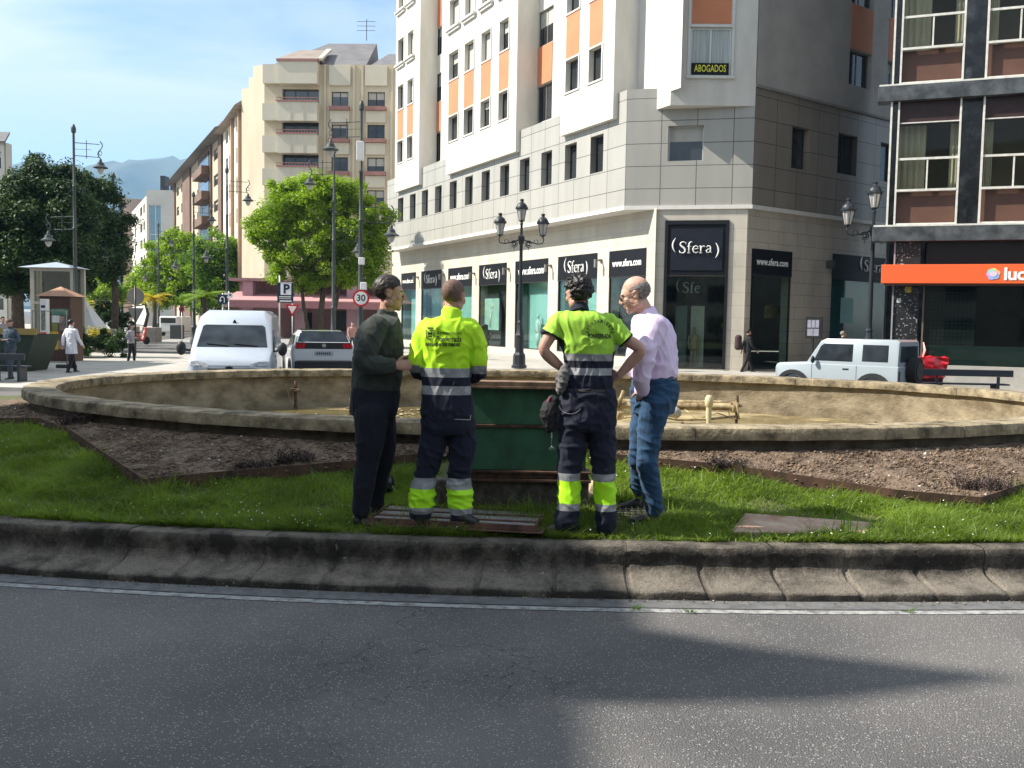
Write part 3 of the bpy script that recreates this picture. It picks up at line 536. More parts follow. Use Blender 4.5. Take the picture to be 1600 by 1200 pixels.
# ---- pavements and far road surfaces
m_pav = jointed('pavement', (.36, .345, .31), (.22, .21, .19), .6, .4, .01, .05, .85, stain=.2, bump=.001); 
def flatjoint(name, c, cj, bw, bh):
    m_ = jointed(name, c, cj, bw, bh, .01, .05, .85, stain=.25, bump=.001); return m_
m_pav = mat('paving_concrete', (.30, .285, .255), .9, c2=(.42, .40, .36), scale=.8, detail=9); m_pav2 = mat('median_paving', (.22, .215, .205), .9, c2=(.32, .31, .29), scale=.8, detail=9); m_kst = mat('kerb_stone', (.25, .24, .22), .9, var=.15, scale=3)
def pavement(name, pts, z, m):
    mb = MB(); mb.prism(pts, z - .5, z); o = mb.build(name, m); tag(o, kind='structure'); return o
pavement('pavement', [(-40, 26.5), (-12, 24.5), (-7.3, 27), (-6.0, 33), (-7.2, 41.5), (-14, 47), (-60, 49)], -.10, m_pav)
pavement('plaza_pavement', [(-7.5, 47), (-1, 35.5), (3, 33.2), (9, 33), (14, 30.5), (16, 27.5), (60, 24), (60, 90), (-16, 96), (-14, 68)], -.08, m_pav)
pavement('median_pavement', [(-26, 68), (-10.5, 66), (-13.5, 150), (-36, 150)], -.12, m_pav2)
pavement('side_pavement', [(-70, 60), (-30, 63), (-52, 150), (-160, 150)], -.10, m_pav)
pavement('avenue_pavement', [(-21, 84), (-7, 80), (30, 84), (-20, 120), (-46, 160), (-60, 210), (-66, 209)], -.09, m_pav)
# hills
def hills():
    rs = np.random.RandomState(4); nx, ny = 110, 36; V = []; X = np.linspace(-3400, 900, nx); Y = np.linspace(3000, 4600, ny)
    for j, y in enumerate(Y):
        for i, x in enumerate(X):
            ax = x / 3800 * 1500 + 800  # bearing only shapes the ridge line
            ridge = 545 + 60 * math.sin((x + 1900) / 330) * math.exp(-((x + 1750) / 900) ** 2) + 90 * noise.noise(Vector((x / 700, 0, 1))) + 22 * noise.noise(Vector((x / 160, 0, 4)))
            e = math.exp(-((y - 3800) / 480) ** 2); V.append((x, y, -20 + (ridge + 20) * e * (1 + .10 * noise.noise(Vector((x / 250, y / 250, 2))) + .05 * noise.noise(Vector((x / 70, y / 70, 2))))))
    F = [(j * nx + i, j * nx + i + 1, (j + 1) * nx + i + 1, (j + 1) * nx + i) for j in range(ny - 1) for i in range(nx - 1)]
    o = npmesh('hills', V, F, mat('hillside', (.035, .055, .030), .95, c2=(.10, .11, .08), scale=.004, detail=10), smooth=True); tag(o, kind='structure')
    snow = MB()
    return o
hills()
# ================================================================== buildings
def attach(o, F, b): o.parent = b; o.location = F.o - b.location; o.rotation_euler = (0, 0, F.rz); return o
m_pane = mat('dark_pane', (.018, .021, .023), .08, c2=(.045, .05, .052), scale=.6, spec=.6, detail=2)
m_panesky = mat('sky_pane', (.03, .045, .06), .04, c2=(.07, .09, .11), scale=.5, spec=.9, detail=2)
m_blind = mat('roller_blind', (.42, .41, .37), .7, var=.06, scale=2); m_blind2 = mat('dark_blind', (.09, .075, .06), .7, var=.15, scale=2)
m_frame = mat('grey_window_frame', (.17, .165, .15), .5, var=.08); m_alu = mat('aluminium_frame', (.55, .55, .53), .35, var=.06, metal=.3); m_dkfr = mat('dark_frame', (.03, .028, .026), .4, var=.1)
m_curtain = mat('curtain', (.30, .34, .33), .8, c2=(.55, .58, .56), scale=9, stretch=(3, 1, .05))
def window(b, F, h, y=.15, mull=1, blind=0, mf=None, mp=None, fw=.05, lab=None, bm_=None, name='window', sill=0, ms=None, tr=None):
    """frame with mullions; the pane and the blind are its sub-parts"""
    u0, u1, z0, z1 = h[:4]; mb = MB(); y0, y1 = y - .05, y - .004
    mb.box(u0, u0 + fw, y0, y1, z0, z1); mb.box(u1 - fw, u1, y0, y1, z0, z1); mb.box(u0 + fw, u1 - fw, y0, y1, z0, z0 + fw); mb.box(u0 + fw, u1 - fw, y0, y1, z1 - fw, z1)
    for k in range(1, mull): c = u0 + (u1 - u0) * k / mull; mb.box(c - fw * .5, c + fw * .5, y0 + .004, y1, z0 + fw, z1 - fw)
    if tr: zt = z0 + (z1 - z0) * tr; mb.box(u0 + fw, u1 - fw, y0 + .008, y1, zt - fw * .5, zt + fw * .5)
    o = attach(mb.build(name, mf or m_frame), F, b)
    p = MB().box(u0 + .01, u1 - .01, y - .018, y + .004, z0 + .01, z1 - .01).build('pane', mp or m_pane, o)
    if blind: MB().box(u0 + fw, u1 - fw, y - .032, y - .02, z1 - fw - (z1 - z0 - 2 * fw) * blind, z1 - fw).build('blind', bm_ or m_blind, o)
    if sill:
        s = MB(); s.box(u0 - .16, u1 + .16, -.17 * sill, .02, z0 - .16, z0 - .04); s.box(u0 - .11, u1 + .11, -.11 * sill, .02, z0 - .26, z0 - .162); s.build('sill', ms or m_white_trim, o)
    return o
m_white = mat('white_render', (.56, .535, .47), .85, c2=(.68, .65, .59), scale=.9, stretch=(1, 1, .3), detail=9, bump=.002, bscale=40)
m_white_trim = mat('white_trim', (.66, .64, .60), .7, var=.05)
m_orange = mat('orange_panel', (.56, .21, .10), .7, var=.08, scale=.8)
m_tile = jointed('grey_cladding', (.37, .36, .325), (.10, .095, .085), 1.45, .92, .016, .04, .45, off=0.0, stain=.12)
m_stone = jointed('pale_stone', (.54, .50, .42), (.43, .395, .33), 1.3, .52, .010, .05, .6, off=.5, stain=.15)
m_stone_in = mat('shop_black', (.010, .011, .014), .3, var=.2, scale=3); m_black = mat('sign_black', (.006, .007, .010), .55, var=.2, spec=.2)
m_mint = mat('mint_backing', (.32, .52, .48), .8, var=.08, scale=.6); m_letter = mat('white_letter', (.80, .80, .78), .5, var=.02)
m_tealglass = mat('teal_window', (.018, .06, .062), .1, c2=(.035, .11, .105), scale=.4, spec=.6)
PV = -.08   # pavement level by this building
C2 = (W(1168, 520, 39.2).x, 39.2)
_FC = Frame(C2, 104.0)
u_, z_ = _FC.at(976, 322); C1 = _FC.pt(u_, 0, 0); LC = -u_       # width of the chamfer
FL = Frame((C1.x, C1.y), 154.0); FC = Frame((C1.x, C1.y), 104.0); FR = Frame(C2, 52.0)
u0L, _ = FL.at(604.5, 400); ZC = FL.at(976, 322)[1]; ZP = FL.at(978, 141)[1]      # far end, underside of cladding, top of cladding
UR = 13.5                                                                         # length of the right facade
TOP = 34.0
ob = empty('office_building', (C1.x, C1.y, 0), 0, 'white corner office building with orange panels over a black fronted shop', 'building')
mb = MB(); holesL = []
for x in (626, 645, 664, 685, 708, 732.5, 758.5, 788, 819, 853, 890.5, 931): holesL.append(FL.at(x, 300)[0])
z0, z1 = FL.at(931, 270)[1], FL.at(931, 212)[1]
w_ = FL.at(941, 240)[0] - FL.at(921, 240)[0]; holesL = [(c - w_ / 2, c + w_ / 2, z0, z1, .34) for c in holesL]
wall(mb, u0L, 0, ZC, ZP, holesL, 0, .34); mb.quad((u0L, 0, ZP), (0, 0, ZP), (0, .5, ZP), (u0L, .5, ZP))
mb.quad((u0L, 0, ZC), (u0L, 1.2, ZC), (u0L, 1.2, ZP), (u0L, 0, ZP))
attach(mb.build('left_cladding', m_tile), FL, ob)
for h in holesL: window(ob, FL, h, .34, 1, mf=m_dkfr, mp=m_pane)
# chamfer cladding
mb = MB(); a = FC.at(1043, 252, .0); b = FC.at(1100, 195, 0); hC = [(a[0], b[0], a[1], b[1], .3)]
wall(mb, 0, LC, ZC, ZP, hC, 0, .3); mb.quad((0, 0, ZP), (LC, 0, ZP), (LC - .5, .5, ZP), (0, .5, ZP)); attach(mb.build('corner_cladding', m_tile), FC, ob)
window(ob, FC, hC[0], .3, 1, .42, mf=m_alu)
mb = MB(); hR = []
for x0, y0, x1, y1 in ((1236, 262, 1265, 202), (1308, 270, 1340, 213), (1374, 282, 1402, 225)): a = FR.at(x0, y0); b = FR.at(x1, y1); hR.append((a[0], b[0], (a[1] + 0 * b[1]), a[1] + 1.75, .32))
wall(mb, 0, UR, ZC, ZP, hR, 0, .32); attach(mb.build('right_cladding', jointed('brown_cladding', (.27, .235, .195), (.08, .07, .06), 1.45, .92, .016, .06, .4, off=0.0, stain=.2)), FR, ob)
for i, h in enumerate(hR): window(ob, FR, h, .32, 2 if i == 1 else 1, .0, mf=m_dkfr)
# underside of the overhang and cornice
def corner3(off, zz):  # plan points of the three walls, offset outwards by off
    n1, n2, n3 = -FL.dy, -FC.dy, -FR.dy
    def inter(p, d, q, e): t = ((q - p).x * e.y - (q - p).y * e.x) / (d.x * e.y - d.y * e.x); return p + d * t
    pL, pC, pR = FL.o + n1 * off, FC.o + n2 * off, FR.o + n3 * off
    a = inter(pL, FL.dx, pC, FC.dx); b = inter(pC, FC.dx, pR, FR.dx)
    return [pL + FL.dx * u0L, a, b, pR + FR.dx * UR]
def band(o0, o1, z0, z1, name, m):
    A, B = corner3(o0, 0), corner3(o1, 0); mb = MB(); base = ob.location; rr = []
    for p, q in zip(A, B): rr.append([Vector((p.x, p.y, z0)) - base, Vector((q.x, q.y, z0)) - base, Vector((q.x, q.y, z1)) - base, Vector((p.x, p.y, z1)) - base])
    mb.rings(rr); return mb.build(name, m, ob)
band(.06, -1.3, ZC - .16, ZC - .002, 'cornice', m_white_trim)
# upper storeys : recessed wall and projecting bays
def FLu(x, y, off=0): return FL.at(x, y, off)[0]
SET = .95
m_return = m_white
bays = []
for xa, xb, yb in ((617, 654, 290), (697, 805, 262), (875, 957, 205)): bays.append((FLu(xa, yb, -.25), FLu(xb, yb, -.25)))
u0b = bays[0][0]
zb = FL.at(957, 185, -.25)[1]                                       # bottom of the bays
zr = {k: FL.at(787, v)[1] for k, v in dict(a=190, b=147, c=84, d=37).items()}      # window rows of the bays
FLOOR = 3.35 * 1.0
rows = [(zr['a'], zr['b']), (zr['c'], zr['d'])]
z3 = FL.at(760, 12)[1]; rows3 = [(z3, z3 + 1.6), (z3 + 3.5, z3 + 5.1), (z3 + 7.0, z3 + 8.6)]
mb = MB(); recW = []; recO = []
# recess walls between the bays (two window columns each)
segs = [(bays[0][1], bays[1][0]), (bays[1][1], bays[2][0]), (bays[2][1], 1.2)]
rx = [((679, 689, 162, 225),), ((838, 861, 130, 190),), ()]
holes = []; opan = []
for i, xs_ in enumerate(((676, 689), (838, 862))):
    a = FLu(xs_[0], 180, SET); b = FLu(xs_[1], 180, SET); zl = FL.at(xs_[1], (250 if i == 0 else 190), SET)[1]; zl = rows[0][0] - .35
    for k, (q0, q1) in enumerate(((zl, rows[0][1] + .05), (rows[1][0] - .1, rows[1][1] + .1), (z3 - .2, z3 + 1.5), (z3 + 3.3, z3 + 5.1))): holes.append((a, b, q0, q1, .18))
    opan.append((a, b, rows[0][1] + .05, rows[1][0] - .1)); opan.append((a, b, z3 + 1.5, z3 + 3.3))
wall(mb, u0b + .5, 2.4, ZP - .3, TOP, holes, SET, .18); attach(mb.build('recessed_wall', m_white), FL, ob)
for k, h in enumerate(holes): window(ob, FL, h, SET + .17, 2, (0, .45, .3, .6)[k % 4], mf=m_frame, mp=m_pane)
def panels(F, L_, y, nm='orange_panel', m=None):
    for (a, b, c, d) in L_:
        mb = MB(); mb.box(a + .02, b - .02, y, y + .03, c + .03, d - .03); attach(mb.build(nm, m or m_orange), F, ob)
panels(FL, opan, SET - .035)
def bay(i, cols, ux0, ux1):
    hs = []; hw = []; op = []
    for (c, w_) in cols:
        for r in rows: hs.append((c - w_ / 2, c + w_ / 2, r[0], r[1], .32)); hw.append(0)
        for r in rows3: hs.append((c - w_ / 2, c + w_ / 2, r[0], r[1], .32)); hw.append(1)
        op.append((c - w_ / 2, c + w_ / 2, rows[0][1], rows[1][0]))
    mb = MB(); wall(mb, ux0, ux1, zb, TOP, hs, -.25, .32)
    mb.quad((ux1, -.25, zb), (ux1, SET, zb), (ux1, SET, TOP), (ux1, -.25, TOP)); mb.quad((ux0, -.25, zb), (ux0, -.25, TOP), (ux0, SET, TOP), (ux0, SET, zb)); mb.quad((ux0, -.25, zb), (ux0, SET, zb), (ux1, SET, zb), (ux1, -.25, zb))
    attach(mb.build('projecting_bay', m_white), FL, ob)
    for k, (h, s) in enumerate(zip(hs, hw)):
        o = window(ob, FL, h, .06, 1, rnd.choice((0, .35, .8, .9)) if h[2] > rows[0][1] else rnd.choice((0, .25, 0)), mf=m_dkfr, sill=0)
        # raised grey surround
        u0, u1, z0, z1 = h[:4]; mb = MB(); e = .07; mb.box(u1, u1 + e, -.30, -.252, z0 - e, z1 + e); mb.box(u0 - e, u1, -.30, -.252, z0 - e, z0) if not s else None; mb.box(u0, u1, -.30, -.252, z1, z1 + e); mb.build('surround', m_white_trim, o)
        if s: mb = MB(); mb.box(u0 - .22, u1 + .22, -.47, -.252, z0 - .14, z0 - .03); mb.box(u0 - .15, u1 + .15, -.38, -.252, z0 - .28, z0 - .142); mb.build('sill', m_white_trim, o)
    panels(FL, op, -.262)
rnd = random.Random(2)
def colsat(xs, y, wpx): return [(FLu(x, y, -.25), abs(FLu(x + wpx / 2, y, -.25) - FLu(x - wpx / 2, y, -.25))) for x in xs]
bay(0, colsat((625.5, 640.5), 200, 9.5), *bays[0]); bay(1, colsat((708.5, 732.5, 758.5, 786.5), 150, 15.5), *bays[1]); bay(2, colsat((894, 930), 110, 21), *bays[2])
# corner bay: a wedge swung out of the chamfer
A = FC.pt(FC.at(1027, 140)[0], 0, 0); P = A + (-FL.dx) * -.95; B = FR.o.copy()
back = A - FL.dx * 3.4
zb2 = FC.at(1168, 166)[1]
Fw = Frame((P.x, P.y), 90 - math.degrees(math.atan2((B - P).y, (B - P).x))); LW = (B - P).length
ZSH = 0
m_bay2 = m_white
a = Fw.at(1077, 117); b = Fw.at(1144, 43); hW = [(a[0], b[0], a[1], Fw.at(1110, 43)[1], .12)]; wz = hW[0]
ztop_or = wz[3] + 2.2
hW.append((wz[0], wz[1], ztop_or, ztop_or + 2.3, .12)); hW.append((wz[0], wz[1], ztop_or + 4.6, ztop_or + 6.9, .12))
mb = MB(); wall(mb, 0, LW, zb2, TOP, hW, 0, .12); attach(mb.build('corner_bay', m_bay2), Fw, ob)
for k, h in enumerate(hW): window(ob, Fw, h, .11, 2, 0, mf=m_alu, mp=m_curtain if k == 0 else m_pane, fw=.07)
panels(Fw, [(wz[0] + .02, wz[1] - .02, wz[3] + .12, ztop_or - .05)], -.012)
mb = MB(); e = .1
mb.box(wz[0] - e, wz[0] - .002, -.05, .0, wz[2] - .05, TOP); mb.box(wz[1] + .002, wz[1] + e, -.05, 0, wz[2] - .05, TOP); mb.box(wz[0] - .14, wz[1] + .14, -.12, .0, wz[2] - .14, wz[2] - .052); mb.box(wz[0], wz[1], -.07, 0, wz[3] + .01, wz[3] + .10); attach(mb.build('window_trim', m_white_trim), Fw, ob)
# ABOGADOS board
za, zb_ = Fw.at(1110, 116.5)[1], Fw.at(1110, 98.5)[1]
sb = attach(MB().box(wz[0] + .08, wz[1] - .08, -.004, .055, za, zb_).build('lawyer_board', m_black), Fw, ob)
me = textmesh('ABOGADOS', 1.0, .004, .012, 1); bw = max(v.co.x for v in me.vertices) - min(v.co.x for v in me.vertices); bh = max(v.co.y for v in me.vertices) - min(v.co.y for v in me.vertices)
mb = MB(); sx, sy = (wz[1] - wz[0] - .38) / bw, (zb_ - za) * .62 / bh; meshinto(mb, me, Matrix(((sx, 0, 0, (wz[0] + wz[1]) / 2), (0, 0, -1, -.01), (0, sy, 0, (za + zb_) / 2), (0, 0, 0, 1)))); mb.build('lettering', mat('yellow_letter', (.75, .72, .05), .5, var=.02), sb)
# left side of the wedge, its underside
mb = MB(); Q = [P, A, back]; base = ob.location
def lv(p, z): return Vector((p.x, p.y, z)) - base
mb.add([lv(back, zb2), lv(P, zb2), lv(P, TOP), lv(back, TOP)], [(0, 1, 2, 3)]); inn = FC.pt(LC, 0, 0)
mb.add([lv(P, zb2), lv(B, zb2), lv(back + FC.dy * .5, zb2), lv(back, zb2)], [(0, 3, 2, 1)])
mb.build('bay_side_wall', m_white, ob)
# right facade above the cladding
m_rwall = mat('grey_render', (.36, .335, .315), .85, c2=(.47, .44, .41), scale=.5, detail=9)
mb = MB(); hs = []
a = FR.at(1325, 131); b = FR.at(1362, 80)
for k in range(5): hs.append((a[0], b[0], a[1] + 3.5 * k, a[1] + 3.5 * k + 1.55, .3))
a2 = FR.at(1384, 150); b2 = FR.at(1410, 80)
for k in range(5): hs.append((a2[0], b2[0], a[1] + 3.5 * k, a[1] + 3.5 * k + 1.55, .3))
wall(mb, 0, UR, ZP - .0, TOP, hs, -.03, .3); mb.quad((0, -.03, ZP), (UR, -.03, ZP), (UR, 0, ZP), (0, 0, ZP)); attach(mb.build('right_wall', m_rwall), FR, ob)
for k, h in enumerate(hs): window(ob, FR, h, .24, 2, (0, .3)[k % 2], mf=m_frame)
panels(FR, [(h[0], h[1], h[3], h[3] + 1.95) for h in hs], -.045)
mb = MB(); mb.box(-.02, UR, -.09, -.032, ZP - .1, ZP); attach(mb.build('ledge', mat('ledge_grey', (.25, .23, .21), .7, var=.1)), FR, ob)
# back and roof so the block is closed
mb = MB(); far = FL.pt(u0L, SET, 0); e1 = FR.pt(UR, 0, 0); dep = Vector((6, 30, 0))
mb.add([lv(far, PV), lv(far + dep, PV), lv(far + dep, TOP), lv(far, TOP)], [(0, 1, 2, 3)]); mb.add([lv(e1, PV), lv(e1 + dep, PV), lv(e1 + dep, TOP), lv(e1, TOP)], [(3, 2, 1, 0)])
mb.add([lv(far + dep, PV), lv(e1 + dep, PV), lv(e1 + dep, TOP), lv(far + dep, TOP)], [(0, 1, 2, 3)]); mb.add([lv(far, TOP), lv(P, TOP), lv(B, TOP), lv(e1, TOP), lv(e1 + dep, TOP), lv(far + dep, TOP)], [(0, 1, 2, 3, 4, 5)])
mb.build('rear_walls', m_rwall, ob)
# ---- ground storey shop
INS = .92
uG = FL.at(1021, 500, INS)[0]; gC0 = FC.at(1021, 450, .012)[0]
def sfera(F, b, u, z, wd, y=-.03, m=None, half=False):
    """shop name in thick and thin strokes with serifs between two round brackets"""
    mb = MB(); s = wd / 6.2
    def st(pts, r):  # stroke in the sign plane
        mb.tube([(u + x * s, y, z + q * s) for x, q in pts], [k * s for k in (r if isinstance(r, list) else [r] * len(pts))], 8, ref=(0, 1, 0))
    def br(x, sg, dz): st([(x + sg * (.38 * (1 - (t / 5 - 1) ** 2)) * -1, dz + (t - 5) * .19) for t in range(11)], [.02 + .09 * (1 - ((t - 5) / 5) ** 2) for t in range(11)])
    br(-2.65, 1, .35); 
    def serif(x, q, l=.16): st([(x - l, q), (x + l, q)], .045)
    # S
    st([(-1.35, .62), (-1.5, .74), (-1.78, .78), (-2.02, .66), (-2.06, .42), (-1.88, .2), (-1.6, .02), (-1.42, -.2), (-1.44, -.48), (-1.68, -.66), (-1.98, -.62), (-2.14, -.44)], [.04, .05, .06, .08, .10, .12, .13, .12, .10, .07, .05, .04]); st([(-1.35, .72), (-1.35, .45)], .035); st([(-2.15, -.3), (-2.15, -.64)], .035)
    if True:
        st([(-.55, .72), (-.72, .80), (-.90, .62), (-.94, .3), (-.94, -.62)], [.07, .06, .09, .10, .10]); serif(-.92, -.64, .2); st([(-1.16, .22), (-.66, .22)], .045)
        st([(-.44, -.15), (.22, -.15 + .06), (.16, .18), (-.1, .28), (-.36, .12), (-.44, -.18), (-.34, -.5), (-.06, -.64), (.24, -.48)], [.035, .04, .06, .05, .08, .10, .09, .07, .04])
    if not half:
        st([(.58, .24), (.58, -.6)], .10); serif(.6, -.64, .2); serif(.48, .24, .12); st([(.62, .02), (.78, .22), (1.0, .24), (1.06, .12)], [.04, .05, .06, .07])
        st([(1.28, .1), (1.4, .26), (1.66, .26), (1.78, .08), (1.78, -.5), (1.92, -.62)], [.06, .05, .06, .09, .10, .04]); st([(1.76, -.08), (1.45, -.16), (1.26, -.36), (1.36, -.6), (1.6, -.58), (1.78, -.4)], [.04, .05, .09, .08, .05, .04])
        br(2.42, -1, -.32)
    return mb.build('shop_name', m or m_letter, b, True)
def webaddr(F, b, u, z, wd, y=-.02):
    me = textmesh('www.sfera.com', 1, .006, .02, 1, space=1.05); xs_ = [v.co.x for v in me.vertices]; s = wd / (max(xs_) - min(xs_)); mb = MB()
    meshinto(mb, me, Matrix(((s, 0, 0, u), (0, 0, -1, y), (0, s * 1.25, 0, z), (0, 0, 0, 1)))); return mb.build('web_address', m_letter, b)
m_shopglass = glassmat('shop_glass', (.80, .90, .88), .35)
def shopfront(F, u0, u1, ztop, zsign, kind, name, y, zb_=None, depth=.55):
    """black sign box, glazed opening and display behind, set in wall plane y"""
    zb_ = PV + .42 if zb_ is None else zb_
    s = attach(MB().box(u0, u1, y - .02, y + .12, zsign, ztop).build('shop_sign', m_black), F, ob); wd = u1 - u0; zc = (zsign + ztop) / 2
    if name == 'S': sfera(F, s, (u0 + u1) / 2, zc, wd * .62, y - .045)
    elif name == 'w': webaddr(F, s, (u0 + u1) / 2, zc, wd * .78, y - .035)
    fr = MB(); e = .05; fr.box(u0, u0 + e, y + .02, y + .09, zb_, zsign - .002); fr.box(u1 - e, u1, y + .02, y + .09, zb_, zsign - .002); fr.box(u0 + e, u1 - e, y + .02, y + .09, zb_, zb_ + e); fr.box(u0, u1, y - .03, y + .02, zsign - .05, zsign - .004)
    f = attach(fr.build('shop_window', m_dkfr), F, ob)
    MB().box(u0 + e, u1 - e, y + .05, y + .06, zb_ + e, zsign - .004).build('glass', m_shopglass, f)
    d = MB(); d.box(u0 + .02, u1 - .02, y + depth, y + depth + .03, zb_, zsign)
    if kind == 'mint': d.build('backing_panel', m_mint, f); MB().box(u0 + .02, u0 + .02 + wd * .14, y + .12, y + depth - .01, zb_, zsign).build('side_panel', m_tealglass, f)
    elif kind == 'dark': d.build('backing_panel', m_stone_in, f)
    return f
holes = []; shops = []
spec = [(627, 649.5, 'w', 'mint'), (658, 689.5, 'S', 'mint'), (700, 737, 'w', 'mint'), (748, 791, 'S', 'dark'), (804.5, 855.5, 'w', 'mint'), (871, 932, 'S', 'mint'), (950.5, 1008, 'w', 'dark')]
zt = FL.at(1000, 388, INS)[1]; zs = FL.at(1000, 430, INS)[1]
for x0, x1, nm, kd in spec:
    a = FL.at(x0, 480, INS)[0]; b = FL.at(x1, 480, INS)[0]; holes.append((a, b, PV + .42 if kd == 'mint' else PV + .42, zt, .6)); shops.append((a, b, nm, kd))
mb = MB(); wall(mb, FL.at(612, 480, INS)[0], uG, PV - .02, ZC - .1, holes, INS, .5); attach(mb.build('shop_wall', m_stone), FL, ob)
for a, b, nm, kd in shops:
    f = shopfront(FL, a, b, zt, zs, kd, nm, INS)
# light poster in one window and mannequin in another
a, b = shops[3][:2]; p0 = FL.at(757, 515, INS + .2); p1 = FL.at(780, 466, INS + .2); po = attach(MB().box(p0[0], p1[0], INS + .2, INS + .23, p0[1], p1[1]).build('poster', mat('poster', (.34, .47, .43), .5, c2=(.52, .60, .52), scale=1.5, emit=0)), FL, ob)
mb = MB(); cu, cz = (p0[0] + p1[0]) / 2, (p0[1] + p1[1]) / 2; h_ = p1[1] - p0[1]
mb.tube([(cu - .25, INS + .19, cz - h_ * .42), (cu - .1, INS + .19, cz - .1), (cu + .05, INS + .19, cz + h_ * .15)], [.10, .12, .07], 8, flat=.15, ref=(1, 0, 0)); mb.tube([(cu, INS + .19, cz + .2), (cu - .35, INS + .19, cz + h_ * .38)], [.05, .03], 6, flat=.3, ref=(1, 0, 0)); mb.ball((cu + .12, INS + .19, cz + h_ * .24), (.09, .02, .12)); mb.build('poster_figure', mat('poster_fig', (.50, .38, .26), .6, c2=(.75, .72, .62), scale=6), po, True)
def mannequin(F, u, y, z0, h, lab, m):
    mb = MB(); k = h / 1.8; q = lambda a, b, c: (u + a * k, y + b * k, z0 + c * k)
    mb.tube([q(0, 0, .82), q(0, 0, 1.0), q(0, 0, 1.3), q(0, 0, 1.45), q(0, 0, 1.5)], [(.11 * k, .17 * k), (.09 * k, .13 * k), (.11 * k, .18 * k), (.06 * k, .16 * k), .05 * k], 12, ref=(0, 1, 0)); mb.tube([q(0, 0, 1.45), q(0, 0, 1.6)], .045 * k, 8); mb.ball(q(0, 0, 1.68), (.075 * k, .09 * k, .115 * k), 12, 8)
    for s in (-1, 1):
        mb.tube([q(.07 * s, 0, .9), q(.08 * s, 0, .5), q(.07 * s, .02, .08)], [.09 * k, .06 * k, .04 * k], 10); mb.tube([q(.07 * s, 0, .08), q(.07 * s, -.14, .02)], [.04 * k, .025 * k], 8)
        mb.tube([q(.19 * s, 0, 1.42), q(.24 * s, .02, 1.12), q(.19 * s, -.06, .86)], [.05 * k, .04 * k, .028 * k], 8)
    mb.lathe(q(0, 0, 0), [(.2 * k, 0), (.2 * k, .02 * k)], 14)
    o = mb.build('mannequin', m, None, True); F.place(o); return tag(o, lab, 'mannequin')
m_man = mat('pale_mannequin', (.62, .68, .64), .5, var=.06)
u_m = FL.at(841, 500, INS + .33)[0]; mannequin(FL, u_m, INS + .33, PV + .46, 2.9 * .62, 'pale mannequin in the shop window just right of the triple lantern post', m_man)
# little wall lamps between the shop windows
for x, y in ((653.5, 434), (694, 430), (741.5, 428), (795, 421), (861, 416), (939.5, 408)):
    u, z = FL.at(x, y, INS); mb = MB(); mb.box(u - .10, u + .10, INS - .10, INS - .002, z - .02, z + .08); mb.box(u + .04, u + .12, INS - .34, INS - .08, z + .0, z + .06); mb.box(u + .02, u + .14, INS - .40, INS - .30, z - .30, z + .07)
    attach(mb.build('wall_lamp', mat('lamp_grey', (.18, .18, .17), .5, var=.1)), FL, ob)
# chamfer shop front
y0 = .012; a = FC.at(1041, 347, y0); b = FC.at(1139, 347, y0); zt2 = a[1]; zs2 = FC.at(1090, 430, y0)[1]; zb_2 = FC.at(1090, 579, y0)[1]
mb = MB(); wall(mb, gC0, LC - .1, PV - .02, ZC - .1, [(a[0], b[0], PV + .02, zt2, .5)], y0, .5); attach(mb.build('corner_shop_wall', m_stone), FC, ob)
shopfront(FC, a[0], b[0], zt2, zs2, None, None, y0, PV + .05, 3.0)
s = attach(MB().box(a[0] + .22, b[0] - .22, y0 - .05, y0 - .018, zs2 + .2, zt2 - .28).build('sign_panel', mat('sign_navy', (.010, .013, .022), .35, var=.2)), FC, ob); sfera(FC, s, (a[0] + b[0]) / 2, (zs2 + zt2) / 2 + .02, (b[0] - a[0]) * .78, y0 - .09)
fr = MB(); e = .09; fr.box(a[0] - .03, a[0] + e, y0 - .06, y0 - .016, PV + .05, zt2 + .06); fr.box(b[0] - e, b[0] + .03, y0 - .06, y0 - .016, PV + .05, zt2 + .06); fr.box(a[0] + e, b[0] - e, y0 - .06, y0 - .016, zt2 - .1, zt2 + .06); attach(fr.build('entrance_frame', mat('frame_black', (.012, .012, .014), .3, var=.1)), FC, ob)
q = FC.at(1093, 450, .5); g2 = sfera(FC, None, q[0] - .05, q[1], (b[0] - a[0]) * .72, .5, mat('dim_letter', (.30, .30, .30), .5, var=.02), half=True); attach(g2, FC, ob); g2.name = 'inner_shop_name'
inner = MB(); inner.box(a[0] - 1, b[0] + 1, 4.5, 4.55, PV, ZC); inner.box(a[0] - 1, a[0] - .95, .6, 4.5, PV, ZC); inner.box(b[0] + 1, b[0] + 1.05, .6, 4.5, PV, ZC); inner.box(a[0] - 1, b[0] + 1, .55, 4.5, PV - .05, PV); attach(inner.build('shop_interior', mat('interior_dark', (.05, .045, .045), .8, var=.3)), FC, ob)
for x0, x1, yy, mm_ in ((1053, 1074, 478, (.10, .11, .11)), (1077, 1101, 478, (.30, .27, .22))):
    p0 = FC.at(x0, 575, 1.0); p1 = FC.at(x1, yy, 1.0); attach(MB().box(p0[0], p1[0], 1.0, 1.1, PV, p1[1]).build('display_panel', mat('disp%d' % x0, mm_, .7, var=.1)), FC, ob)
pm = FC.at(1084, 540, .8); mannequin(FC, pm[0], .8, PV + .02, 1.75, 'brown clad mannequin inside the corner shop entrance', mat('brown_mannequin', (.22, .15, .10), .6, var=.3))
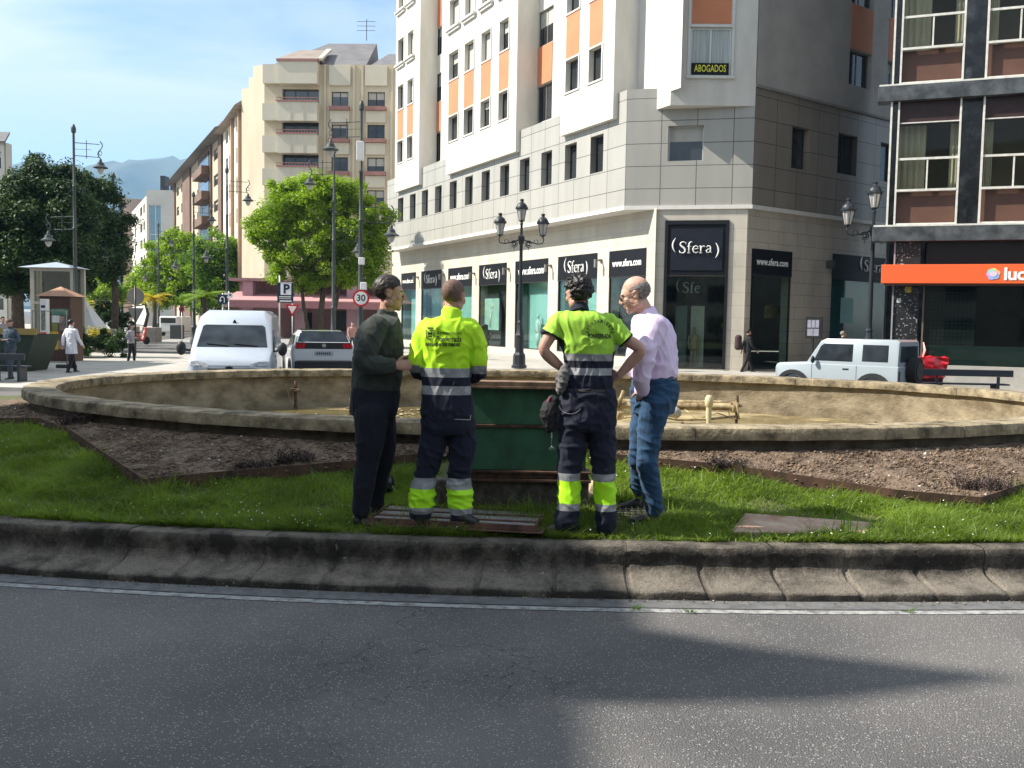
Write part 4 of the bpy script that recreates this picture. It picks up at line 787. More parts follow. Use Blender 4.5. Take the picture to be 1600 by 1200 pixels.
# right facade shop front
y0 = .10; a = FR.at(1175, 388, y0); b = FR.at(1238, 388, y0); c = FR.at(1301, 396, y0); d = FR.at(1397, 400, y0); zt3 = a[1]; zs3 = FR.at(1205, 430, y0)[1]
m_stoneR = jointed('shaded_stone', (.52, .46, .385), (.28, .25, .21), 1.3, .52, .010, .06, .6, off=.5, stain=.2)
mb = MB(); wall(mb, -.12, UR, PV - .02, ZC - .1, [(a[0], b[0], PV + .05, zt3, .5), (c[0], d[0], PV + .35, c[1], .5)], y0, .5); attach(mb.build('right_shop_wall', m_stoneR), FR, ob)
shopfront(FR, a[0], b[0], zt3, zs3, None, 'w', y0, PV + .05, 2.0); attach(MB().box(a[0] - .6, b[0] + .6, 3.0, 3.05, PV, zt3).build('shop_back_wall', mat('interior_dark2', (.04, .035, .033), .8, c2=(.12, .09, .075), scale=1.2)), FR, ob)
p0 = FR.at(1192, 560, 1.2); p1 = FR.at(1226, 478, 1.2); attach(MB().box(p0[0], p1[0], 1.2, 1.25, PV + 2.2, p1[1]).build('display_panel', mat('disp_y', (.34, .24, .12), .7, var=.2)), FR, ob)
s = attach(MB().box(c[0], d[0], y0 - .02, y0 + .1, FR.at(1350, 440, y0)[1], c[1]).build('shop_sign', m_black), FR, ob); q = FR.at(1362, 417, y0); sfera(FR, s, q[0] + .1, q[1], 2.2, y0 - .05)
f = attach(MB().box(c[0] + .02, d[0] - .02, y0 + .08, y0 + .1, PV + .35, FR.at(1350, 440, y0)[1] - .004).build('shop_window', m_tealglass), FR, ob)
p0 = FR.at(1313, 505, y0 + .05); p1 = FR.at(1334, 466, y0 + .05); MB().box(p0[0], p1[0], y0 + .05, y0 + .07, p0[1], p1[1]).build('pale_poster', m_mint, f)
u, z = FR.at(1293, 411, y0); mb = MB(); mb.box(u - .1, u + .1, y0 - .35, y0 - .002, z - .25, z + .1); attach(mb.build('wall_lamp', mat('lamp_dark', (.05, .05, .05), .5, var=.1)), FR, ob)
# ---- right building, black piers and brown panels
P1 = W(1500, 520, 30.0); FB = Frame((P1.x, P1.y), 111.5); uB0 = FB.at(1386, 380)[0]; FB = Frame(tuple(FB.pt(uB0, 0, 0).xy), 111.5)
rb = empty('brick_building', (FB.o.x, FB.o.y, 0), 0, 'dark stone building with white framed windows and brown panels above an orange sign', 'building')
m_slate = mat('black_stone', (.010, .011, .012), .25, c2=(.07, .078, .082), scale=2.2, detail=12, lo=.45, hi=.78, spec=.5); m_slate2 = mat('polished_band', (.035, .038, .042), .3, c2=(.11, .12, .125), scale=2.5, detail=9)
m_brown = mat('brown_panel', (.095, .045, .030), .55, c2=(.13, .062, .042), scale=.7); m_whitefr = mat('painted_white_frame', (.55, .53, .47), .6, c2=(.72, .70, .64), scale=6)
m_pane3 = glassmat('clear_pane', (.80, .82, .78), .15); m_room = mat('room_wall', (.20, .17, .12), .9, c2=(.34, .29, .20), scale=.3); m_curt = mat('cream_curtain', (.50, .45, .34), .9, c2=(.70, .64, .50), scale=5, stretch=(4, 1, .1))
UBW = 16.0
zB = lambda y, x=1410: FB.at(x, y)[1]
bands = [(zB(378), zB(355)), (zB(160), zB(136))]
storey = bands[1][0] - bands[0][0]; bands.append((bands[1][0] + storey, bands[1][1] + storey)); bands.append((bands[2][0] + storey, bands[2][1] + storey))
mb = MB()
for z0, z1 in bands: mb.box(-.45, UBW, -.28, .3, z0, z1)
attach(mb.build('stone_bands', m_slate2, None, bevel=.01), FB, rb)
mb = MB()
for z0, z1 in bands: mb.box(-.42, UBW, -.24, .2, z1 + .001, z1 + .055)
attach(mb.build('white_ledges', m_whitefr), FB, rb)
cols_ = []; uu = FB.at(1400, 250)[0]; ww = FB.at(1499, 250)[0] - uu; gap = FB.at(1532, 250)[0] - FB.at(1499, 250)[0]
for k in range(4): cols_.append((uu + k * (ww + gap), uu + k * (ww + gap) + ww))
piers = MB(); piers.box(.0, cols_[0][0] - .001, -.02, .4, bands[0][1] + .05, TOP - 8)
for k in range(3): piers.box(cols_[k][1] + .001, cols_[k + 1][0] - .001, .10, .5, bands[0][1] + .05, TOP - 8)
attach(piers.build('stone_piers', m_slate), FB, rb)
for (z0, z1), (z2, z3_) in zip(bands, bands[1:]):
    lo, hi = z1 + .06, z2; H_ = hi - lo
    for k, (a, b) in enumerate(cols_):
        zs_ = lo + H_ * .27; zm = lo + H_ * .53; zt_ = lo + H_ * .82; e = .055
        mb = MB()
        for u in (a, b - e): mb.box(u, u + e, -.16, -.04, lo, hi)
        mb.box(a + e, b - e, -.14, -.05, lo, lo + .05); mb.box(a + e, b - e, -.17, -.05, zs_, zs_ + .07); mb.box(a + e, b - e, -.13, -.05, zm - .02, zm + .05); mb.box(a + e, b - e, -.12, -.05, zt_, zt_ + .035); mb.box((a + b) / 2 - .02, (a + b) / 2 + .025, -.12, -.05, zs_ + .07, zm - .02)
        f = attach(mb.build('window', m_whitefr), FB, rb)
        MB().box(a + e, b - e, .04, .07, lo + .05, zs_).build('brown_panel', m_brown, f); MB().box(a + e, b - e, -.04, .0, zt_ + .035, hi).build('upper_panel', mat('dark_brown', (.035, .016, .014), .5, var=.2), f)
        MB().box(a + e, b - e, -.075, -.07, zs_ + .07, zt_).build('pane', m_pane3, f)
        mb = MB(); nn = 9; cw = (b - a) * (.44 if k % 2 == 0 else .16); x0 = a + e; pts = [(x0 + cw * i / nn, .28 + .04 * (i % 2)) for i in range(nn + 1)]
        mb.rings([[Vector((x, y, zs_)), Vector((x, y, zt_))] for x, y in pts], cap=False, closed=False)
        if k % 2 == 0: pts = [(b - e - .22 * i / 4, .28 + .04 * (i % 2)) for i in range(5)]; mb.rings([[Vector((x, y, zs_)), Vector((x, y, zt_))] for x, y in pts], cap=False, closed=False)
        mb.build('curtain', m_curt, f)
        room = MB(); room.box(a, b, 1.6, 1.65, lo, hi); room.box(a - .05, a, .3, 1.6, lo, hi); room.box(b, b + .05, .3, 1.6, lo, hi); room.box(a, b, .3, 1.6, lo, lo + .02); room.box(a, b, .02, 1.6, hi - .02, hi); room.build('room', m_room, f)
mb = MB(); mb.box(-.06, -.002, -.2, .35, bands[0][1], TOP - 8); attach(mb.build('corner_trim', m_whitefr), FB, rb)
mb = MB(); mb.box(-.02, .0, .3, 14, PV, TOP - 8); mb.box(0, UBW, .52, 14, TOP - 9, TOP - 8); mb.box(0, UBW, 13.9, 14, PV, TOP - 8); attach(mb.build('rear_walls', m_slate2), FB, rb)
# orange sign, shop window and speckled pier
zo0, zo1 = FB.at(1480, 443, -.55)[1], FB.at(1480, 413, -.55)[1]; uo = FB.at(1377, 428, -.55)[0]
sg = attach(MB().bbox(uo, UBW, -.58, -.12, zo0, zo1, .012).build('orange_sign', mat('orange_sign', (.80, .13, .035), .45, var=.03, scale=1)), FB, rb)
me = textmesh('luc', 1, .01, .03, 1.05, 'LEFT', .95); a = FB.at(1568, 428, -.6); hh = (zo1 - zo0) * .88; mb = MB(); meshinto(mb, me, Matrix(((hh, 0, 0, a[0]), (0, 0, -1, -.585), (0, hh, 0, (zo0 + zo1) / 2 - hh * .04), (0, 0, 0, 1)))); mb.build('lettering', m_letter, sg)
lc = FB.at(1552, 428, -.6)
for k, (dx, dz, cc) in enumerate(((0, .09, (.62, .72, .15)), (.09, .03, (.75, .45, .30)), (.06, -.07, (.25, .50, .85)), (-.04, -.09, (.35, .45, .85)), (-.09, 0, (.75, .35, .75)), (-.06, .07, (.35, .65, .55)), (0, 0, (.7, .6, .7)))):
    mb = MB(); y = -.584 - k * .0022; mb.rings([[Vector((lc[0] + dx + .105 * math.cos(q), yy, lc[1] + dz + .085 * math.sin(q))) for q in np.linspace(0, 2 * math.pi, 19)[:-1]] for yy in (y, y - .002)]); mb.build('emblem_petal', mat('petal%d' % k, cc, .5, var=.03), sg)
attach(MB().box(uo + .1, UBW, -.5, -.05, zo0 - .05, zo0 - .003).build('sign_underside', mat('brown_under', (.14, .08, .06), .6, var=.1)), FB, rb)
a = FB.at(1394, 520)[0]; b = FB.at(1433, 520)[0]
pier = attach(MB().box(a, b, -.06, .5, PV, bands[0][0] - .002).build('speckled_pier', mat('speckled_stone', (.02, .021, .022), .35, c2=(.40, .41, .41), scale=14, detail=3, lo=.60, hi=.66)), FB, rb)
attach(MB().box(a - .05, a - .002, -.1, .5, PV, bands[0][0] - .002).build('pier_trim', mat('grey_trim2', (.30, .30, .30), .6, var=.1)), FB, rb)
attach(MB().box(b + .12, b + .17, -.04, .1, PV, zo0 - .06).build('brown_post', mat('brown_post', (.15, .11, .085), .5, var=.1)), FB, rb)
g0 = FB.at(1441, 520)[0]; zg = PV + .75
f = attach(MB().box(g0, UBW, .02, .04, zg, zo0 - .06).build('shop_glass', glassmat('grey_glass', (.50, .53, .52), .3)), FB, rb)
attach(MB().box(g0, UBW, -.1, .2, PV, zg - .002).build('window_plinth', mat('plinth_pale', (.40, .38, .34), .8, var=.1)), FB, rb)
mb = MB(); mb.box(g0, UBW, .05, .056, zg, zg + .62); mb.build('frosted_strip', mat('frosted_mint', (.20, .34, .31), .6, var=.08), f); mb = MB(); mb.box(g0, g0 + 1.5, .05, .056, zg + .622, zg + 2.3); mb.build('tiled_panel', jointed('glass_tile', (.22, .27, .25), (.13, .16, .15), .12, .12, .012, .05, .4, off=0), f); MB().box(g0, UBW, 1.3, 1.35, zg, zo1 + 1).build('shop_back', mat('shop_brown', (.11, .085, .075), .8, c2=(.20, .165, .15), scale=.8), f)
attach(MB().box(b + .171, UBW, .045, .3, zo0 + .0, bands[0][0] - .002).build('dark_fascia', m_stone_in), FB, rb)
for x0, x1, y0_, y1_, cc in ((1414, 1424, 457, 448, (.55, .42, .08)), (1401, 1408, 473, 466, (.6, .6, .58))):
    p0 = FB.at(x0, y0_, -.07); p1 = FB.at(x1, y1_, -.07); MB().box(p0[0], p1[0], -.068, -.062, p0[1], p1[1]).build('sticker', mat('stick%d' % x0, cc, .6, var=.2, scale=20), pier)
# ================================================================== far buildings
def children(o): return [c for c in bpy.data.objects if c.parent == o]
def copy_tree(o, parent=None, kids=None):
    c = o.copy(); col.objects.link(c); c.parent = parent
    for ch in (children(o)): copy_tree(ch, c)
    return c
m_yel = mat('yellow_render', (.48, .42, .31), .85, c2=(.60, .535, .41), scale=.3, detail=8, stretch=(1, 1, .3)); m_cream = mat('cream_render', (.50, .47, .38), .85, c2=(.60, .565, .47), scale=.35, detail=8, stretch=(1, 1, .3))
m_roofg = mat('slate_roof', (.12, .115, .12), .7, c2=(.17, .165, .17), scale=1); m_roofb = mat('brown_roof', (.22, .18, .15), .8, c2=(.30, .25, .21), scale=1); m_redrail = mat('reddish_rail', (.30, .15, .13), .6, var=.15)
gy = -.2
c0 = W(413, 480, 84); Fy = Frame((c0.x, c0.y), 92.5)
yb = empty('apartment_building', (c0.x, c0.y, 0), 0, 'cream and yellow apartment building with balconies behind the large tree', 'building')
hz_ = lambda y, x=500: Fy.at(x, y)[1]
wy = Fy.at(640, 300)[0] + 4
rowsY = [(hz_(163, 440), hz_(139, 440)), (hz_(213, 440), hz_(190, 440)), (hz_(264, 440), hz_(241, 440))]; dz = rowsY[1][0] - rowsY[2][0]
rowsY += [(rowsY[2][0] - dz * k, rowsY[2][1] - dz * k) for k in (1, 2)]
zy0 = hz_(436); eav = hz_(101)
b0, b1 = Fy.at(441, 200)[0], Fy.at(498, 200)[0]; w1 = (Fy.at(518, 200)[0], Fy.at(544, 200)[0]); w2 = (Fy.at(574, 200)[0], Fy.at(601, 200)[0]); w3 = (w2[1] + 1.7, w2[1] + 3.2)
mb = MB(); hs = []
for k, (z0, z1) in enumerate(rowsY): hs += [(b0, b1, z0 - .1, z1, .5)] + [(w[0], w[1], z0 - .15, z1 - .2, .2) for w in (w1, w2, w3)]
wall(mb, 0, wy, zy0, eav, hs, 0, .3); attach(mb.build('front_wall', m_yel), Fy, yb)
for k, h in enumerate(hs):
    big = k % 4 == 0; window(yb, Fy, h, .45 if big else .2, 3 if big else 2, 0 if big else (0, .3, .5, 0, .6, .2)[(k * 7) % 6], mf=m_dkfr, mp=m_panesky if k < 2 else m_pane, fw=.07)
for k, (z0, z1) in enumerate(rowsY):
    mb = MB(); zt_ = z0 + .05; zb__ = z0 - 1.55
    bl, br_ = Fy.at(438, 200)[0], Fy.at(499, 200)[0]
    mb.box(bl, br_, -.9, -.78, zb__, zt_); mb.box(bl, bl + .12, -.78, -.002, zb__, zt_); mb.box(br_ - .12, br_, -.78, -.002, zb__, zt_); mb.box(bl + .12, br_ - .12, -.78, -.002, zb__, zb__ + .15); mb.box(.0, bl - .002, -.6, -.002, zb__ + .1, zt_ - .1)
    for q in (.33, .66): mb.box(bl + (br_ - bl) * q - .03, bl + (br_ - bl) * q + .03, -.93, -.902, zb__, zt_)
    o = attach(mb.build('balcony', m_cream), Fy, yb)
    mb = MB(); mb.box(bl - .1, br_ + .1, -1.0, -.9, zt_, zt_ + .12); mb.box(bl - .1, br_ + .1, -.99, -.93, zt_ + .3, zt_ + .36)
    for j in range(14): u = bl + (br_ - bl) * j / 13; mb.box(u - .02, u + .02, -.98, -.95, zt_ + .12, zt_ + .3)
    mb.build('rail', m_redrail, o)
    for w in (w1, w2, w3):
        mb = MB(); mb.box(w[0] - .15, w[1] + .15, -.45, -.002, z0 - .5, z0 - .18); o = attach(mb.build('flower_box', m_redrail), Fy, yb)
        mb = MB(); mb.box(w[0] - .1, w[1] + .1, -.2, -.002, z0 - 1.5, z0 - .52); attach(mb.build('window_apron', m_cream), Fy, yb)
# parapet above the top balcony
bl, br_ = Fy.at(438, 120)[0], Fy.at(499, 120)[0]; mb = MB(); mb.box(bl, br_, -.9, -.002, hz_(134, 440), eav + .05); mb.box(0, bl - .002, -.5, -.002, hz_(134, 440) + .1, eav - .1); attach(mb.build('parapet', m_cream), Fy, yb)
mb = MB(); mb.box(bl - .08, br_ + .08, -1.0, -.1, eav + .051, eav + .25); attach(mb.build('parapet_rail', m_redrail), Fy, yb)
for w in (w1, w2): mb = MB(); mb.box(w[0] - .2, w[1] + .2, -.2, -.002, rowsY[0][1] + .3, eav - .1); attach(mb.build('pier_panel', m_cream), Fy, yb)
# ribs
mb = MB()
for x in (508, 553, 566, 612): u = Fy.at(x, 200)[0]; mb.box(u - .1, u + .1, -.15, -.001, zy0, eav)
attach(mb.build('wall_ribs', m_yel), Fy, yb)
# roofs : sloped slabs
def slab(F, pts, m, name, b, th=.2):
    vs = [Vector(p) for p in pts]; n = (vs[1] - vs[0]).cross(vs[2] - vs[0]).normalized() * th; mb = MB(); k = len(vs)
    mb.add(vs + [v - n for v in vs], [tuple(range(k)), tuple(range(2 * k - 1, k - 1, -1))] + [(i, k + i, k + (i + 1) % k, (i + 1) % k) for i in range(k)]); return attach(mb.build(name, m), F, b)
ua, ub = Fy.at(437, 100)[0], Fy.at(503, 100)[0]
def wedge(F, x0, x1, y0, y1, z0, z1, m, name, b, i0=0, i1=0):
    mb = MB(); mb.add([(x0, y0, z0), (x1, y0, z0), (x1 - i1, y1, z1), (x0 + i0, y1, z1), (x1, y1, z0), (x0, y1, z0)], [(0, 1, 2, 3), (1, 4, 2), (5, 0, 3), (4, 5, 3, 2), (0, 5, 4, 1)]); return attach(mb.build(name, m), F, b)
rt = W(520, 69, 91).z; u572, u578 = Fy.at(572, 90)[0], Fy.at(579, 90)[0]
wedge(Fy, ua - .6, u572, .1, 7, eav + .02, rt, m_roofg, 'slate_roof', yb, 3.2, .4); wedge(Fy, u578, wy, .1, 6, eav + .02, rt - 1.2, m_roofg, 'slate_roof', yb, .5, 0)
wedge(Fy, ua, ub, -.95, 3, eav + .26, W(470, 79, 87).z, m_roofb, 'brown_roof', yb, .9, .3); slab(Fy, [(ub - .05, -1.0, eav + .3), (ub + .25, -1.0, eav + .3), (ub + .1, 3.1, W(470, 78, 87).z + .1), (ub - .35, 3.1, W(470, 78, 87).z + .1)], m_cream, 'roof_edge', yb)
mb = MB(); u = Fy.at(551, 60)[0]; z = rt; mb.tube([(u, 6, z), (u, 6, z + 1.9)], .035, 5)
for q in (.9, 1.3, 1.7): mb.tube([(u - .9, 6, z + q), (u + .8, 6, z + q)], .02, 4)
attach(mb.build('aerial', m_dkfr), Fy, yb)
# stepped avenue side
Fa = Frame((Fy.pt(0, 0, 0).x, Fy.pt(0, 0, 0).y), 180 - 25)
steps = [(0, 0, 82.5), (-2.4, 0, 95), (-4.2, -.0, 115)]
lo = Fy.pt(0, 0, 0); mb = MB(); pl = []
side = []
for (xp, D) in ((413, 84.0), (396, 84.8), (396, 86.0), (389, 86.3), (389, 87.5), (378, 88.0), (378, 90)): q = W(xp, 480, D); side.append(Vector((q.x, q.y, 0)))
tops = [eav, eav - .2, eav - .2, hz_(113, 392) * 1.0, eav - 1.1, eav - 1.8, eav - 1.8]
for i in range(len(side) - 1):
    zt_ = tops[i + 1] if i % 2 == 0 else tops[i]; zt_ = eav - .3 * i
    a, b = side[i] - lo, side[i + 1] - lo; mb.quad((b.x, b.y, zy0), (a.x, a.y, zy0), (a.x, a.y, zt_), (b.x, b.y, zt_))
mb.build('stepped_wall', m_yel, yb)
q0 = side[-1]; Fa = Frame((q0.x, q0.y), 180 - 24); zt_ = Fa.at(378, 165)[1]; LA = -Fa.at(349, 300)[0]; mb = MB(); hs = []
zt_ = Fa.at(362, 190)[1]
rws = [(Fa.at(375, v1)[1], Fa.at(375, v0)[1]) for v0, v1 in ((175, 200), (225, 250), (272, 298), (322, 346))]
for z0, z1 in rws:
    for xa, xb in ((352.5, 356.5), (358, 362), (369, 375)): hs.append((Fa.at(xa, 250)[0], Fa.at(xb, 250)[0], z0, z1, .25))
wall(mb, -LA, 0, zy0, zt_, hs, 0, .25); mb.quad((-LA, 0, zy0), (-LA, 8, zy0), (-LA, 8, zt_), (-LA, 0, zt_)); attach(mb.build('avenue_wall', mat('white_wall', (.68, .65, .56), .8, var=.05)), Fa, yb)
for h in hs: window(yb, Fa, h, .25, 1, .3, mf=m_dkfr, fw=.08)
wedge(Fa, -LA - .7, 2.0, -.9, 4.0, zt_ - .1, zt_ + 3.4, m_roofb, 'mansard_roof', yb, .6, 0)
mb = MB()
for x in (365.5, 377): u = Fa.at(x, 250)[0]; mb.box(u - .5, u + .2, -.3, -.001, zy0, zt_ - .1)
attach(mb.build('brown_pilaster', mat('brown_pil', (.36, .24, .17), .8, var=.1)), Fa, yb)
# ground storey
m_pink = mat('pink_wall', (.20, .11, .115), .8, c2=(.30, .18, .18), scale=.4, stretch=(2, 1, .3)); m_pinkc = mat('pink_canopy', (.46, .25, .25), .7, var=.05)
mb = MB(); wall(mb, -3, wy, gy, zy0, [(2.2, 3.6, gy, 2.2, .3), (5.5, 8.0, .6, 2.4, .3), (10.5, 13, .6, 2.6, .3)], 2.4, .3); mb.box(-3.2, wy, .0, 2.39, zy0 - .25, zy0 - .001); attach(mb.build('ground_floor_wall', m_pink), Fy, yb)
for bx_ in ((2.2, 3.6, 2.62, 2.66, gy, 2.2), (5.5, 8, 2.62, 2.66, .6, 2.4), (10.5, 13, 2.62, 2.66, .6, 2.6)): attach(MB().box(*bx_).build('ground_floor_opening', m_pane), Fy, yb)
for u in (-2, 2.6, 7.2): mb = MB(); mb.prism([(u, .2), (u + .9, .2), (u + .9, 1.1), (u, 1.1)], gy, zy0 - .26); attach(mb.build('column', mat('pink_column', (.34, .21, .24), .8, var=.08)), Fy, yb)
zc = Fy.at(440, 468)[1]; slab(Fy, [(-3.2, -1.6, zc - .1), (wy, -1.6, zc - .1), (wy, 2.3, zc + .7), (-3.2, 2.3, zc + .7)], m_pinkc, 'pink_canopy', yb, .12)
mb = MB(); mb.box(-3.2, wy, -1.62, -1.55, zc - .75, zc - .22); attach(mb.build('canopy_fascia', mat('pink_fascia', (.22, .10, .11), .7, var=.08)), Fy, yb)
mb = MB(); far = side[-1] - lo; mb.box(wy - .2, wy, 0, 22, gy, eav); mb.box(0, wy, 21.8, 22, gy, eav); attach(mb.build('rear_walls', m_yel), Fy, yb)
# brown building further along
q0 = W(350, 480, 107); Fb = Frame((q0.x, q0.y), 180 - 25.5); bbd = empty('apartment_building', (q0.x, q0.y, 0), 0, 'brown and cream apartment building with a dark roof, left of the yellow one', 'building')
zt_ = Fb.at(333, 224)[1]; LB = -Fb.at(272.5, 350)[0]; hs = []; m_bro = mat('brown_brick', (.125, .078, .058), .85, c2=(.18, .12, .09), scale=.5); fl = 2.95
xs = [(276, 279.5), (283, 286), (301, 304.5), (308, 311.5), (334, 343)]
for k in range(6):
    for xa, xb in xs: hs.append((Fb.at(xa, 300)[0], Fb.at(xb, 300)[0], zt_ - 2.2 - fl * k, zt_ - .9 - fl * k, .25))
mb = MB(); wall(mb, -LB, 2.5, gy, zt_, hs, 0, .25); attach(mb.build('avenue_wall', mat('cream_wall2', (.44, .38, .29), .85, var=.06, scale=.4)), Fb, bbd)
for h in hs: window(bbd, Fb, h, .25, 1, .25, mf=m_dkfr, mp=m_pane, fw=.1)
for xa, xb in ((272.6, 275), (287.5, 299), (312.5, 332), (344, 349)):
    a, b = Fb.at(xa, 300)[0], Fb.at(xb, 300)[0]; mb = MB(); mb.box(a, b, -.25, -.001, gy, zt_ - .1); attach(mb.build('brown_strip', m_bro), Fb, bbd)
a, b = Fb.at(316, 300)[0], Fb.at(331, 300)[0]
for k in range(5):
    z = zt_ - 2.6 - fl * k; mb = MB(); mb.box(a, b, -1.2, -.3, z - .8, z + .15); o = attach(mb.build('balcony', m_bro), Fb, bbd); MB().box(a + .2, b - .2, -.35, -.27, z + .16, z + 1.9).build('balcony_glazing', m_panesky if k % 2 else m_pane, o)
wedge(Fb, -LB - 1, 3.2, -1.4, 6, zt_ - .1, zt_ + 3.0, m_roofg, 'roof', bbd, 1, 0)
mb = MB(); wall(mb, 0, 14, gy, zt_, [], 0, .2); o = attach(mb.build('end_wall', m_bro), Frame(tuple(Fb.pt(2.5, 0, 0).xy), 65), bbd)
for k in range(5): mb = MB(); u = Fb.at(280 + 12 * k, 300)[0]; mb.box(u - 1.2, u + 1.2, 1.2, 4, zt_ + 1.2, zt_ + 2.9); attach(mb.build('dormer', m_bro), Fb, bbd)
# grey building with a blue glass bay
q0 = W(271, 480, 168); Fg = Frame((q0.x, q0.y), 92); gb = empty('office_block', (q0.x, q0.y, 0), 0, 'pale grey office block with a tall blue glass front far down the avenue', 'building')
zt_ = Fg.at(250, 297)[1]; a, b, c = Fg.at(231.5, 350)[0], Fg.at(224, 350)[0], 0; hs = [(Fg.at(233, 350)[0], Fg.at(252, 350)[0], Fg.at(240, 412)[1], Fg.at(240, 320)[1], .3)]
m_gw = mat('grey_wall', (.42, .41, .37), .85, c2=(.50, .49, .44), scale=.2); mb = MB(); wall(mb, Fg.at(229, 350)[0], 2, gy, zt_, hs, 0, .3); attach(mb.build('front_wall', m_gw), Fg, gb)
window(gb, Fg, hs[0], .25, 2, 0, mf=m_alu, mp=mat('blue_glass', (.10, .20, .27), .05, c2=(.22, .36, .44), scale=.1, spec=.9), fw=.15, tr=.5)
q1 = Fg.pt(Fg.at(229, 350)[0], 0, 0); Fg2 = Frame((q1.x, q1.y), 180 - 26); L2 = -Fg2.at(203, 380)[0]; hs = []
for k in range(6):
    for xa, xb in ((205.5, 207.5), (210.5, 212.5), (219, 222.5), (224, 226.5)): hs.append((Fg2.at(xa, 350)[0], Fg2.at(xb, 350)[0], zt_ - 3.6 - 3 * k, zt_ - 2 - 3 * k, .3))
mb = MB(); wall(mb, -L2, 0, gy, zt_ - 1, hs, 0, .3); attach(mb.build('avenue_wall', mat('white_wall3', (.60, .57, .50), .85, var=.05)), Fg2, gb)
for h in hs: window(gb, Fg2, h, .3, 1, 0, mf=m_dkfr, fw=.15)
mb = MB(); a = Fg.at(213, 380)[0]
for xa, xb in ((0, .8), (1.8, 2.3), (3.0, 3.4)): mb.box(-3.4 + xa, -3.4 + xb, 3, 5, zt_ - .2, zt_ + 2.9 - xa * .5)
attach(mb.build('roof_chimneys', m_dkfr), Fg, gb)
mb = MB(); mb.box(Fg.at(232, 350)[0], 2, .4, 20, zt_ - .3, zt_ - .1); attach(mb.build('roof', m_roofg), Fg, gb)
q0 = W(203, 480, 250); Fp = Frame((q0.x, q0.y), 180 - 20); pb = empty('apartment_building', (q0.x, q0.y, 0), 0, 'small pinkish apartment building at the far end of the avenue', 'building'); zt_ = Fp.at(198, 338)[1]; hs = []
L2 = -Fp.at(188, 400)[0]
for k in range(6):
    for f_ in (.2, .45, .7): hs.append((-L2 * f_ - 1.2, -L2 * f_, zt_ - 3.4 - 3 * k, zt_ - 1.8 - 3 * k, .3))
mb = MB(); wall(mb, -L2, 0, gy, zt_, hs, 0, .3); mb.box(-L2, 0, .5, 12, gy, zt_ - .1); attach(mb.build('wall', mat('pinkish_wall', (.50, .36, .28), .85, var=.06)), Fp, pb)
for h in hs: window(pb, Fp, h, .3, 1, 0, mf=m_dkfr, fw=.15)
# tall building at the left edge
q0 = W(11, 480, 100); Fl = Frame((q0.x, q0.y), 90); lb = empty('apartment_tower', (q0.x, q0.y, 0), 0, 'tall pale building cut by the left edge above the dark tree', 'building'); zt_ = Fl.at(5, 214)[1]; hs = []
for k in range(8): hs.append((-1.0, -.35, zt_ - 3.2 - 2.9 * k, zt_ - 1.5 - 2.9 * k, .2)); hs.append((-3.6, -2.6, zt_ - 3.2 - 2.9 * k, zt_ - 1.5 - 2.9 * k, .2))
mb = MB(); wall(mb, -14, 0, gy, zt_ - .4, hs, 0, .2); mb.box(-14, 0, .3, 1.5, gy, zt_ - .5); attach(mb.build('wall', m_gw), Fl, lb)
for h in hs: window(lb, Fl, h, .2, 1, .3, mf=m_dkfr, fw=.08)
slab(Fl, [(-14, -.5, zt_ - .5), (.3, -.5, zt_ - .5), (-.2, 1.5, zt_ + .8), (-14, 1.5, zt_ + .8)], m_roofg, 'roof', lb)
# unseen blocks added left and behind the camera, outlines shaped to throw the shade
def shade_block(name, x0, x1, y0, y1, h, label, gable=None):
    b = empty(name, ((x0 + x1) / 2, (y0 + y1) / 2, 0), 0, label, 'building'); cx, cy = b.location.x, b.location.y; mb = MB()
    mb.box(x0 - cx, x1 - cx, y0 - cy, y1 - cy, -.3, h); mb.build('wall', m_cream, b)
    if gable:
        r = MB(); r.rings([[Vector((x - cx, y - cy, z)) for y, z in gable] for x in (x1 - 3, x1)]); r.build('shadow_gable', m_roofb, b)
    for k in range(int(h // 3)):
        for j in range(int((y1 - y0) // 3)): MB().box(x1 - cx + .002, x1 - cx + .05, y0 - cy + 1 + 3 * j, y0 - cy + 2.4 + 3 * j, 1 + 3 * k, 2.4 + 3 * k).build('window', m_pane, b)
    return b
t43 = math.tan(SUN_EL)
# a roof edge at x1 and height h throws its shadow to x1 + h / tan(el) along the sun's bearing
def hgt(xedge, x1): return (xedge - x1) / abs(math.sin(SUN_AZ)) * t43
X1 = -17.0
shade_block('corner_shade_block', -30, X1, 3.62, 11.0, hgt(.85, X1), 'unseen cream block past the left edge, shaped to shade the lawn and road', [(3.62, hgt(.5, X1)), (4.9, hgt(.6, X1)), (4.4, hgt(1.5, X1)), (3.95, hgt(2.8, X1)), (3.64, hgt(1.6, X1))])
shade_block('street_shade_block', -40, X1, -9, 3.6, hgt(.38, X1), 'unseen cream block behind the camera, added to shade the near road')
shade_block('kiosk_shade_block', -48, -31, 25, 37.5, hgt(-13.5, -31), 'unseen cream block beyond the left edge, added to shade the kiosk pavement')
ob2 = empty('opposite_building', (0, -30, 0), 0, 'long cream building across the road behind the camera', 'building'); mb = MB(); mb.box(-55, 55, -6, 6, -.3, 17); mb.build('wall', m_cream, ob2)
for k_ in range(5):
    for j_ in range(18): MB().box(-53 + j_ * 6, -50.5 + j_ * 6, 6.002, 6.05, .8 + 3.3 * k_, 2.6 + 3.3 * k_).build('window', m_pane, ob2)
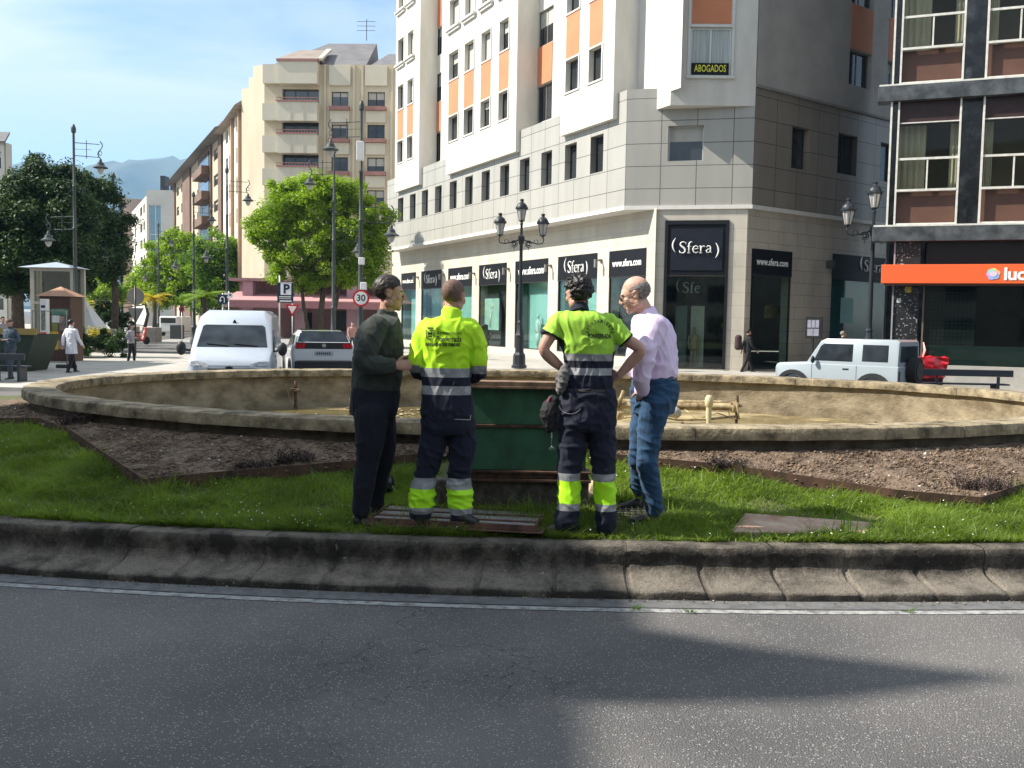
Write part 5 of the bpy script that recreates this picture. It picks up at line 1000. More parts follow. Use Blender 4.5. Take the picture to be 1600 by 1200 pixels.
# ================================================================== trees
def crown_mesh(rs, blobs, n, size, clump=.55, flat=.8, per=150):
    """leaf cards gathered in clumps over the outside of several overlapping blobs"""
    C = []; tot = sum(b[3] * b[4] * b[5] for b in blobs) ** .5; vol = [max(.05, (b[3] * b[4] * b[5]) ** .67) for b in blobs]; s = sum(vol)
    k = n // per; P = []
    for b, v in zip(blobs, vol):
        m = max(3, int(k * v / s)); u = rs.normal(size=(m, 3)); u /= np.linalg.norm(u, axis=1)[:, None]; r = rs.uniform(.2, 1.12, m) ** .55
        P.append(np.array(b[:3]) + u * r[:, None] * np.array(b[3:6]))
    P = np.concatenate(P); k = len(P); per = n // k
    cr_ = clump * rs.uniform(.55, 1.3, k); u = rs.normal(size=(k, per, 3)); u /= np.linalg.norm(u, axis=2)[:, :, None]; rr = rs.uniform(0, 1, (k, per, 1)) ** .45
    pts = (P[:, None, :] + u * rr * cr_[:, None, None] * np.array([1, 1, flat])).reshape(-1, 3); nrm = u.reshape(-1, 3) * .6 + np.array([0, 0, .6]) + rs.normal(0, .55, (k * per, 3)); nrm /= np.linalg.norm(nrm, axis=1)[:, None]
    t = np.cross(nrm, rs.normal(size=nrm.shape)); t /= np.linalg.norm(t, axis=1)[:, None]; bt = np.cross(nrm, t); sz = size * rs.uniform(.5, 1.3, (len(pts), 1))
    V = np.stack([pts - t * sz, pts - bt * sz * .5, pts + t * sz, pts + bt * sz * .5], 1).reshape(-1, 3); return V, np.arange(len(V)).reshape(-1, 4), P
m_bark = mat('bark', (.05, .038, .028), .95, c2=(.13, .10, .075), scale=5, stretch=(4, 4, 1), bump=.01, bscale=20)
def tree(name, px, D, label, cat, group, blobs, n, size, m, trunks, seed, base=None, clump=.55, gz=-.1, per=150):
    """blobs in photo pixels (x, y, rx, ry) at depth D, turned into metres here"""
    rs = np.random.RandomState(seed); b0 = W(px, 500, D); t = empty(name, (b0.x, D, gz), 0, label, cat, group); k = D / FPX; B = []
    for bx, by, rx, ry, *dd in blobs:
        q = W(bx, by, D); B.append((q.x - b0.x, (dd[0] if dd else 0), q.z - gz, rx * k, (rx + ry) / 2 * k, ry * k))
    V, F, P = crown_mesh(rs, B, n, size, clump, per=per); npmesh('crown', V, F, m, t)
    mb = MB()
    for (tx0, tx1, ty, r) in trunks:
        a = W(tx0, 500, D); b = W(tx1, ty, D); pa = Vector((a.x - b0.x, 0, 0)); pb_ = Vector((b.x - b0.x, 0, b.z - gz)); mid = pa.lerp(pb_, .5) + Vector((rs.normal(0, .12), rs.normal(0, .1), 0))
        mb.tube([pa, mid, pb_], [r * 1.15, r * .9, r * .65], 8)
        for q in P[rs.choice(len(P), min(14, len(P)), False)]:
            e = Vector(q); st_ = pb_.lerp(mid, rs.uniform(0, .5)); m_ = st_.lerp(e, .5) + Vector((0, 0, -.1 * (e - st_).length + .2)); mb.tube([st_, m_, e], [r * .4, r * .22, r * .06], 5)
    mb.build('trunk', m_bark, t, True); return t
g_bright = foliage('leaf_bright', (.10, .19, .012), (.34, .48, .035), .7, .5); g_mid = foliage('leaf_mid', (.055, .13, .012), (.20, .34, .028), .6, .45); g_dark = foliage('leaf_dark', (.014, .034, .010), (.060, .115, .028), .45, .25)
tree('street_tree', 505, 62, 'large bright green tree in front of the yellow building', 'tree', None,
     [(497, 320, 62, 42), (440, 345, 42, 36), (555, 345, 45, 40), (480, 380, 60, 40), (420, 375, 30, 34), (562, 390, 42, 34), (510, 295, 42, 26), (450, 305, 32, 28), (540, 305, 34, 24), (588, 380, 22, 28), (405, 350, 20, 22), (520, 420, 50, 26), (450, 415, 36, 20), (587, 412, 20, 14), (596, 345, 18, 26), (560, 430, 44, 16), (470, 438, 44, 14)],
     95000, .10, g_bright, [(498, 508, 430, .22), (486, 470, 430, .14), (520, 535, 430, .15)], 21, clump=.60, per=200)
tree('street_tree', 350, 92, 'bright green tree on the avenue directly above the white van', 'tree', 'trees along the avenue', [(345, 392, 36, 28), (365, 420, 22, 34), (318, 412, 36, 34), (345, 448, 38, 28), (374, 395, 16, 24), (330, 470, 40, 16)], 34000, .15, g_mid, [(342, 342, 450, .2)], 22, clump=.8)
tree('street_tree', 285, 98, 'bright green tree on the avenue right of the reversed round sign', 'tree', 'trees along the avenue', [(285, 384, 32, 22), (262, 402, 34, 30), (300, 420, 36, 32), (246, 428, 26, 26), (275, 455, 46, 24), (240, 462, 26, 16)], 36000, .15, g_bright, [(283, 283, 450, .2)], 23, clump=.8)
tree('street_tree', 160, 110, 'pale green tree glimpsed between the kiosk and the avenue', 'tree', 'trees along the avenue', [(158, 450, 24, 24), (178, 460, 22, 26), (228, 440, 20, 22), (145, 480, 16, 16), (212, 450, 14, 22)], 16000, .17, g_bright, [(160, 160, 470, .2), (225, 225, 465, .2)], 24, clump=.9)
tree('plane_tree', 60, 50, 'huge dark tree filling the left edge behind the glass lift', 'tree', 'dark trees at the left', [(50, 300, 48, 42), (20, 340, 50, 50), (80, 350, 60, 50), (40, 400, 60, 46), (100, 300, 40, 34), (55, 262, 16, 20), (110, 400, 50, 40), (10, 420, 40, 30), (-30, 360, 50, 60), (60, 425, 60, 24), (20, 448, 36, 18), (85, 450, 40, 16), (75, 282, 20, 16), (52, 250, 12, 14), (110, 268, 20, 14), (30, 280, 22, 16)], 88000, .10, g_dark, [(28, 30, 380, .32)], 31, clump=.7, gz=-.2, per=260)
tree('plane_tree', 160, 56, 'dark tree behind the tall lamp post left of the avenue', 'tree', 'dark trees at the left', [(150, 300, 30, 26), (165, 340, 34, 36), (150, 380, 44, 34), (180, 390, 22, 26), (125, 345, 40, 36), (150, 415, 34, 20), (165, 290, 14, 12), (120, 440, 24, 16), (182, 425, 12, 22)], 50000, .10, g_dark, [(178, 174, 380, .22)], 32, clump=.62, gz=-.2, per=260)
def bush(name, px, py, D, w_, h_, label, cat, group, m, seed, n=6000, size=.06):
    q = W(px, py, D); t = empty(name, (q.x, q.y, -.15), 0, label, cat, group); rs = np.random.RandomState(seed); bl = [(rs.uniform(-w_ * .6, w_ * .6), rs.uniform(-.3, .3), h_ * rs.uniform(.35, .6), w_ * .5, w_ * .4, h_ * .42) for _ in range(6)]
    V, F, P = crown_mesh(rs, bl, n, size, .28); npmesh('foliage', V, F, m, t); return t
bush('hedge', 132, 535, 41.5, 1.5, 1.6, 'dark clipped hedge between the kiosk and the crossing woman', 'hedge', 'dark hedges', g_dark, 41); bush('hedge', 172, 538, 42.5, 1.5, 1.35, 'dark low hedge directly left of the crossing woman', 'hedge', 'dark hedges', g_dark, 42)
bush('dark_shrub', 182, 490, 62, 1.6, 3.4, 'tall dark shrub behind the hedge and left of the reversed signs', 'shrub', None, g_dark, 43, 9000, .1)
bush('flower_bed', 146, 497, 47, .7, 1.5, 'yellow green flowering plants in the planter by the white tent', 'plants', None, foliage('yellow_leaf', (.18, .22, .02), (.55, .42, .03), 3, .3), 44, 2500); 
def palm(px, D, h, label, seed, m):
    q = W(px, 500, D); t = empty('palm_tree', (q.x, D, -.1), 0, label, 'palm', 'small palms on the avenue'); mb = MB(); mb.tube([(0, 0, 0), (.05, 0, h * .6), (0, 0, h)], [.22, .17, .19], 8); mb.build('trunk', m_bark, t, True); rs = random.Random(seed); mb = MB()
    for k in range(26):
        a = rs.uniform(0, 6.28); up = rs.uniform(-.1, 1.3); l = rs.uniform(1.1, 1.7); pts = [Vector((math.cos(a) * l * s * math.cos(up * (1 - s)), math.sin(a) * l * s * math.cos(up * (1 - s)), h + l * .8 * (math.sin(up) * s - .55 * s * s))) for s in (0, .25, .5, .75, 1)]; sd = Vector((-math.sin(a), math.cos(a), 0))
        for s in range(4):
            for j in range(4):
                c = pts[s].lerp(pts[s + 1], j / 4); d = (pts[s + 1] - pts[s]).normalized()
                for g in (-1, 1): e = c + sd * g * .32 + d * .22 + Vector((0, 0, -.08)); mb.add([c - d * .03, c + d * .03, e], [(0, 1, 2)])
    mb.build('crown', m, t); return t
palm(241, 80, 3.2, 'small palm with yellow fronds behind the round sign', 1, foliage('palm_yellow', (.30, .24, .01), (.65, .50, .03), 2, .35)); palm(318, 60, 3.0, 'small green palm just left of the white van', 2, foliage('palm_green', (.09, .17, .02), (.25, .38, .04), 2, .35)); palm(161, 85, 2.6, 'small palm with yellow fronds behind the white tent', 3, MATS['palm_yellow'])
# ================================================================== lamps
m_iron = mat('dark_iron', (.016, .020, .026), .45, var=.2, scale=3); m_iron2 = mat('grey_green_iron', (.050, .060, .062), .5, var=.15, scale=3); m_lampglass = mat('lamp_glass', (.45, .44, .42), .25, var=.05)
def triple(p, label, sc_=1.0):
    t = empty('street_lantern', p, 0, label, 'street lamp', 'three armed lantern posts'); H = 6.55 * sc_
    mb = MB(); mb.lathe((0, 0, 0), [(.30, 0), (.30, .10), (.25, .14), (.24, .52), (.20, .58), (.17, .62), (.165, 1.25), (.20, 1.30), (.14, 1.40), (.095, 1.75), (.12, 1.80), (.085, 1.88)], 8); mb.build('base', m_iron, t, True, auto=30)
    mb = MB(); mb.lathe((0, 0, 0), [(.085, 1.88), (.075, 3.2), (.062, 4.85), (.10, 4.88), (.10, 4.94), (.13, 5.1), (.13, 5.16), (.05, 5.25), (.05, 5.62), (.07, 5.66), (.03, 5.72)], 12); mb.build('post', m_iron, t, True, auto=40)
    for s in (-1, 1):
        mb = MB(); mb.tube([(s * (.06 + .22 * k / 4 + (.0 if k < 4 else 0)), 0, 4.98 + .0 * k) for k in range(2)], .02, 6)
        mb.tube([(s * x, 0, z) for x, z in ((.08, 5.05), (.25, 4.98), (.45, 4.93), (.66, 4.88), (.84, 4.92), (.88, 5.05), (.84, 5.16))], [.028, .024, .022, .022, .022, .022, .026], 6)
        mb.tube([(s * (.28 + .13 * math.cos(a)), 0, 4.86 + .13 * math.sin(a) + .02) for a in np.linspace(0, 5.8, 16)], .016, 5); mb.tube([(s * (.28 + .07 * math.cos(a)), 0, 4.88 + .07 * math.sin(a)) for a in np.linspace(0, 5.8, 10)], .03, 5); mb.tube([(s * (.58 + .08 * math.cos(a)), 0, 4.97 + .08 * math.sin(a)) for a in np.linspace(2, 7.8, 12)], .014, 5)
        mb.tube([(s * .28, 0, 4.74), (s * .28, 0, 4.62)], .012, 5); mb.build('arm', m_iron, t, True)
    for x, z in ((-.84, 5.16), (.84, 5.16), (0, 5.72)):
        mb = MB(); mb.lathe((x, 0, z), [(.05, 0), (.07, .03), (.13, .05), (.13, .07), (.10, .075)], 6); mb.lathe((x, 0, z), [(.235, .50), (.25, .52), (.25, .56), (.215, .58), (.20, .66), (.13, .74), (.07, .78), (.06, .83), (.09, .87), (.07, .90), (.02, .92)], 10)
        for k in range(6): a = math.pi / 6 + k * math.pi / 3; mb.tube([(x + .115 * math.cos(a), .115 * math.sin(a), z + .06), (x + .205 * math.cos(a), .205 * math.sin(a), z + .51)], .011, 4); mb.tube([(x + .235 * math.cos(a), .235 * math.sin(a), z + .54), (x + .27 * math.cos(a), .27 * math.sin(a), z + .60)], .012, 4)
        o = mb.build('lantern', m_iron, t, True, auto=35); mb = MB(); mb.lathe((x, 0, z), [(.10, .06), (.19, .505)], 6); mb.build('lamp_glass', m_lampglass, o)
    return t
p = W(811, 575, 38.0); triple(p, 'black three armed lantern post standing before the pale shop windows'); q = W(1366, 330, 31.5); triple((q.x, q.y, -.1), 'black three armed lantern post beside the dark stone building')
def tall_lamp(label, px, D, flip, first=None, rz=0):
    q = W(px, 450, D)
    if first is None:
        t = empty('street_lamp', (q.x, D, -.15)); mb = MB(); mb.lathe((0, 0, 0), [(.26, 0), (.26, .3), (.20, .4), (.18, 1.1), (.22, 1.15), (.12, 1.35), (.095, 2.4), (.12, 2.44), (.085, 2.5), (.075, 5.6), (.10, 5.65), (.07, 5.7), (.062, 7.4), (.085, 7.44), (.055, 7.5), (.05, 9.7), (.10, 9.74), (.11, 9.9), (.06, 10.05), (.01, 10.1)], 10); mb.build('post', m_iron2, t, True, auto=40)
        for s, z, nm in ((1, 8.75, 0), (-1, 5.6, 0)):
            mb = MB()
            for dz_ in (0, .55): mb.tube([(s * .05, 0, z + dz_), (s * 1.12, 0, z + dz_ - .06)], .016, 4)
            mb.tube([(s * .05, 0, z + .28), (s * .75, 0, z + .26)], .008, 4); mb.tube([(s * .55, 0, z - .12), (s * .55, 0, z + .66)], .016, 4); mb.tube([(s * (1.14 + .10 * math.sin(a * 1.0)), 0, z + .62 - a * .115) for a in np.linspace(0, 6.6, 14)], .022, 5); mb.tube([(s * (1.14 + .07 * math.cos(a)), 0, z + .12 + .09 * math.sin(a)) for a in np.linspace(0, 5.9, 10)], .016, 5)
            mb.build('arm', m_iron2, t)
            mb = MB(); mb.lathe((s * 1.15, 0, z - .52), [(.30, .0), (.31, .03), (.17, .12), (.14, .24), (.07, .27), (.06, .36), (.02, .42)], 12); o = mb.build('lamp_shade', m_iron2, t, True, auto=40); mb = MB(); mb.lathe((s * 1.15, 0, z - .52), [(.02, -.26), (.10, -.20), (.14, -.08), (.15, -.001)], 10); mb.build('lamp_glass', m_lampglass, o, True)
    else: t = copy_tree(first); t.location = (q.x, D, -.15)
    t.rotation_euler.z = (math.pi if flip else 0) + rz; tag(t, label, 'street lamp', 'tall bracket lamp posts'); return t
L1 = tall_lamp('tall bracket lamp post behind the kiosk at the left', 118, 42, False)
tall_lamp('tall bracket lamp post carrying the round 30 sign', 563, 36.5, True, L1); tall_lamp('tall bracket lamp post rising behind the white car', 521, 46, True, L1); tall_lamp('tall bracket lamp post rising just left of the yellow building, above the van', 355, 53, False, L1)
tall_lamp('tall bracket lamp post left of the green palm', 303, 64, False, L1, .3); tall_lamp('distant bracket lamp post right of the reversed round sign', 248, 86, False, L1, .2); tall_lamp('tall bracket lamp post whose top shows over the dark tree', 179, 56, False, L1, 1.57)
# ================================================================== street signs
def pole(t, h, r=.03, m=None): mb = MB(); mb.tube([(0, 0, 0), (0, 0, h)], r, 8); return mb.build('pole', m or m_alu, t, True)
def disc(name, t, z, r, y, m, n=28, th=.012): mb = MB(); mb.rings([[Vector((r * math.cos(a), yy, z + r * math.sin(a))) for a in np.linspace(0, 2 * math.pi, n + 1)[:-1]] for yy in (y, y - th)]); return mb.build(name, m, t)
m_red = mat('sign_red', (.50, .012, .02), .4, var=.03); m_signw = mat('sign_white', (.74, .73, .71), .4, var=.03); m_bluesg = mat('sign_blue', (.012, .025, .06), .4, var=.05); m_galv = mat('sign_back', (.22, .215, .20), .5, var=.08); m_blk = mat('sign_ink', (.012, .012, .014), .5, var=.1)
q = W(565, 466, 36.3); t = empty('speed_limit_sign', (q.x, 36.15, q.z), 0, 'round 30 speed limit sign with a red rim on the lamp post', 'road sign'); disc('back_plate', t, 0, .315, .02, m_red); d_ = disc('white_face', t, 0, .245, .006, m_signw, th=.004); me = textmesh('30', .34, .002, .006, 1.0); mb = MB(); meshinto(mb, me, Matrix(((1, 0, 0, 0), (0, 0, -1, -.004), (0, 1, 0, 0), (0, 0, 0, 1)))); mb.build('lettering', m_blk, d_)
mb = MB(); mb.box(-.05, .05, .03, .22, -.04, .04); mb.build('bracket', m_alu, t)
for k, (x, y, s, lb_) in enumerate(((565, 408, .13, 'white round lantern box above the 30 sign on the post'), (568, 447, .14, 'small white control box right above the 30 sign'), (563, 236, .16, 'white rectangular box high on the lamp post with the 30 sign'))):
    q = W(x, y, 36.3); mb = MB(); mb.bbox(q.x - s * .8, q.x + s * .8, 36.18, 36.42, q.z - s * (1.0 if k < 2 else 2.2), q.z + s * (1.0 if k < 2 else 2.2), .02); o = mb.build('control_box', m_signw); tag(o, lb_, 'box', 'boxes mounted on the lamp post')
q = W(447, 457, 40); t = empty('parking_sign', (q.x, 40, -.1), 0, 'tall blue parking sign with a white P right of the van', 'road sign'); z = q.z + .1; mb = MB(); mb.tube([(-.28, .05, 0), (-.28, .05, z + .7)], .03, 8); mb.build('pole', m_alu, t, True)
MB().box(-.36, .30, -.03, .02, z - .42, z + .44).build('board', m_bluesg, t); mb = MB(); mb.box(-.22, .22, -.036, -.0305, z - .10, z + .38); o = mb.build('white_field', m_signw, t); me = textmesh('P', .52, .002, .02); mb = MB(); meshinto(mb, me, Matrix(((1, 0, 0, .02), (0, 0, -1, -.039), (0, 1, 0, z + .13), (0, 0, 0, 1)))); mb.build('lettering', m_bluesg, o)
mb = MB(); mb.box(-.28, .22, -.036, -.0305, z - .20, z - .16); mb.box(-.28, .22, -.036, -.0305, z - .27, z - .25); mb.box(-.26, .24, -.036, -.0305, z - .38, z - .33); mb.box(-.34, .28, -.034, -.0305, z + .40, z + .42); mb.build('white_lines', m_signw, t)
q = W(457, 484, 48); t = empty('yield_sign', (q.x, 48, -.1), 0, 'small white and red triangular yield sign below the parking sign', 'road sign'); z = q.z + .1; pole(t, z + .3)
mb = MB(); mb.prism_xz([(-.36, .26), (0, -.34), (.36, .26)], -.03, -.045); mb.build('red_triangle', m_red, t); mb = MB(); mb.prism_xz([(-.22, .18), (0, -.2), (.22, .18)], -.05, -.046); mb.build('white_triangle', m_signw, t)
for c in children(t):
    if 'triangle' in c.name: c.location.z = z
q = W(348, 468, 44); t = empty('turn_sign', (q.x, 44, -.1), 0, 'square blue sign with a white turning arrow behind the van roof', 'road sign'); z = q.z + .1; pole(t, z + .3); MB().box(-.21, .21, -.05, -.03, z - .2, z + .22).build('board', m_bluesg, t)
mb = MB(); mb.tube([(.09, -.052, z - .14), (.09, -.052, z + .03)] + [(.09 * math.cos(a), -.052, z + .03 + .09 * math.sin(a)) for a in np.linspace(.3, 3.0, 7)] + [(-.09, -.052, z - .04)], .018, 6); mb.add([(-.16, -.056, z - .02), (-.02, -.056, z - .02), (-.09, -.056, z - .12)], [(0, 2, 1)]); mb.build('arrow', m_signw, t)
q = W(357.5, 461.5, 47); t = empty('white_sign', (q.x, 47, -.1), 0, 'small white rectangular plate above the turning arrow sign', 'road sign'); z = q.z + .1; pole(t, z + .2); MB().box(-.22, .2, -.05, -.03, z - .14, z + .13).build('board', m_signw, t); mb = MB(); mb.box(-.15, -.02, -.053, -.0505, z - .02, z + .03); mb.box(.03, .14, -.053, -.0505, z - .02, z + .06); mb.build('marks', m_blk, t)
q = W(284, 483, 70); t = empty('no_parking_sign', (q.x, 70, -.1), 0, 'small round dark red and blue no parking sign far down the avenue', 'road sign'); z = q.z + .1; pole(t, z); disc('rim', t, z, .2, -.03, m_red); disc('blue_face', t, z, .15, -.044, m_bluesg); mb = MB(); mb.box(-.15, .15, -.06, -.0565, -.02, .02, Matrix.Translation((0, 0, z)) @ Matrix.Rotation(R(45), 4, 'Y')); mb.build('red_bar', m_red, t)
q = W(211, 463, 44); t = empty('reversed_sign', (q.x, 44, -.15), 0, 'grey back of a round sign above a triangular one on one pole', 'road sign'); z = q.z + .15; pole(t, z + .5, .04, m_dkfr); disc('round_back', t, z, .39, .06, m_galv); z2_ = z - .95; mb = MB(); mb.prism_xz([(-.38, z2_ + .42), (0, z2_ - .3), (.38, z2_ + .42)], .06, .045); mb.build('triangle_back', m_galv, t)
disc('yellow_rim', t, z, .405, .075, mat('yellow_rim', (.7, .5, .03), .5, var=.05))
# ================================================================== kiosk, lift and other street furniture on the left
D = 38.0; q = W(92, 553, D); gzk = -.12; t = empty('kiosk', (q.x, D, gzk), R(-2), 'small brown kiosk with a tan pyramid roof and posters', 'kiosk'); k = D / FPX; kw = .62; m_kb = mat('kiosk_brown', (.075, .035, .025), .5, var=.12); zt_ = W(90, 463, D).z - gzk
xl, xr = -.76, .47
mb = MB(); mb.box(xl, xr, 0, 1.05, .0, zt_); mb.build('cabin', m_kb, t, bevel=.02)
mb = MB(); e = .13; zr_ = W(92, 449, D).z - gzk; mb.add([(xl - e, -e, zt_ + .002), (xr + e, -e, zt_ + .002), (xr + e, 1.05 + e, zt_ + .002), (xl - e, 1.05 + e, zt_ + .002), ((xl + xr) / 2, .5, zr_ + .05)], [(0, 1, 4), (1, 2, 4), (2, 3, 4), (3, 0, 4), (3, 2, 1, 0)]); mb.build('roof', mat('kiosk_roof', (.36, .20, .12), .7, var=.08), t)
def kp(x0, x1, y0, y1, m, nm, dy=-.02, par=t):
    a = W(x0, y1, D); b = W(x1, y0, D); return MB().box(a.x - q.x, b.x - q.x, dy, dy + .018, a.z - gzk, b.z - gzk).build(nm, m, par)
kp(80, 112, 481, 548, mat('kiosk_frame', (.10, .055, .04), .5, var=.1), 'display_case', -.03); kp(81.5, 108, 483, 492, mat('kiosk_green', (.05, .16, .10), .6, c2=(.15, .30, .22), scale=6), 'green_header', -.05); kp(82, 94, 493, 504, m_signw, 'paper_notice', -.05); kp(82, 91, 505, 517, mat('yel_gr', (.20, .22, .05), .6, var=.2), 'green_poster', -.05); kp(80, 92, 518, 546, mat('kiosk_yellow', (.62, .38, .05), .5, var=.06), 'yellow_panel', -.05); kp(93, 103, 494, 516, mat('kioskph', (.12, .09, .08), .6, c2=(.45, .35, .28), scale=5), 'picture_panel', -.05); kp(93, 103, 532, 545, MATS['kioskph'], 'lower_picture', -.05)
a = W(68.5, 557, 37.2); t2 = empty('advert_pillar', (a.x, 37.2, -.12), 0, 'slim white and red advertising pillar on the left side of the kiosk', 'advert pillar'); zt2_ = W(68, 467, 37.2).z + .12; MB().bbox(-.13, .13, 0, .25, 0, zt2_, .01).build('column', m_signw, t2); MB().box(-.11, .11, -.012, -.002, .28, 1.18).build('red_panel', mat('adred', (.65, .06, .04), .5, var=.1), t2); MB().box(-.07, .07, -.022, -.014, .7, 1.05).build('white_mark', m_signw, t2); MB().box(-.08, .08, -.012, -.002, 1.25, 2.0).build('dark_picture', mat('adpic', (.06, .09, .06), .5, c2=(.3, .3, .22), scale=7), t2); MB().box(-.08, .08, -.012, -.002, 2.12, 2.22).build('blue_mark', m_bluesg, t2)
D = 42.0; q = W(76, 555, D); gl = -.12; t = empty('glass_lift', (q.x, D, gl), 0, 'tall glass lift shaft with pale metal frame behind the kiosk', 'lift'); xa, xb, xc = W(34, 450, D).x - q.x, W(47, 450, D).x - q.x, W(116, 450, D).x - q.x; zt_ = W(70, 418, D).z - gl; m_beige = mat('lift_frame', (.42, .40, .34), .4, var=.06)
mb = MB()
for x, y in ((xa, .9), (xb, 0), (xc - .18, 0), (xc - .18, 1.0), (xa, 1.3)): mb.box(x, x + .17, y, y + .17, 0, zt_)
mb.box(xb + .17, xc - .18, .01, .12, zt_ - .15, zt_); mb.box(xb + .17, xc - .18, .01, .12, 2.3, 2.42); mb.build('frame', m_beige, t)
mb = MB(); mb.quad((xb + .17, .08, 0), (xc - .18, .08, 0), (xc - .18, .08, zt_ - .15), (xb + .17, .08, zt_ - .15)); mb.quad((xa + .1, 1.0, 0), (xb + .08, .12, 0), (xb + .08, .12, zt_), (xa + .1, 1.0, zt_)); mb.build('glazing', glassmat('lift_glass', (.50, .56, .55), 1.6), t); mb = MB(); mb.box(xb + .2, xc - .2, .9, .96, 0, zt_ - .1); mb.build('lift_cabin', mat('liftback', (.05, .065, .065), .5, c2=(.16, .19, .18), scale=.8), t)
zr_ = W(72, 408, D).z - gl; mb = MB(); mb.add([(xa - .1, -.15, zt_ + .002), (xc + .15, -.15, zt_ + .002), (xc + .15, 1.3, zt_ + .002), (xa - .1, 1.3, zt_ + .002), ((xa + xc) / 2 + .1, .6, zr_)], [(0, 1, 4), (1, 2, 4), (2, 3, 4), (3, 0, 4), (3, 2, 1, 0)]); mb.build('roof', mat('lift_roof', (.45, .52, .60), .3, var=.05, metal=.3), t)
q = W(142, 510, 52); t = empty('tent', (q.x, 52, -.15), 0, 'white pointed canvas tent to the right of the kiosk', 'tent'); mb = MB(); mb.add([(-.9, -.9, .9), (.75, -.9, .9), (.75, .9, .9), (-.9, .9, .9), (-.5, 0, 3.0)], [(0, 1, 4), (1, 2, 4), (2, 3, 4), (3, 0, 4)]); mb.build('canopy', mat('canvas', (.62, .66, .72), .7, var=.05), t)
mb = MB()
for x, y in ((-.88, -.88), (.73, -.88), (.73, .88), (-.88, .88)): mb.tube([(x, y, 0), (x, y, .95)], .03, 6)
mb.build('frame_legs', m_alu, t)
# container, bench, fence panels
q = W(22, 600, 31); t = empty('skip_container', (q.x, 31, -.1), 0, 'dark green skip with an ochre top rim at the left edge', 'skip'); mb = MB(); mb.add([(-2.2, 0, .0), (.35, 0, .0), (.72, -.1, 1.2), (-2.5, -.1, 1.2), (-2.2, 1.5, 0), (.35, 1.5, 0), (.72, 1.7, 1.2), (-2.5, 1.7, 1.2)], [(0, 1, 2, 3), (1, 5, 6, 2), (5, 4, 7, 6), (4, 0, 3, 7), (0, 4, 5, 1)]); mb.build('body', mat('skip_green', (.02, .035, .022), .6, var=.2), t)
MB().box(-2.6, .82, -.16, -.101, 1.2, 1.4).build('rim', mat('ochre_rim', (.30, .22, .06), .6, var=.1), t)
q = W(8, 580, 26.5); t = empty('bench', (q.x, 26.5, -.1), 0, 'dark low bench with a thick backrest at the left edge', 'bench', 'dark street benches'); m_bench = mat('bench_blue', (.018, .024, .036), .5, var=.1)
def bench_parts(t, w_, h=.78):
    MB().bbox(-w_, w_, -.03, .03, h - .18, h, .01).build('backrest', m_bench, t); MB().bbox(-w_ * .97, w_ * .97, .06, .42, .40, .44, .01).build('seat', m_bench, t)
    for s in (-.68, .68): mb = MB(); mb.box(s * w_ - .035, s * w_ + .035, -.02, .40, -.0, .395); mb.box(s * w_ - .035, s * w_ + .035, -.025, .025, .396, h - .185); mb.build('leg', m_bench, t)
bench_parts(t, .55, .58 + .2)
q = W(1512, 586, 26); t = empty('bench', (q.x, 26, -.1), R(-3), 'dark blue bench in front of the shop with the orange sign', 'bench', 'dark street benches'); bench_parts(t, 1.2, .82)
def fence(px0, px1, D, label):
    a, b = W(px0, 580, D), W(px1, 580, D); t = empty('fence_panel', (a.x, D, -.1), 0, label, 'fence panel', 'wire fence panels by the skip'); w_ = b.x - a.x; mb = MB()
    mb.tube([(0, 0, .05), (0, 0, 2.0)], .022, 6); mb.tube([(w_, 0, .05), (w_, 0, 2.0)], .022, 6); mb.tube([(0, 0, 1.98), (w_, 0, 1.98)], .016, 6); mb.tube([(0, 0, .2), (w_, 0, .2)], .016, 6); mb.build('frame', m_galv, t, True)
    mb = MB()
    for k in range(1, int(w_ / .12)): mb.tube([(k * .12, 0, .2), (k * .12, 0, 1.98)], .0016, 3)
    mb.build('wire_mesh', m_galv, t)
    for x in (0, w_): MB().bbox(x - .35, x + .3, -.12, .12, 0, .12, .02).build('foot', mat('rubber_foot', (.06, .06, .06), .9, var=.1), t)
fence(52, 105, 33.5, 'thin wire fence panel with grey feet before the kiosk')
# stone planters, scooter, bins, far van
def planter(x0, x1, D, h, label): a, b = W(x0, 510, D), W(x1, 510, D); mb = MB(); mb.bbox(a.x, b.x, D, D + 1.2, -.12, h, .03); o = mb.build('planter', mat('planter_stone', (.20, .19, .165), .9, c2=(.28, .265, .235), scale=3)); tag(o, label, 'planter', 'stone planters on the median')
planter(143, 168, 47.5, 1.05, 'stone planter holding the yellow flowers near the tent'); planter(172, 208, 66, .95, 'long stone planter behind the parked scooter'); planter(222, 243, 66, .9, 'stone planter right of the reversed signs')
q = W(262, 517, 84); 
def van_far():
    t = empty('delivery_van', (q.x, 84, -.1), 0, 'small white van parked far down the avenue under the trees', 'van'); mb = MB(); mb.bbox(-.75, .85, 0, 3.8, .35, 1.75, .12); mb.build('body', m_signw, t); MB().box(-.6, .7, -.012, -.002, 1.15, 1.6).build('rear_window', m_pane, t)
    for x in (-.6, .7): mb = MB(); mb.tube([(x - .09, .6, .3), (x + .09, .6, .3)], .3, 12); mb.build('wheel', m_blk, t)
van_far()
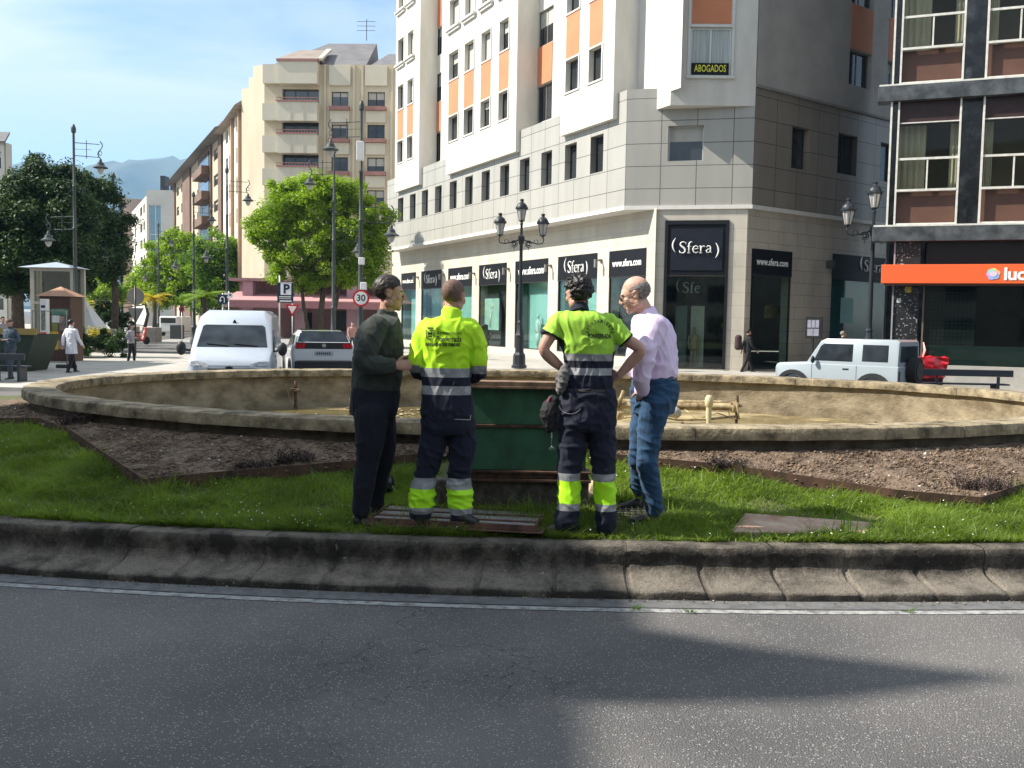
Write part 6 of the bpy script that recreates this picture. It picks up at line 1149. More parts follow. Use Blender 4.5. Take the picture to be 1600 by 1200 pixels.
def scooter(px, D, label, rz, c):
    q = W(px, 520, D); t = empty('scooter', (q.x, D, -.1), rz, label, 'scooter', 'scooters parked by the planters'); m_t = mat('tyre', (.015, .015, .015), .8, var=.1); mc = mat('scoot' + str(px), c, .35, var=.05)
    for x in (-.6, .6): mb = MB(); mb.tube([(x, -.05, .25), (x, .05, .25)], .25, 14); mb.build('wheel', m_t, t)
    mb = MB(); mb.tube([(-.75, 0, .55), (-.4, 0, .62), (-.1, 0, .5), (.05, 0, .28), (.3, 0, .28), (.45, 0, .6), (.5, 0, .95)], [.10, .17, .14, .08, .08, .14, .08], 8); mb.build('body', mc, t, True); mb = MB(); mb.tube([(-.7, 0, .78), (-.1, 0, .74)], [(.05, .12), (.05, .13)], 8); mb.build('seat', m_t, t, True); mb = MB(); mb.tube([(.42, 0, .6), (.5, 0, 1.05)], .03, 6); mb.tube([(.48, -.3, 1.05), (.48, .3, 1.05)], .02, 6); mb.ball((.52, 0, 1.0), .09); mb.build('handlebar', mc, t)
scooter(184, 58, 'pale scooter parked in front of the long planter', 0, (.5, .5, .48)); scooter(218, 60, 'red and white scooter parked behind the crossing woman', 1.2, (.5, .12, .10))
q = W(274, 516, 76); mb = MB(); mb.bbox(q.x - .45, q.x + .45, 76, 76.8, -.12, 1.0, .05); o = mb.build('litter_bin', mat('bin_grey', (.05, .055, .05), .6, var=.1)); tag(o, 'dark square litter bin beside the small far van', 'bin')
# info board, red wrapped cart
q = W(1271, 512, 37.5); t = empty('menu_board', (q.x, 37.5, -.08), R(-25), 'black framed notice board on a post beside the shaded wall', 'notice board'); z = q.z + .08; MB().bbox(-.30, .34, -.05, .05, z - .42, z + .44, .015).build('frame', m_blk, t); m_pap = mat('paper', (.26, .26, .33), .7, var=.15, scale=8)
for x0, x1, z0, z1 in ((-.22, -.09, -.0, .30), (-.07, .06, 0, .30), (.08, .21, 0, .30), (-.22, -.01, -.32, -.04), (.01, .21, -.32, -.04)): MB().box(x0, x1, -.056, -.051, z + z0, z + z1).build('paper_sheet', m_pap, t)
mb = MB(); mb.tube([(0, 0, 0), (0, 0, z - .42)], .04, 8); mb.build('post', m_blk, t)
q = W(1452, 575, 27); t = empty('wrapped_cart', (q.x, 27.2, -.1), 0, 'bright red plastic wrapped load behind the off-road car', 'cart'); bm = bmesh.new(); bmesh.ops.create_cube(bm, size=1); bmesh.ops.subdivide_edges(bm, edges=bm.edges[:], cuts=12, use_grid_fill=True)
for v in bm.verts: v.co = Vector((v.co.x * .92 * (1 + .08 * v.co.z), v.co.y * .6, v.co.z * .58 + .82)) + Vector((noise.noise(v.co * 5), noise.noise(v.co * 5 + Vector((5, 0, 0))), noise.noise(v.co * 5 + Vector((0, 7, 0))))) * .07
mb = MB(); mb.addbm(bm); mb.build('red_wrap', mat('red_plastic', (.62, .015, .025), .22, var=.1, coat=.5), t, True, auto=30)
MB().box(-.35, .4, -.2, .25, .0, .52).build('dark_base', mat('maroon', (.06, .012, .016), .6, var=.2), t); mb = MB(); mb.tube([(-.08, .1, 1.05), (-.02, .1, 1.30), (-.07, .1, 1.52)], [.05, .08, .03], 8, flat=.3, ref=(0, 1, 0)); mb.build('pink_flag', mat('pinkish', (.65, .35, .33), .6, var=.05), t, True)
# ================================================================== vehicles
m_carw = mat('white_paint', (.60, .62, .64), .25, var=.02, coat=.6, spec=.5); m_carb = mat('black_plastic', (.018, .019, .021), .5, var=.1); m_cgl = mat('car_glass', (.010, .013, .017), .06, c2=(.035, .045, .055), scale=1.4, detail=2, spec=.35); m_carg = mat('blue_grey_paint', (.30, .345, .375), .28, var=.02, coat=.5); m_chr = mat('chrome', (.55, .55, .56), .2, metal=.8, var=.05); m_tyre = mat('tyre_rubber', (.015, .015, .015), .8, var=.1); m_tail = mat('tail_red', (.62, .012, .02), .2, var=.05, coat=.5); m_head = mat('headlight', (.28, .28, .28), .1, c2=(.55, .55, .55), scale=14, coat=1)
def loftcar(st, bev=0.0):
    """st: list of (y, [(halfwidth, z), ...]) from sill to roof; mirrored loft"""
    mb = MB(); rs = []
    for y, pr in st: rs.append([Vector((-w_, y, z)) for w_, z in pr] + [Vector((w_, y, z)) for w_, z in reversed(pr)])
    mb.rings(rs); return mb
def wheel(t, x, y, r, wd=.22):
    mb = MB(); s = 1 if x > 0 else -1; mb.tube([(x - s * wd, y, r), (x, y, r)], r, 22); o = mb.build('wheel', m_tyre, t, True, auto=40); mb = MB(); mb.tube([(x - s * .02, y, r), (x + s * .008, y, r)], r * .62, 16); mb.build('rim', m_chr, o, True, auto=40)
def quadpane(t, pts, name, m, th=.012, round_=0):
    vs = [Vector(p) for p in pts]; n = (vs[1] - vs[0]).cross(vs[2] - vs[0]).normalized() * th; k = len(vs); mb = MB(); mb.add([v + n for v in vs] + [v - n * .2 for v in vs], [tuple(range(k)), tuple(range(2 * k - 1, k - 1, -1))] + [(i, (i + 1) % k + 0, k + (i + 1) % k, k + i) for i in range(k)][:0] + [(i, k + i, k + (i + 1) % k, (i + 1) % k) for i in range(k)]); return mb.build(name, m, t, bevel=.006)
m_vanw = mat('van_white', (.38, .42, .48), .3, var=.03, coat=.4)
# --- panel van seen from the front
q = W(358, 572, 23.2); t = empty('panel_van', (q.x, 23.2, -.2), R(11), 'large white panel van facing the fountain with a black mirror each side', 'van'); t.scale = (1, 1, .91); t.location.z = -.30
st = [(0.0, [(.80, .32), (.88, .36), (.90, .70), (.86, .95), (.72, 1.02)]), (.10, [(.92, .25), (.98, .40), (.99, .85), (.95, 1.12), (.80, 1.16)]), (.55, [(.95, .25), (1.0, .40), (1.0, 1.0), (.97, 1.30), (.82, 1.36)]), (.78, [(.97, .25), (1.01, .4), (1.01, 1.05), (.985, 1.42), (.86, 1.48)]),
      (1.42, [(.98, .25), (1.01, .4), (1.01, 1.3), (.93, 2.02), (.80, 2.10)]), (1.85, [(.98, .25), (1.01, .4), (1.01, 1.3), (.90, 2.28), (.72, 2.44)]), (2.3, [(.98, .25), (1.01, .4), (1.01, 1.3), (.90, 2.34), (.72, 2.50)]), (5.2, [(.98, .25), (1.01, .4), (1.01, 1.3), (.90, 2.34), (.72, 2.50)]), (5.32, [(.92, .3), (.95, .45), (.95, 1.3), (.85, 2.28), (.70, 2.42)])]
loftcar(st).build('body', m_vanw, t, True, bevel=.03, auto=38)
def ws(x, s): return (x, .785 + s * .63, 1.485 + s * .615)
quadpane(t, [ws(-.85, .0), ws(.85, .0), ws(.80, .5), ws(.76, .90), ws(.70, .97), ws(-.70, .97), ws(-.76, .90), ws(-.80, .5)], 'windscreen', m_cgl, .012)
mb = MB(); mb.tube([ws(-.1, .04), ws(-.62, .12)], .012, 4); mb.tube([ws(.6, .04), ws(.05, .12)], .012, 4)
for c in (0,): pass
o = mb.build('wiper', m_carb, t); o.location = (0, -.02, .02)
for s in (-1, 1):
    mb = MB(); mb.tube([(s * 1.0, .85, 1.38), (s * 1.12, .82, 1.40)], .03, 6); mb.ball((s * 1.22, .82, 1.44), (.12, .08, .19), 14, 10); mb.build('wing_mirror', m_carb, t, True)
    mb = MB(); mb.add([(s * .90, .055, .92), (s * .48, .0, .97), (s * .50, .03, 1.06), (s * .70, .07, 1.13), (s * .90, .10, 1.12)], [(0, 1, 2, 3, 4)]); mb.build('headlight', m_head, t).location = (0, -.035, .0)
    quadpane(t, [(s * 1.022, .95, 1.36), (s * 1.022, 1.75, 1.36), (s * .965, 1.75, 1.95), (s * .965, 1.48, 1.95)][::s], 'side_window', m_cgl, .01)
    mb = MB(); mb.box(s * 1.012 - .006, s * 1.012 + .006, 1.9, 5.1, .55, .72); mb.build('side_moulding', m_carb, t)
    wheel(t, s * 1.0, .95, .33); wheel(t, s * 1.0, 4.3, .33)
for s in (-1, 1):
    MB().box(s * 1.013 - .004, s * 1.013 + .004, 1.80, 1.812, .5, 1.9).build('door_seam', m_carb, t); MB().box(s * 1.016 - .01, s * 1.016 + .01, 1.55, 1.72, 1.18, 1.23).build('door_handle', m_carb, t)
MB().box(-.9, .9, -.006, .008, 1.005, 1.013).build('bonnet_seam', m_carb, t)
MB().bbox(-.5, .5, -.03, .02, .78, .94, .02).build('grille', m_carb, t); MB().bbox(-.92, .92, -.08, .05, .28, .60, .04).build('bumper', m_carb, t); mb = MB(); mb.prism_xz([(-.05, 2.13), (.05, 2.13), (.03, 2.2), (0, 2.24), (-.03, 2.2)], 1.50, 1.46); o = mb.build('badge', m_carb, t); mb = MB(); mb.prism_xz([(-.10, .97), (-.03, .90), (0, .94), (.03, .90), (.10, .97), (.03, 1.0), (-.03, 1.0)], -.05, -.03); mb.build('emblem', m_carb, t)
# --- white car seen from behind
q = W(506, 568, 28.3); t = empty('parked_car', (q.x, 28.3, -.2), R(17), 'white SUV seen from behind with red tail lamps, right of the van', 'car')
st = [(0, [(.74, .50), (.82, .58), (.88, .95), (.86, 1.20), (.72, 1.27)]), (.10, [(.84, .36), (.91, .50), (.93, .92), (.90, 1.22), (.78, 1.29)]), (.55, [(.86, .25), (.92, .38), (.925, .85), (.90, 1.14), (.78, 1.22)]), (2.9, [(.86, .25), (.92, .38), (.92, .80), (.89, 1.02), (.78, 1.08)]), (3.3, [(.86, .25), (.91, .38), (.91, .78), (.88, .98), (.7, 1.05)]), (4.2, [(.80, .28), (.87, .38), (.86, .7), (.80, .85), (.6, .92)]), (4.42, [(.65, .35), (.72, .42), (.72, .65), (.66, .75), (.5, .8)])]
loftcar(st).build('body', m_carw, t, True, bevel=.03, auto=38)
st = [(.10, [(.80, 1.15), (.79, 1.25), (.77, 1.29)]), (.42, [(.83, 1.08), (.74, 1.46), (.62, 1.56)]), (1.0, [(.84, 1.08), (.74, 1.52), (.60, 1.63)]), (2.1, [(.84, 1.08), (.73, 1.50), (.60, 1.62)]), (3.15, [(.82, 1.0), (.80, 1.02), (.76, 1.05)])]
loftcar(st).build('roof', m_carw, t, True, auto=30)
quadpane(t, [(-.75, .12, 1.29), (.75, .12, 1.29), (.67, .36, 1.54), (.59, .40, 1.575), (-.59, .40, 1.575), (-.67, .36, 1.54)], 'rear_window', m_cgl, .018); quadpane(t, [(-.60, .46, 1.575), (.60, .46, 1.575), (.58, 1.9, 1.645), (-.58, 1.9, 1.645)], 'glass_roof', m_cgl, .02)
MB().bbox(-.82, .82, -.018, .03, 1.10, 1.29, .02).build('black_strip', m_carb, t)
for s in (-1, 1):
    for k in range(3): mb = MB(); mb.add([(s * (.54 + .10 * k), -.03, 1.26), (s * (.61 + .10 * k), -.03, 1.26), (s * (.64 + .10 * k), -.025, 1.12), (s * (.57 + .10 * k), -.025, 1.12)], [(0, 1, 2, 3)][::1]); mb.build('tail_lamp', m_tail, t)
    quadpane(t, [(s * .86, .75, 1.12), (s * .86, 2.75, 1.10), (s * .76, 2.1, 1.48), (s * .76, .95, 1.48)][::s], 'side_window', m_cgl, .012); wheel(t, s * .91, .85, .35); wheel(t, s * .91, 3.5, .35)
    mb = MB(); mb.tube([(s * .93, .85 + .42 * math.cos(a), .35 + .42 * math.sin(a)) for a in np.linspace(-.2, 3.34, 12)], .035, 6); mb.tube([(s * .92, 3.5 + .42 * math.cos(a), .35 + .42 * math.sin(a)) for a in np.linspace(-.2, 3.34, 12)], .035, 6); mb.build('arch_trim', m_carb, t, True)
    mb = MB(); mb.ball((s * 1.0, 2.75, 1.12), (.10, .08, .08)); mb.build('wing_mirror', m_carw, t, True)
MB().bbox(-.84, .84, -.07, .08, .34, .74, .03).build('bumper', m_carb, t); MB().bbox(-.80, .80, -.085, -.06, .75, .785, .008).build('chrome_strip', m_chr, t); o = MB().box(-.27, .27, -.012, -.001, .90, 1.03).build('number_plate', mat('plate', (.35, .37, .38), .5, var=.1), t); disc('emblem', t, 1.20, .06, -.03, m_chr, 14)
mb = MB()
for k in range(7): mb.box(-.21 + .06 * k, -.175 + .06 * k, -.016, -.013, .935, .995)
mb.build('plate_marks', m_blk, o)
# --- boxy off-road car, side view
q = W(1403, 590, 24.1); t = empty('offroad_car', (q.x, 24.1, -.2), R(36 + 90 - 180), 'boxy pale blue grey off-road car with a spare wheel parked at the right', 'car')
# local: +y = front of the car, origin at the rear near corner side -> shift so that x=-w faces the camera
t.rotation_euler = (0, 0, R(48)); hw = .78; org = Vector((0, 0, 0))
off = Matrix.Rotation(R(48), 4, 'Z') @ Vector((hw, 0, 0)); t.location = (q.x + off.x, 24.1 + off.y, -.2)
st = [(0, [(hw - .05, .45), (hw, .5), (hw, 1.0), (hw - .01, 1.04)]), (2.2, [(hw - .05, .45), (hw, .5), (hw, 1.0), (hw - .01, 1.04)]), (2.45, [(hw - .05, .45), (hw, .5), (hw, .99), (hw - .03, 1.07)]), (3.25, [(hw - .07, .45), (hw - .02, .5), (hw - .02, .93), (hw - .07, 1.02)]), (3.35, [(hw - .10, .5), (hw - .04, .55), (hw - .04, .88), (hw - .10, .97)])]
loftcar(st).build('body', m_carg, t, True, bevel=.02, auto=30)
st = [(.03, [(hw - .02, 1.03), (hw - .09, 1.62), (hw - .13, 1.66)]), (.10, [(hw - .02, 1.03), (hw - .08, 1.64), (hw - .12, 1.71)]), (1.95, [(hw - .02, 1.03), (hw - .08, 1.63), (hw - .12, 1.70)]), (2.1, [(hw - .02, 1.03), (hw - .085, 1.58), (hw - .13, 1.64)]), (2.45, [(hw - .03, 1.02), (hw - .05, 1.05), (hw - .06, 1.07)])]
loftcar(st).build('cabin', m_carg, t, True, auto=25)
m_jgl = glassmat('car_side_glass', (.10, .12, .13), .6)
for s in (-1, 1):
    def sp_(y, z): return (s * (hw - .02 - .07 * (z - 1.03) / .6 + .0), y, z)
    quadpane(t, [sp_(1.2, 1.12), sp_(2.25, 1.12), sp_(2.08, 1.50), sp_(2.0, 1.57), sp_(1.2, 1.57)][::s], 'door_window', m_cgl, .012); quadpane(t, [sp_(.28, 1.14), sp_(.95, 1.14), sp_(.95, 1.57), sp_(.28, 1.57)][::s], 'rear_side_window', m_cgl, .012)
    for y in (.62, 2.80):
        mb = MB(); rr = []
        for a in np.linspace(-.12, math.pi + .12, 14): c, s_ = math.cos(a), math.sin(a); rr.append([Vector((s * (hw - .06), y + .38 * c, .38 + .36 * s_)), Vector((s * (hw + .07), y + .38 * c, .38 + .36 * s_)), Vector((s * (hw + .07), y + .48 * c, .38 + .47 * s_)), Vector((s * (hw - .06), y + .48 * c, .38 + .47 * s_))])
        mb.rings(rr); mb.build('wheel_arch', m_carb, t); wheel(t, s * (hw + .03), y, .34)
    mb = MB(); mb.box(s * (hw + .003) - .004, s * (hw + .003) + .004, 1.28, 1.44, .90, .94); mb.build('door_handle', m_carb, t)
    [MB().box(s * hw - .003, s * hw + .003, yy, yy + .01, .48, 1.02).build('door_gap', m_carb, t) for yy in (1.07, 2.28)]; mb = MB(); mb.ball((s * (hw + .1), 2.22, 1.14), (.08, .05, .1)); mb.build('wing_mirror', m_carb, t, True)
quadpane(t, [(-.60, .028, 1.15), (.60, .028, 1.15), (.56, .03, 1.55), (-.56, .03, 1.55)], 'rear_window', m_cgl, .02); mb = MB(); mb.tube([(.03, -.24, .92), (.03, -.01, .92)], [.335, .335], 24); mb.build('spare_wheel', m_tyre, t, True, auto=40); mb = MB(); mb.tube([(.03, -.26, .92), (.03, -.235, .92)], .22, 20); mb.build('spare_cover', m_carb, t, True, auto=40); MB().box(-.80, .80, -.08, -.002, .42, .60).build('rear_bumper', m_carb, t)
MB().box(-.76, -.68, -.02, -.001, .62, .92).build('tail_lamp', m_carb, t); quadpane(t, [(.66, 2.42, 1.09), (-.66, 2.42, 1.09), (-.58, 2.13, 1.58), (.58, 2.13, 1.58)], 'windscreen', m_cgl, .015)
# haze: one even body of air round everything
hb = MB().box(-4200, 4200, -150, 4750, -61, 720).build('haze', mat('air', (.5, .5, .5)), None); hb.data.materials.clear(); hm = bpy.data.materials.new('haze_air'); hm.use_nodes = True; nt = hm.node_tree; nt.nodes.clear(); o_ = N(nt, 'ShaderNodeOutputMaterial'); pv = N(nt, 'ShaderNodeVolumePrincipled'); pv.inputs['Color'].default_value = (.36, .64, 1, 1); pv.inputs['Density'].default_value = .00016; pv.inputs['Anisotropy'].default_value = .2; L(nt, pv.outputs[0], o_.inputs['Volume']); hb.data.materials.append(hm); tag(hb, kind='stuff'); tag(hb, 'thin blue air haze over the whole place', 'haze')
# ================================================================== people
def crom(pts, n=5):
    P = [Vector(p) for p in pts]; Q = [P[0] * 2 - P[1]] + P + [P[-1] * 2 - P[-2]]; out = []
    for i in range(1, len(Q) - 2):
        for k in range(n):
            t = k / n; a, b, c, d = Q[i - 1], Q[i], Q[i + 1], Q[i + 2]
            out.append(.5 * ((2 * b) + (c - a) * t + (2 * a - 5 * b + 4 * c - d) * t * t + (-a + 3 * b - 3 * c + d) * t ** 3))
    out.append(P[-1]); return out
def limb(mb, pts, rad, n=14, round_=(1, 1), ref=(0, 1, 0), sub=5):
    """smooth tapering tube with rounded ends"""
    R2 = [Vector((r[0], r[1], 0)) if isinstance(r, (tuple, list)) else Vector((r, r, 0)) for r in rad]
    P = crom(pts, sub); Q = crom(R2, sub); rr = [(max(.002, q.x), max(.002, q.y)) for q in Q]
    pre, post = [], []
    if round_[0]: d = (P[0] - P[1]).normalized(); pre = [(P[0] + d * rr[0][0] * s, (rr[0][0] * c, rr[0][1] * c)) for s, c in ((.95, .3), (.75, .66), (.4, .92))]
    if round_[1]: d = (P[-1] - P[-2]).normalized(); post = [(P[-1] + d * rr[-1][0] * s, (rr[-1][0] * c, rr[-1][1] * c)) for s, c in ((.4, .92), (.75, .66), (.95, .3))]
    L_ = pre + list(zip(P, rr)) + post; mb.tube([p for p, _ in L_], [r for _, r in L_], n, ref=ref)
def torso(mb, rings, lat, fwd, n=26, e=2.4, grow=0.0, close=True):
    rs = []
    C = crom([r[0] for r in rings], 4); S = crom([Vector((r[1], r[2], 0)) for r in rings], 4)
    for c, s in zip(C, S):
        ra, rb = s.x + grow, s.y + grow; rs.append([c + lat * (ra * abs(math.cos(a)) ** (2 / e) * (1 if math.cos(a) >= 0 else -1)) + fwd * (rb * abs(math.sin(a)) ** (2 / e) * (1 if math.sin(a) >= 0 else -1)) for a in [2 * math.pi * k / n for k in range(n)]])
    mb.rings(rs)
def remesh(mb, name, m, vox, smooth=3, parent=None):
    o = mb.build(name, m, parent); r = o.modifiers.new('r', 'REMESH'); r.mode = 'VOXEL'; r.voxel_size = vox; r.use_smooth_shade = True
    if smooth: s = o.modifiers.new('s', 'SMOOTH'); s.factor = .5; s.iterations = smooth
    return evaluated(o)
def getv(o): a = np.empty(len(o.data.vertices) * 3, np.float32); o.data.vertices.foreach_get('co', a); return a.reshape(-1, 3)
def getn(o): a = np.empty(len(o.data.vertices) * 3, np.float32); o.data.vertices.foreach_get('normal', a); return a.reshape(-1, 3)
def setv(o, v): o.data.vertices.foreach_set('co', v.astype(np.float32).ravel()); o.data.update()
def folds(o, amp, fr, seed=0, amp2=0, fr2=(30, 30, 30), mask=None):
    v, nn = getv(o), getn(o); d = np.empty(len(v))
    for i, (x, y, z) in enumerate(v):
        w1 = noise.noise(Vector((x * 3 + seed, y * 3, z * 3))) * .9; q = Vector((x * fr[0] + seed + w1, y * fr[1] + w1, z * fr[2] + w1 * 2)); k = noise.noise(q)
        k2 = noise.noise(Vector((x * fr[0] * 1.9 - w1 + 7, y * fr[1] * 1.9, z * fr[2] * 1.4 + x * 6 + seed))); d[i] = (amp if mask is None else amp * mask(x, y, z)) * (1.1 * max(0, 1 - 3.2 * abs(k)) ** 1.5 + .9 * max(0, 1 - 3.0 * abs(k2)) ** 1.5 - .25) + (amp2 * noise.noise(Vector((x * fr2[0], y * fr2[1], z * fr2[2] + seed))) if amp2 else 0)
    setv(o, v + nn * d[:, None])
def bands(o, planes, fn, mats):
    """cut clean edges at the given heights and give every face the colour of its band"""
    bm = bmesh.new(); bm.from_mesh(o.data)
    for co, no in planes: bmesh.ops.bisect_plane(bm, geom=bm.verts[:] + bm.edges[:] + bm.faces[:], plane_co=co, plane_no=no, dist=1e-5)
    o.data.materials.clear()
    for m_ in mats: o.data.materials.append(m_)
    for f in bm.faces: f.material_index = fn(f.calc_center_median()); f.smooth = True
    bm.to_mesh(o.data); bm.free()
def headframe(c, fwd, up=(0, 0, 1), s=1.0):
    f_ = Vector(fwd).normalized(); u = Vector(up); u = (u - f_ * u.dot(f_)).normalized(); r = f_.cross(u); M = Matrix(((r.x, f_.x, u.x, c.x), (r.y, f_.y, u.y, c.y), (r.z, f_.z, u.z, c.z), (0, 0, 0, 1))); return M @ Matrix.Scale(s, 4)
def head(mb, M, jaw=1.0):
    def B(c, r, n=18, m=12): mb2 = MB(); mb2.ball(c, r, n, m); mb.add([M @ Vector(v) for v in mb2.v], mb2.f)
    def Tt(p, r): mb2 = MB(); limb(mb2, p, r, 10, sub=3); mb.add([M @ Vector(v) for v in mb2.v], mb2.f)
    B((0, -.018, .030), (.076, .094, .088)); B((0, .022, .012), (.069, .070, .070)); B((0, .022, -.042), (.060 * jaw, .066, .078)); B((0, .040, -.075), (.044 * jaw, .050, .038)); B((0, .070, -.098), (.024, .020, .018))
    for s in (-1, 1):
        B((s * .040, .058, -.024), (.025, .026, .026)); B((s * .028, .080, .024), (.026, .014, .009)); B((s * .056, -.0, -.066), (.016, .034, .028))
        B((s * .0765, -.006, -.004), (.008, .020, .031)); B((s * .080, -.012, .014), (.008, .014, .016)); B((s * .012, .098, -.030), (.009, .011, .009))
    Tt([(0, .084, .022), (0, .097, .0), (0, .110, -.022)], [(.009, .010), (.009, .010), (.012, .011)]); B((0, .110, -.026), (.011, .012, .010))
    B((0, .092, -.054), (.022, .010, .006)); B((0, .089, -.064), (.020, .010, .007))
def sculpthead(o, M):
    v = getv(o); Mi = M.inverted(); A = np.array(Mi); h = v @ A[:3, :3].T + A[:3, 3]; dv = np.zeros_like(h)
    for s in (-1, 1):
        d = np.linalg.norm((h - np.array((s * .031, .092, .006))) / np.array((1, 1, .75)), axis=1); dv[:, 1] -= .012 * np.exp(-(d / .014) ** 2)
        d = np.linalg.norm(h - np.array((s * .082, .004, -.004)), axis=1); dv[:, 0] -= s * .006 * np.exp(-(d / .011) ** 2)
    d = np.abs(h[:, 2] + .059); mk = (np.abs(h[:, 0]) < .024) & (h[:, 1] > .075); dv[:, 1] -= np.where(mk, .006 * np.exp(-(d / .003) ** 2), 0)
    B = np.array(M)[:3, :3]; setv(o, v + dv @ B.T)
def zline(y, pts):
    for (a, p), (b, q) in zip(pts, pts[1:]):
        if y <= b: return p + (q - p) * max(0, min(1, (y - a) / (b - a)))
    return pts[-1][1]
def hairfn(pts, k=22, top=None):
    def f(x, y, z):
        if abs(x) > .0665 and -.032 < y < .020 and z < .028: return -1
        w_ = z - zline(y, pts)
        if top is not None: w_ = min(w_, zline(y, top) - z)
        return k * w_
    return f
def hairshell(o, M, cond, thick, m, name='hair', nz=(0, 0), stray=0):
    """shell over the scalp, thick inside and tucked under the skin along the hairline"""
    v, nn = getv(o), getn(o); A = np.array(M.inverted()); h = v @ A[:3, :3].T + A[:3, 3]; w_ = np.array([cond(*q) if (abs(q[0]) < .12 and abs(q[1]) < .14 and -.14 < q[2] < .16) else -1 for q in h])
    sel = w_ > 0; F = [tuple(p.vertices) for p in o.data.polygons if all(sel[i] for i in p.vertices)]; ids = sorted({i for f in F for i in f}); mp_ = {j: k for k, j in enumerate(ids)}; V = []
    for i in ids:
        q = Vector(h[i]); t = thick * min(1, w_[i]) * (1 + nz[0] * noise.noise(q * nz[1]) + nz[0] * .6 * noise.noise(q * nz[1] * 2.3)) - .0012 + .001; V.append(v[i] + nn[i] * max(t, -.001))
    me = bpy.data.meshes.new(name); me.from_pydata([tuple(x) for x in V], [], [tuple(mp_[i] for i in f) for f in F]); me.polygons.foreach_set('use_smooth', [True] * len(me.polygons)); return link(name, me, m, o)
def hand(mb, wr, d, side, curl=.5, s=1.0, thumb=1, spread=.12):
    """d: direction of the palm from the wrist, side: unit vector across the knuckles towards the thumb"""
    d = Vector(d).normalized(); side = Vector(side); side = (side - d * side.dot(d)).normalized(); nrm = d.cross(side) * thumb; wr = Vector(wr)
    limb(mb, [wr - d * .01, wr + d * .03 * s, wr + d * .085 * s], [(.024 * s, .020 * s), (.036 * s, .017 * s), (.038 * s, .013 * s)], 12, ref=side, sub=3)
    for k, (off, ln) in enumerate(((.029, .074), (.010, .083), (-.009, .077), (-.027, .060))):
        p = wr + d * .083 * s + side * off * s; a = curl * (.8 + .12 * k); dd = (d + side * off * spread * 12).normalized(); pts = [p - dd * .015]; cur = p
        for j, fr in enumerate((.45, .32, .23)): ang = a * (.5 + .8 * j); dv = (dd * math.cos(ang) - nrm * math.sin(ang)); cur = cur + dv * ln * fr * s; pts.append(cur)
        limb(mb, [pts[0], p] + pts[1:], [.0092 * s, .0092 * s, .0086 * s, .008 * s, .0068 * s], 8, ref=side, sub=3)
    p = wr + d * .025 * s + side * .026 * s; limb(mb, [p, p + (d * .6 + side * .7).normalized() * .035 * s, p + (d * .6 + side * .7).normalized() * .035 * s + (d * .9 + side * .3 - nrm * .3).normalized() * .032 * s], [.014 * s, .011 * s, .0085 * s], 8, ref=nrm, sub=3)
def shoe(parent, heel, toe, m, z0, w_=.045, h=.085, ank=None, name='shoe'):
    heel, toe = Vector(heel), Vector(toe); d = toe - heel; d.z = 0; L_ = d.length; d.normalize(); sd = Vector((-d.y, d.x, 0)); mb = MB(); rs = []
    for t, wd, hh in ((-.02, .55, .5), (0, .75, .8), (.08, .85, .95), (.25, .85, 1.0), (.42, .82, .85), (.6, 1.0, .62), (.8, 1.02, .48), (.94, .8, .40), (1.0, .45, .26)):
        c = heel + d * L_ * t; rs.append([Vector((c.x, c.y, z0)) + sd * (w_ * wd * x) + Vector((0, 0, h * hh * z)) for x, z in ((-1, .06), (-1.02, .3), (-.88, .7), (-.45, .97), (0, 1.04), (.45, .97), (.88, .7), (1.02, .3), (1, .06))])
    mb.rings(rs); o = mb.build(name, m, parent, True, auto=60); s = o.modifiers.new('s', 'SUBSURF'); s.levels = 1; s.render_levels = 1
    mb = MB(); rs = [[Vector((*(heel + d * L_ * t).xy, z0 - .004)) + sd * (w_ * wd * x) + Vector((0, 0, z)) for x, z in ((-1.06, 0), (-1.06, .018), (1.06, .018), (1.06, 0))] for t, wd in ((-.035, .6), (.05, .84), (.3, .84), (.6, 1.02), (.85, .98), (1.01, .5))]; mb.rings(rs); mb.build('sole', m_sole, o)
    return o
m_sole = mat('shoe_sole', (.02, .018, .016), .8, var=.1)
def skin(name, c, c2): 
    m = mat(name, c, .55, c2=c2, scale=14, spec=.35); p = m.node_tree.nodes['Principled BSDF']; p.inputs['Subsurface Weight'].default_value = .12; p.inputs['Subsurface Radius'].default_value = (.012, .005, .003); p.inputs['Subsurface Scale'].default_value = 1.0; return m
sk1 = skin('skin_tan', (.36, .20, .145), (.46, .27, .20)); sk2 = skin('skin_ruddy', (.42, .235, .175), (.52, .31, .24)); sk3 = skin('skin_light', (.46, .27, .20), (.56, .35, .27))
def cloth(name, c, var=.12, rough=.85, scale=9, weave=.0006, sheen=.04):
    m = mat(name, c, rough, var=var, scale=scale, bump=weave, bscale=700); m.node_tree.nodes['Principled BSDF'].inputs['Sheen Weight'].default_value = sheen; return m
m_navy = cloth('navy_cloth', (.0055, .008, .022)); m_lime = cloth('fluorescent_yellow', (.46, .80, .015), .05, .7); m_lime2 = cloth('fluorescent_shirt', (.33, .60, .05), .06, .75); m_refl = mat('reflective_tape', (.20, .21, .22), .45, c2=(.32, .33, .34), scale=18)
m_limeleg = cloth('fluorescent_leg', (.42, .84, .012), .06, .6)
m_knit = cloth('dark_green_knit', (.034, .041, .035), .2, .95, 14, .0012, .12); m_blackt = cloth('black_trousers', (.006, .008, .017)); m_pinks = cloth('lilac_shirt', (.74, .60, .80), .04, .8, 5, .0003); m_jean = cloth('blue_jeans', (.018, .058, .125), .35, .9, 7, .0006, .1)
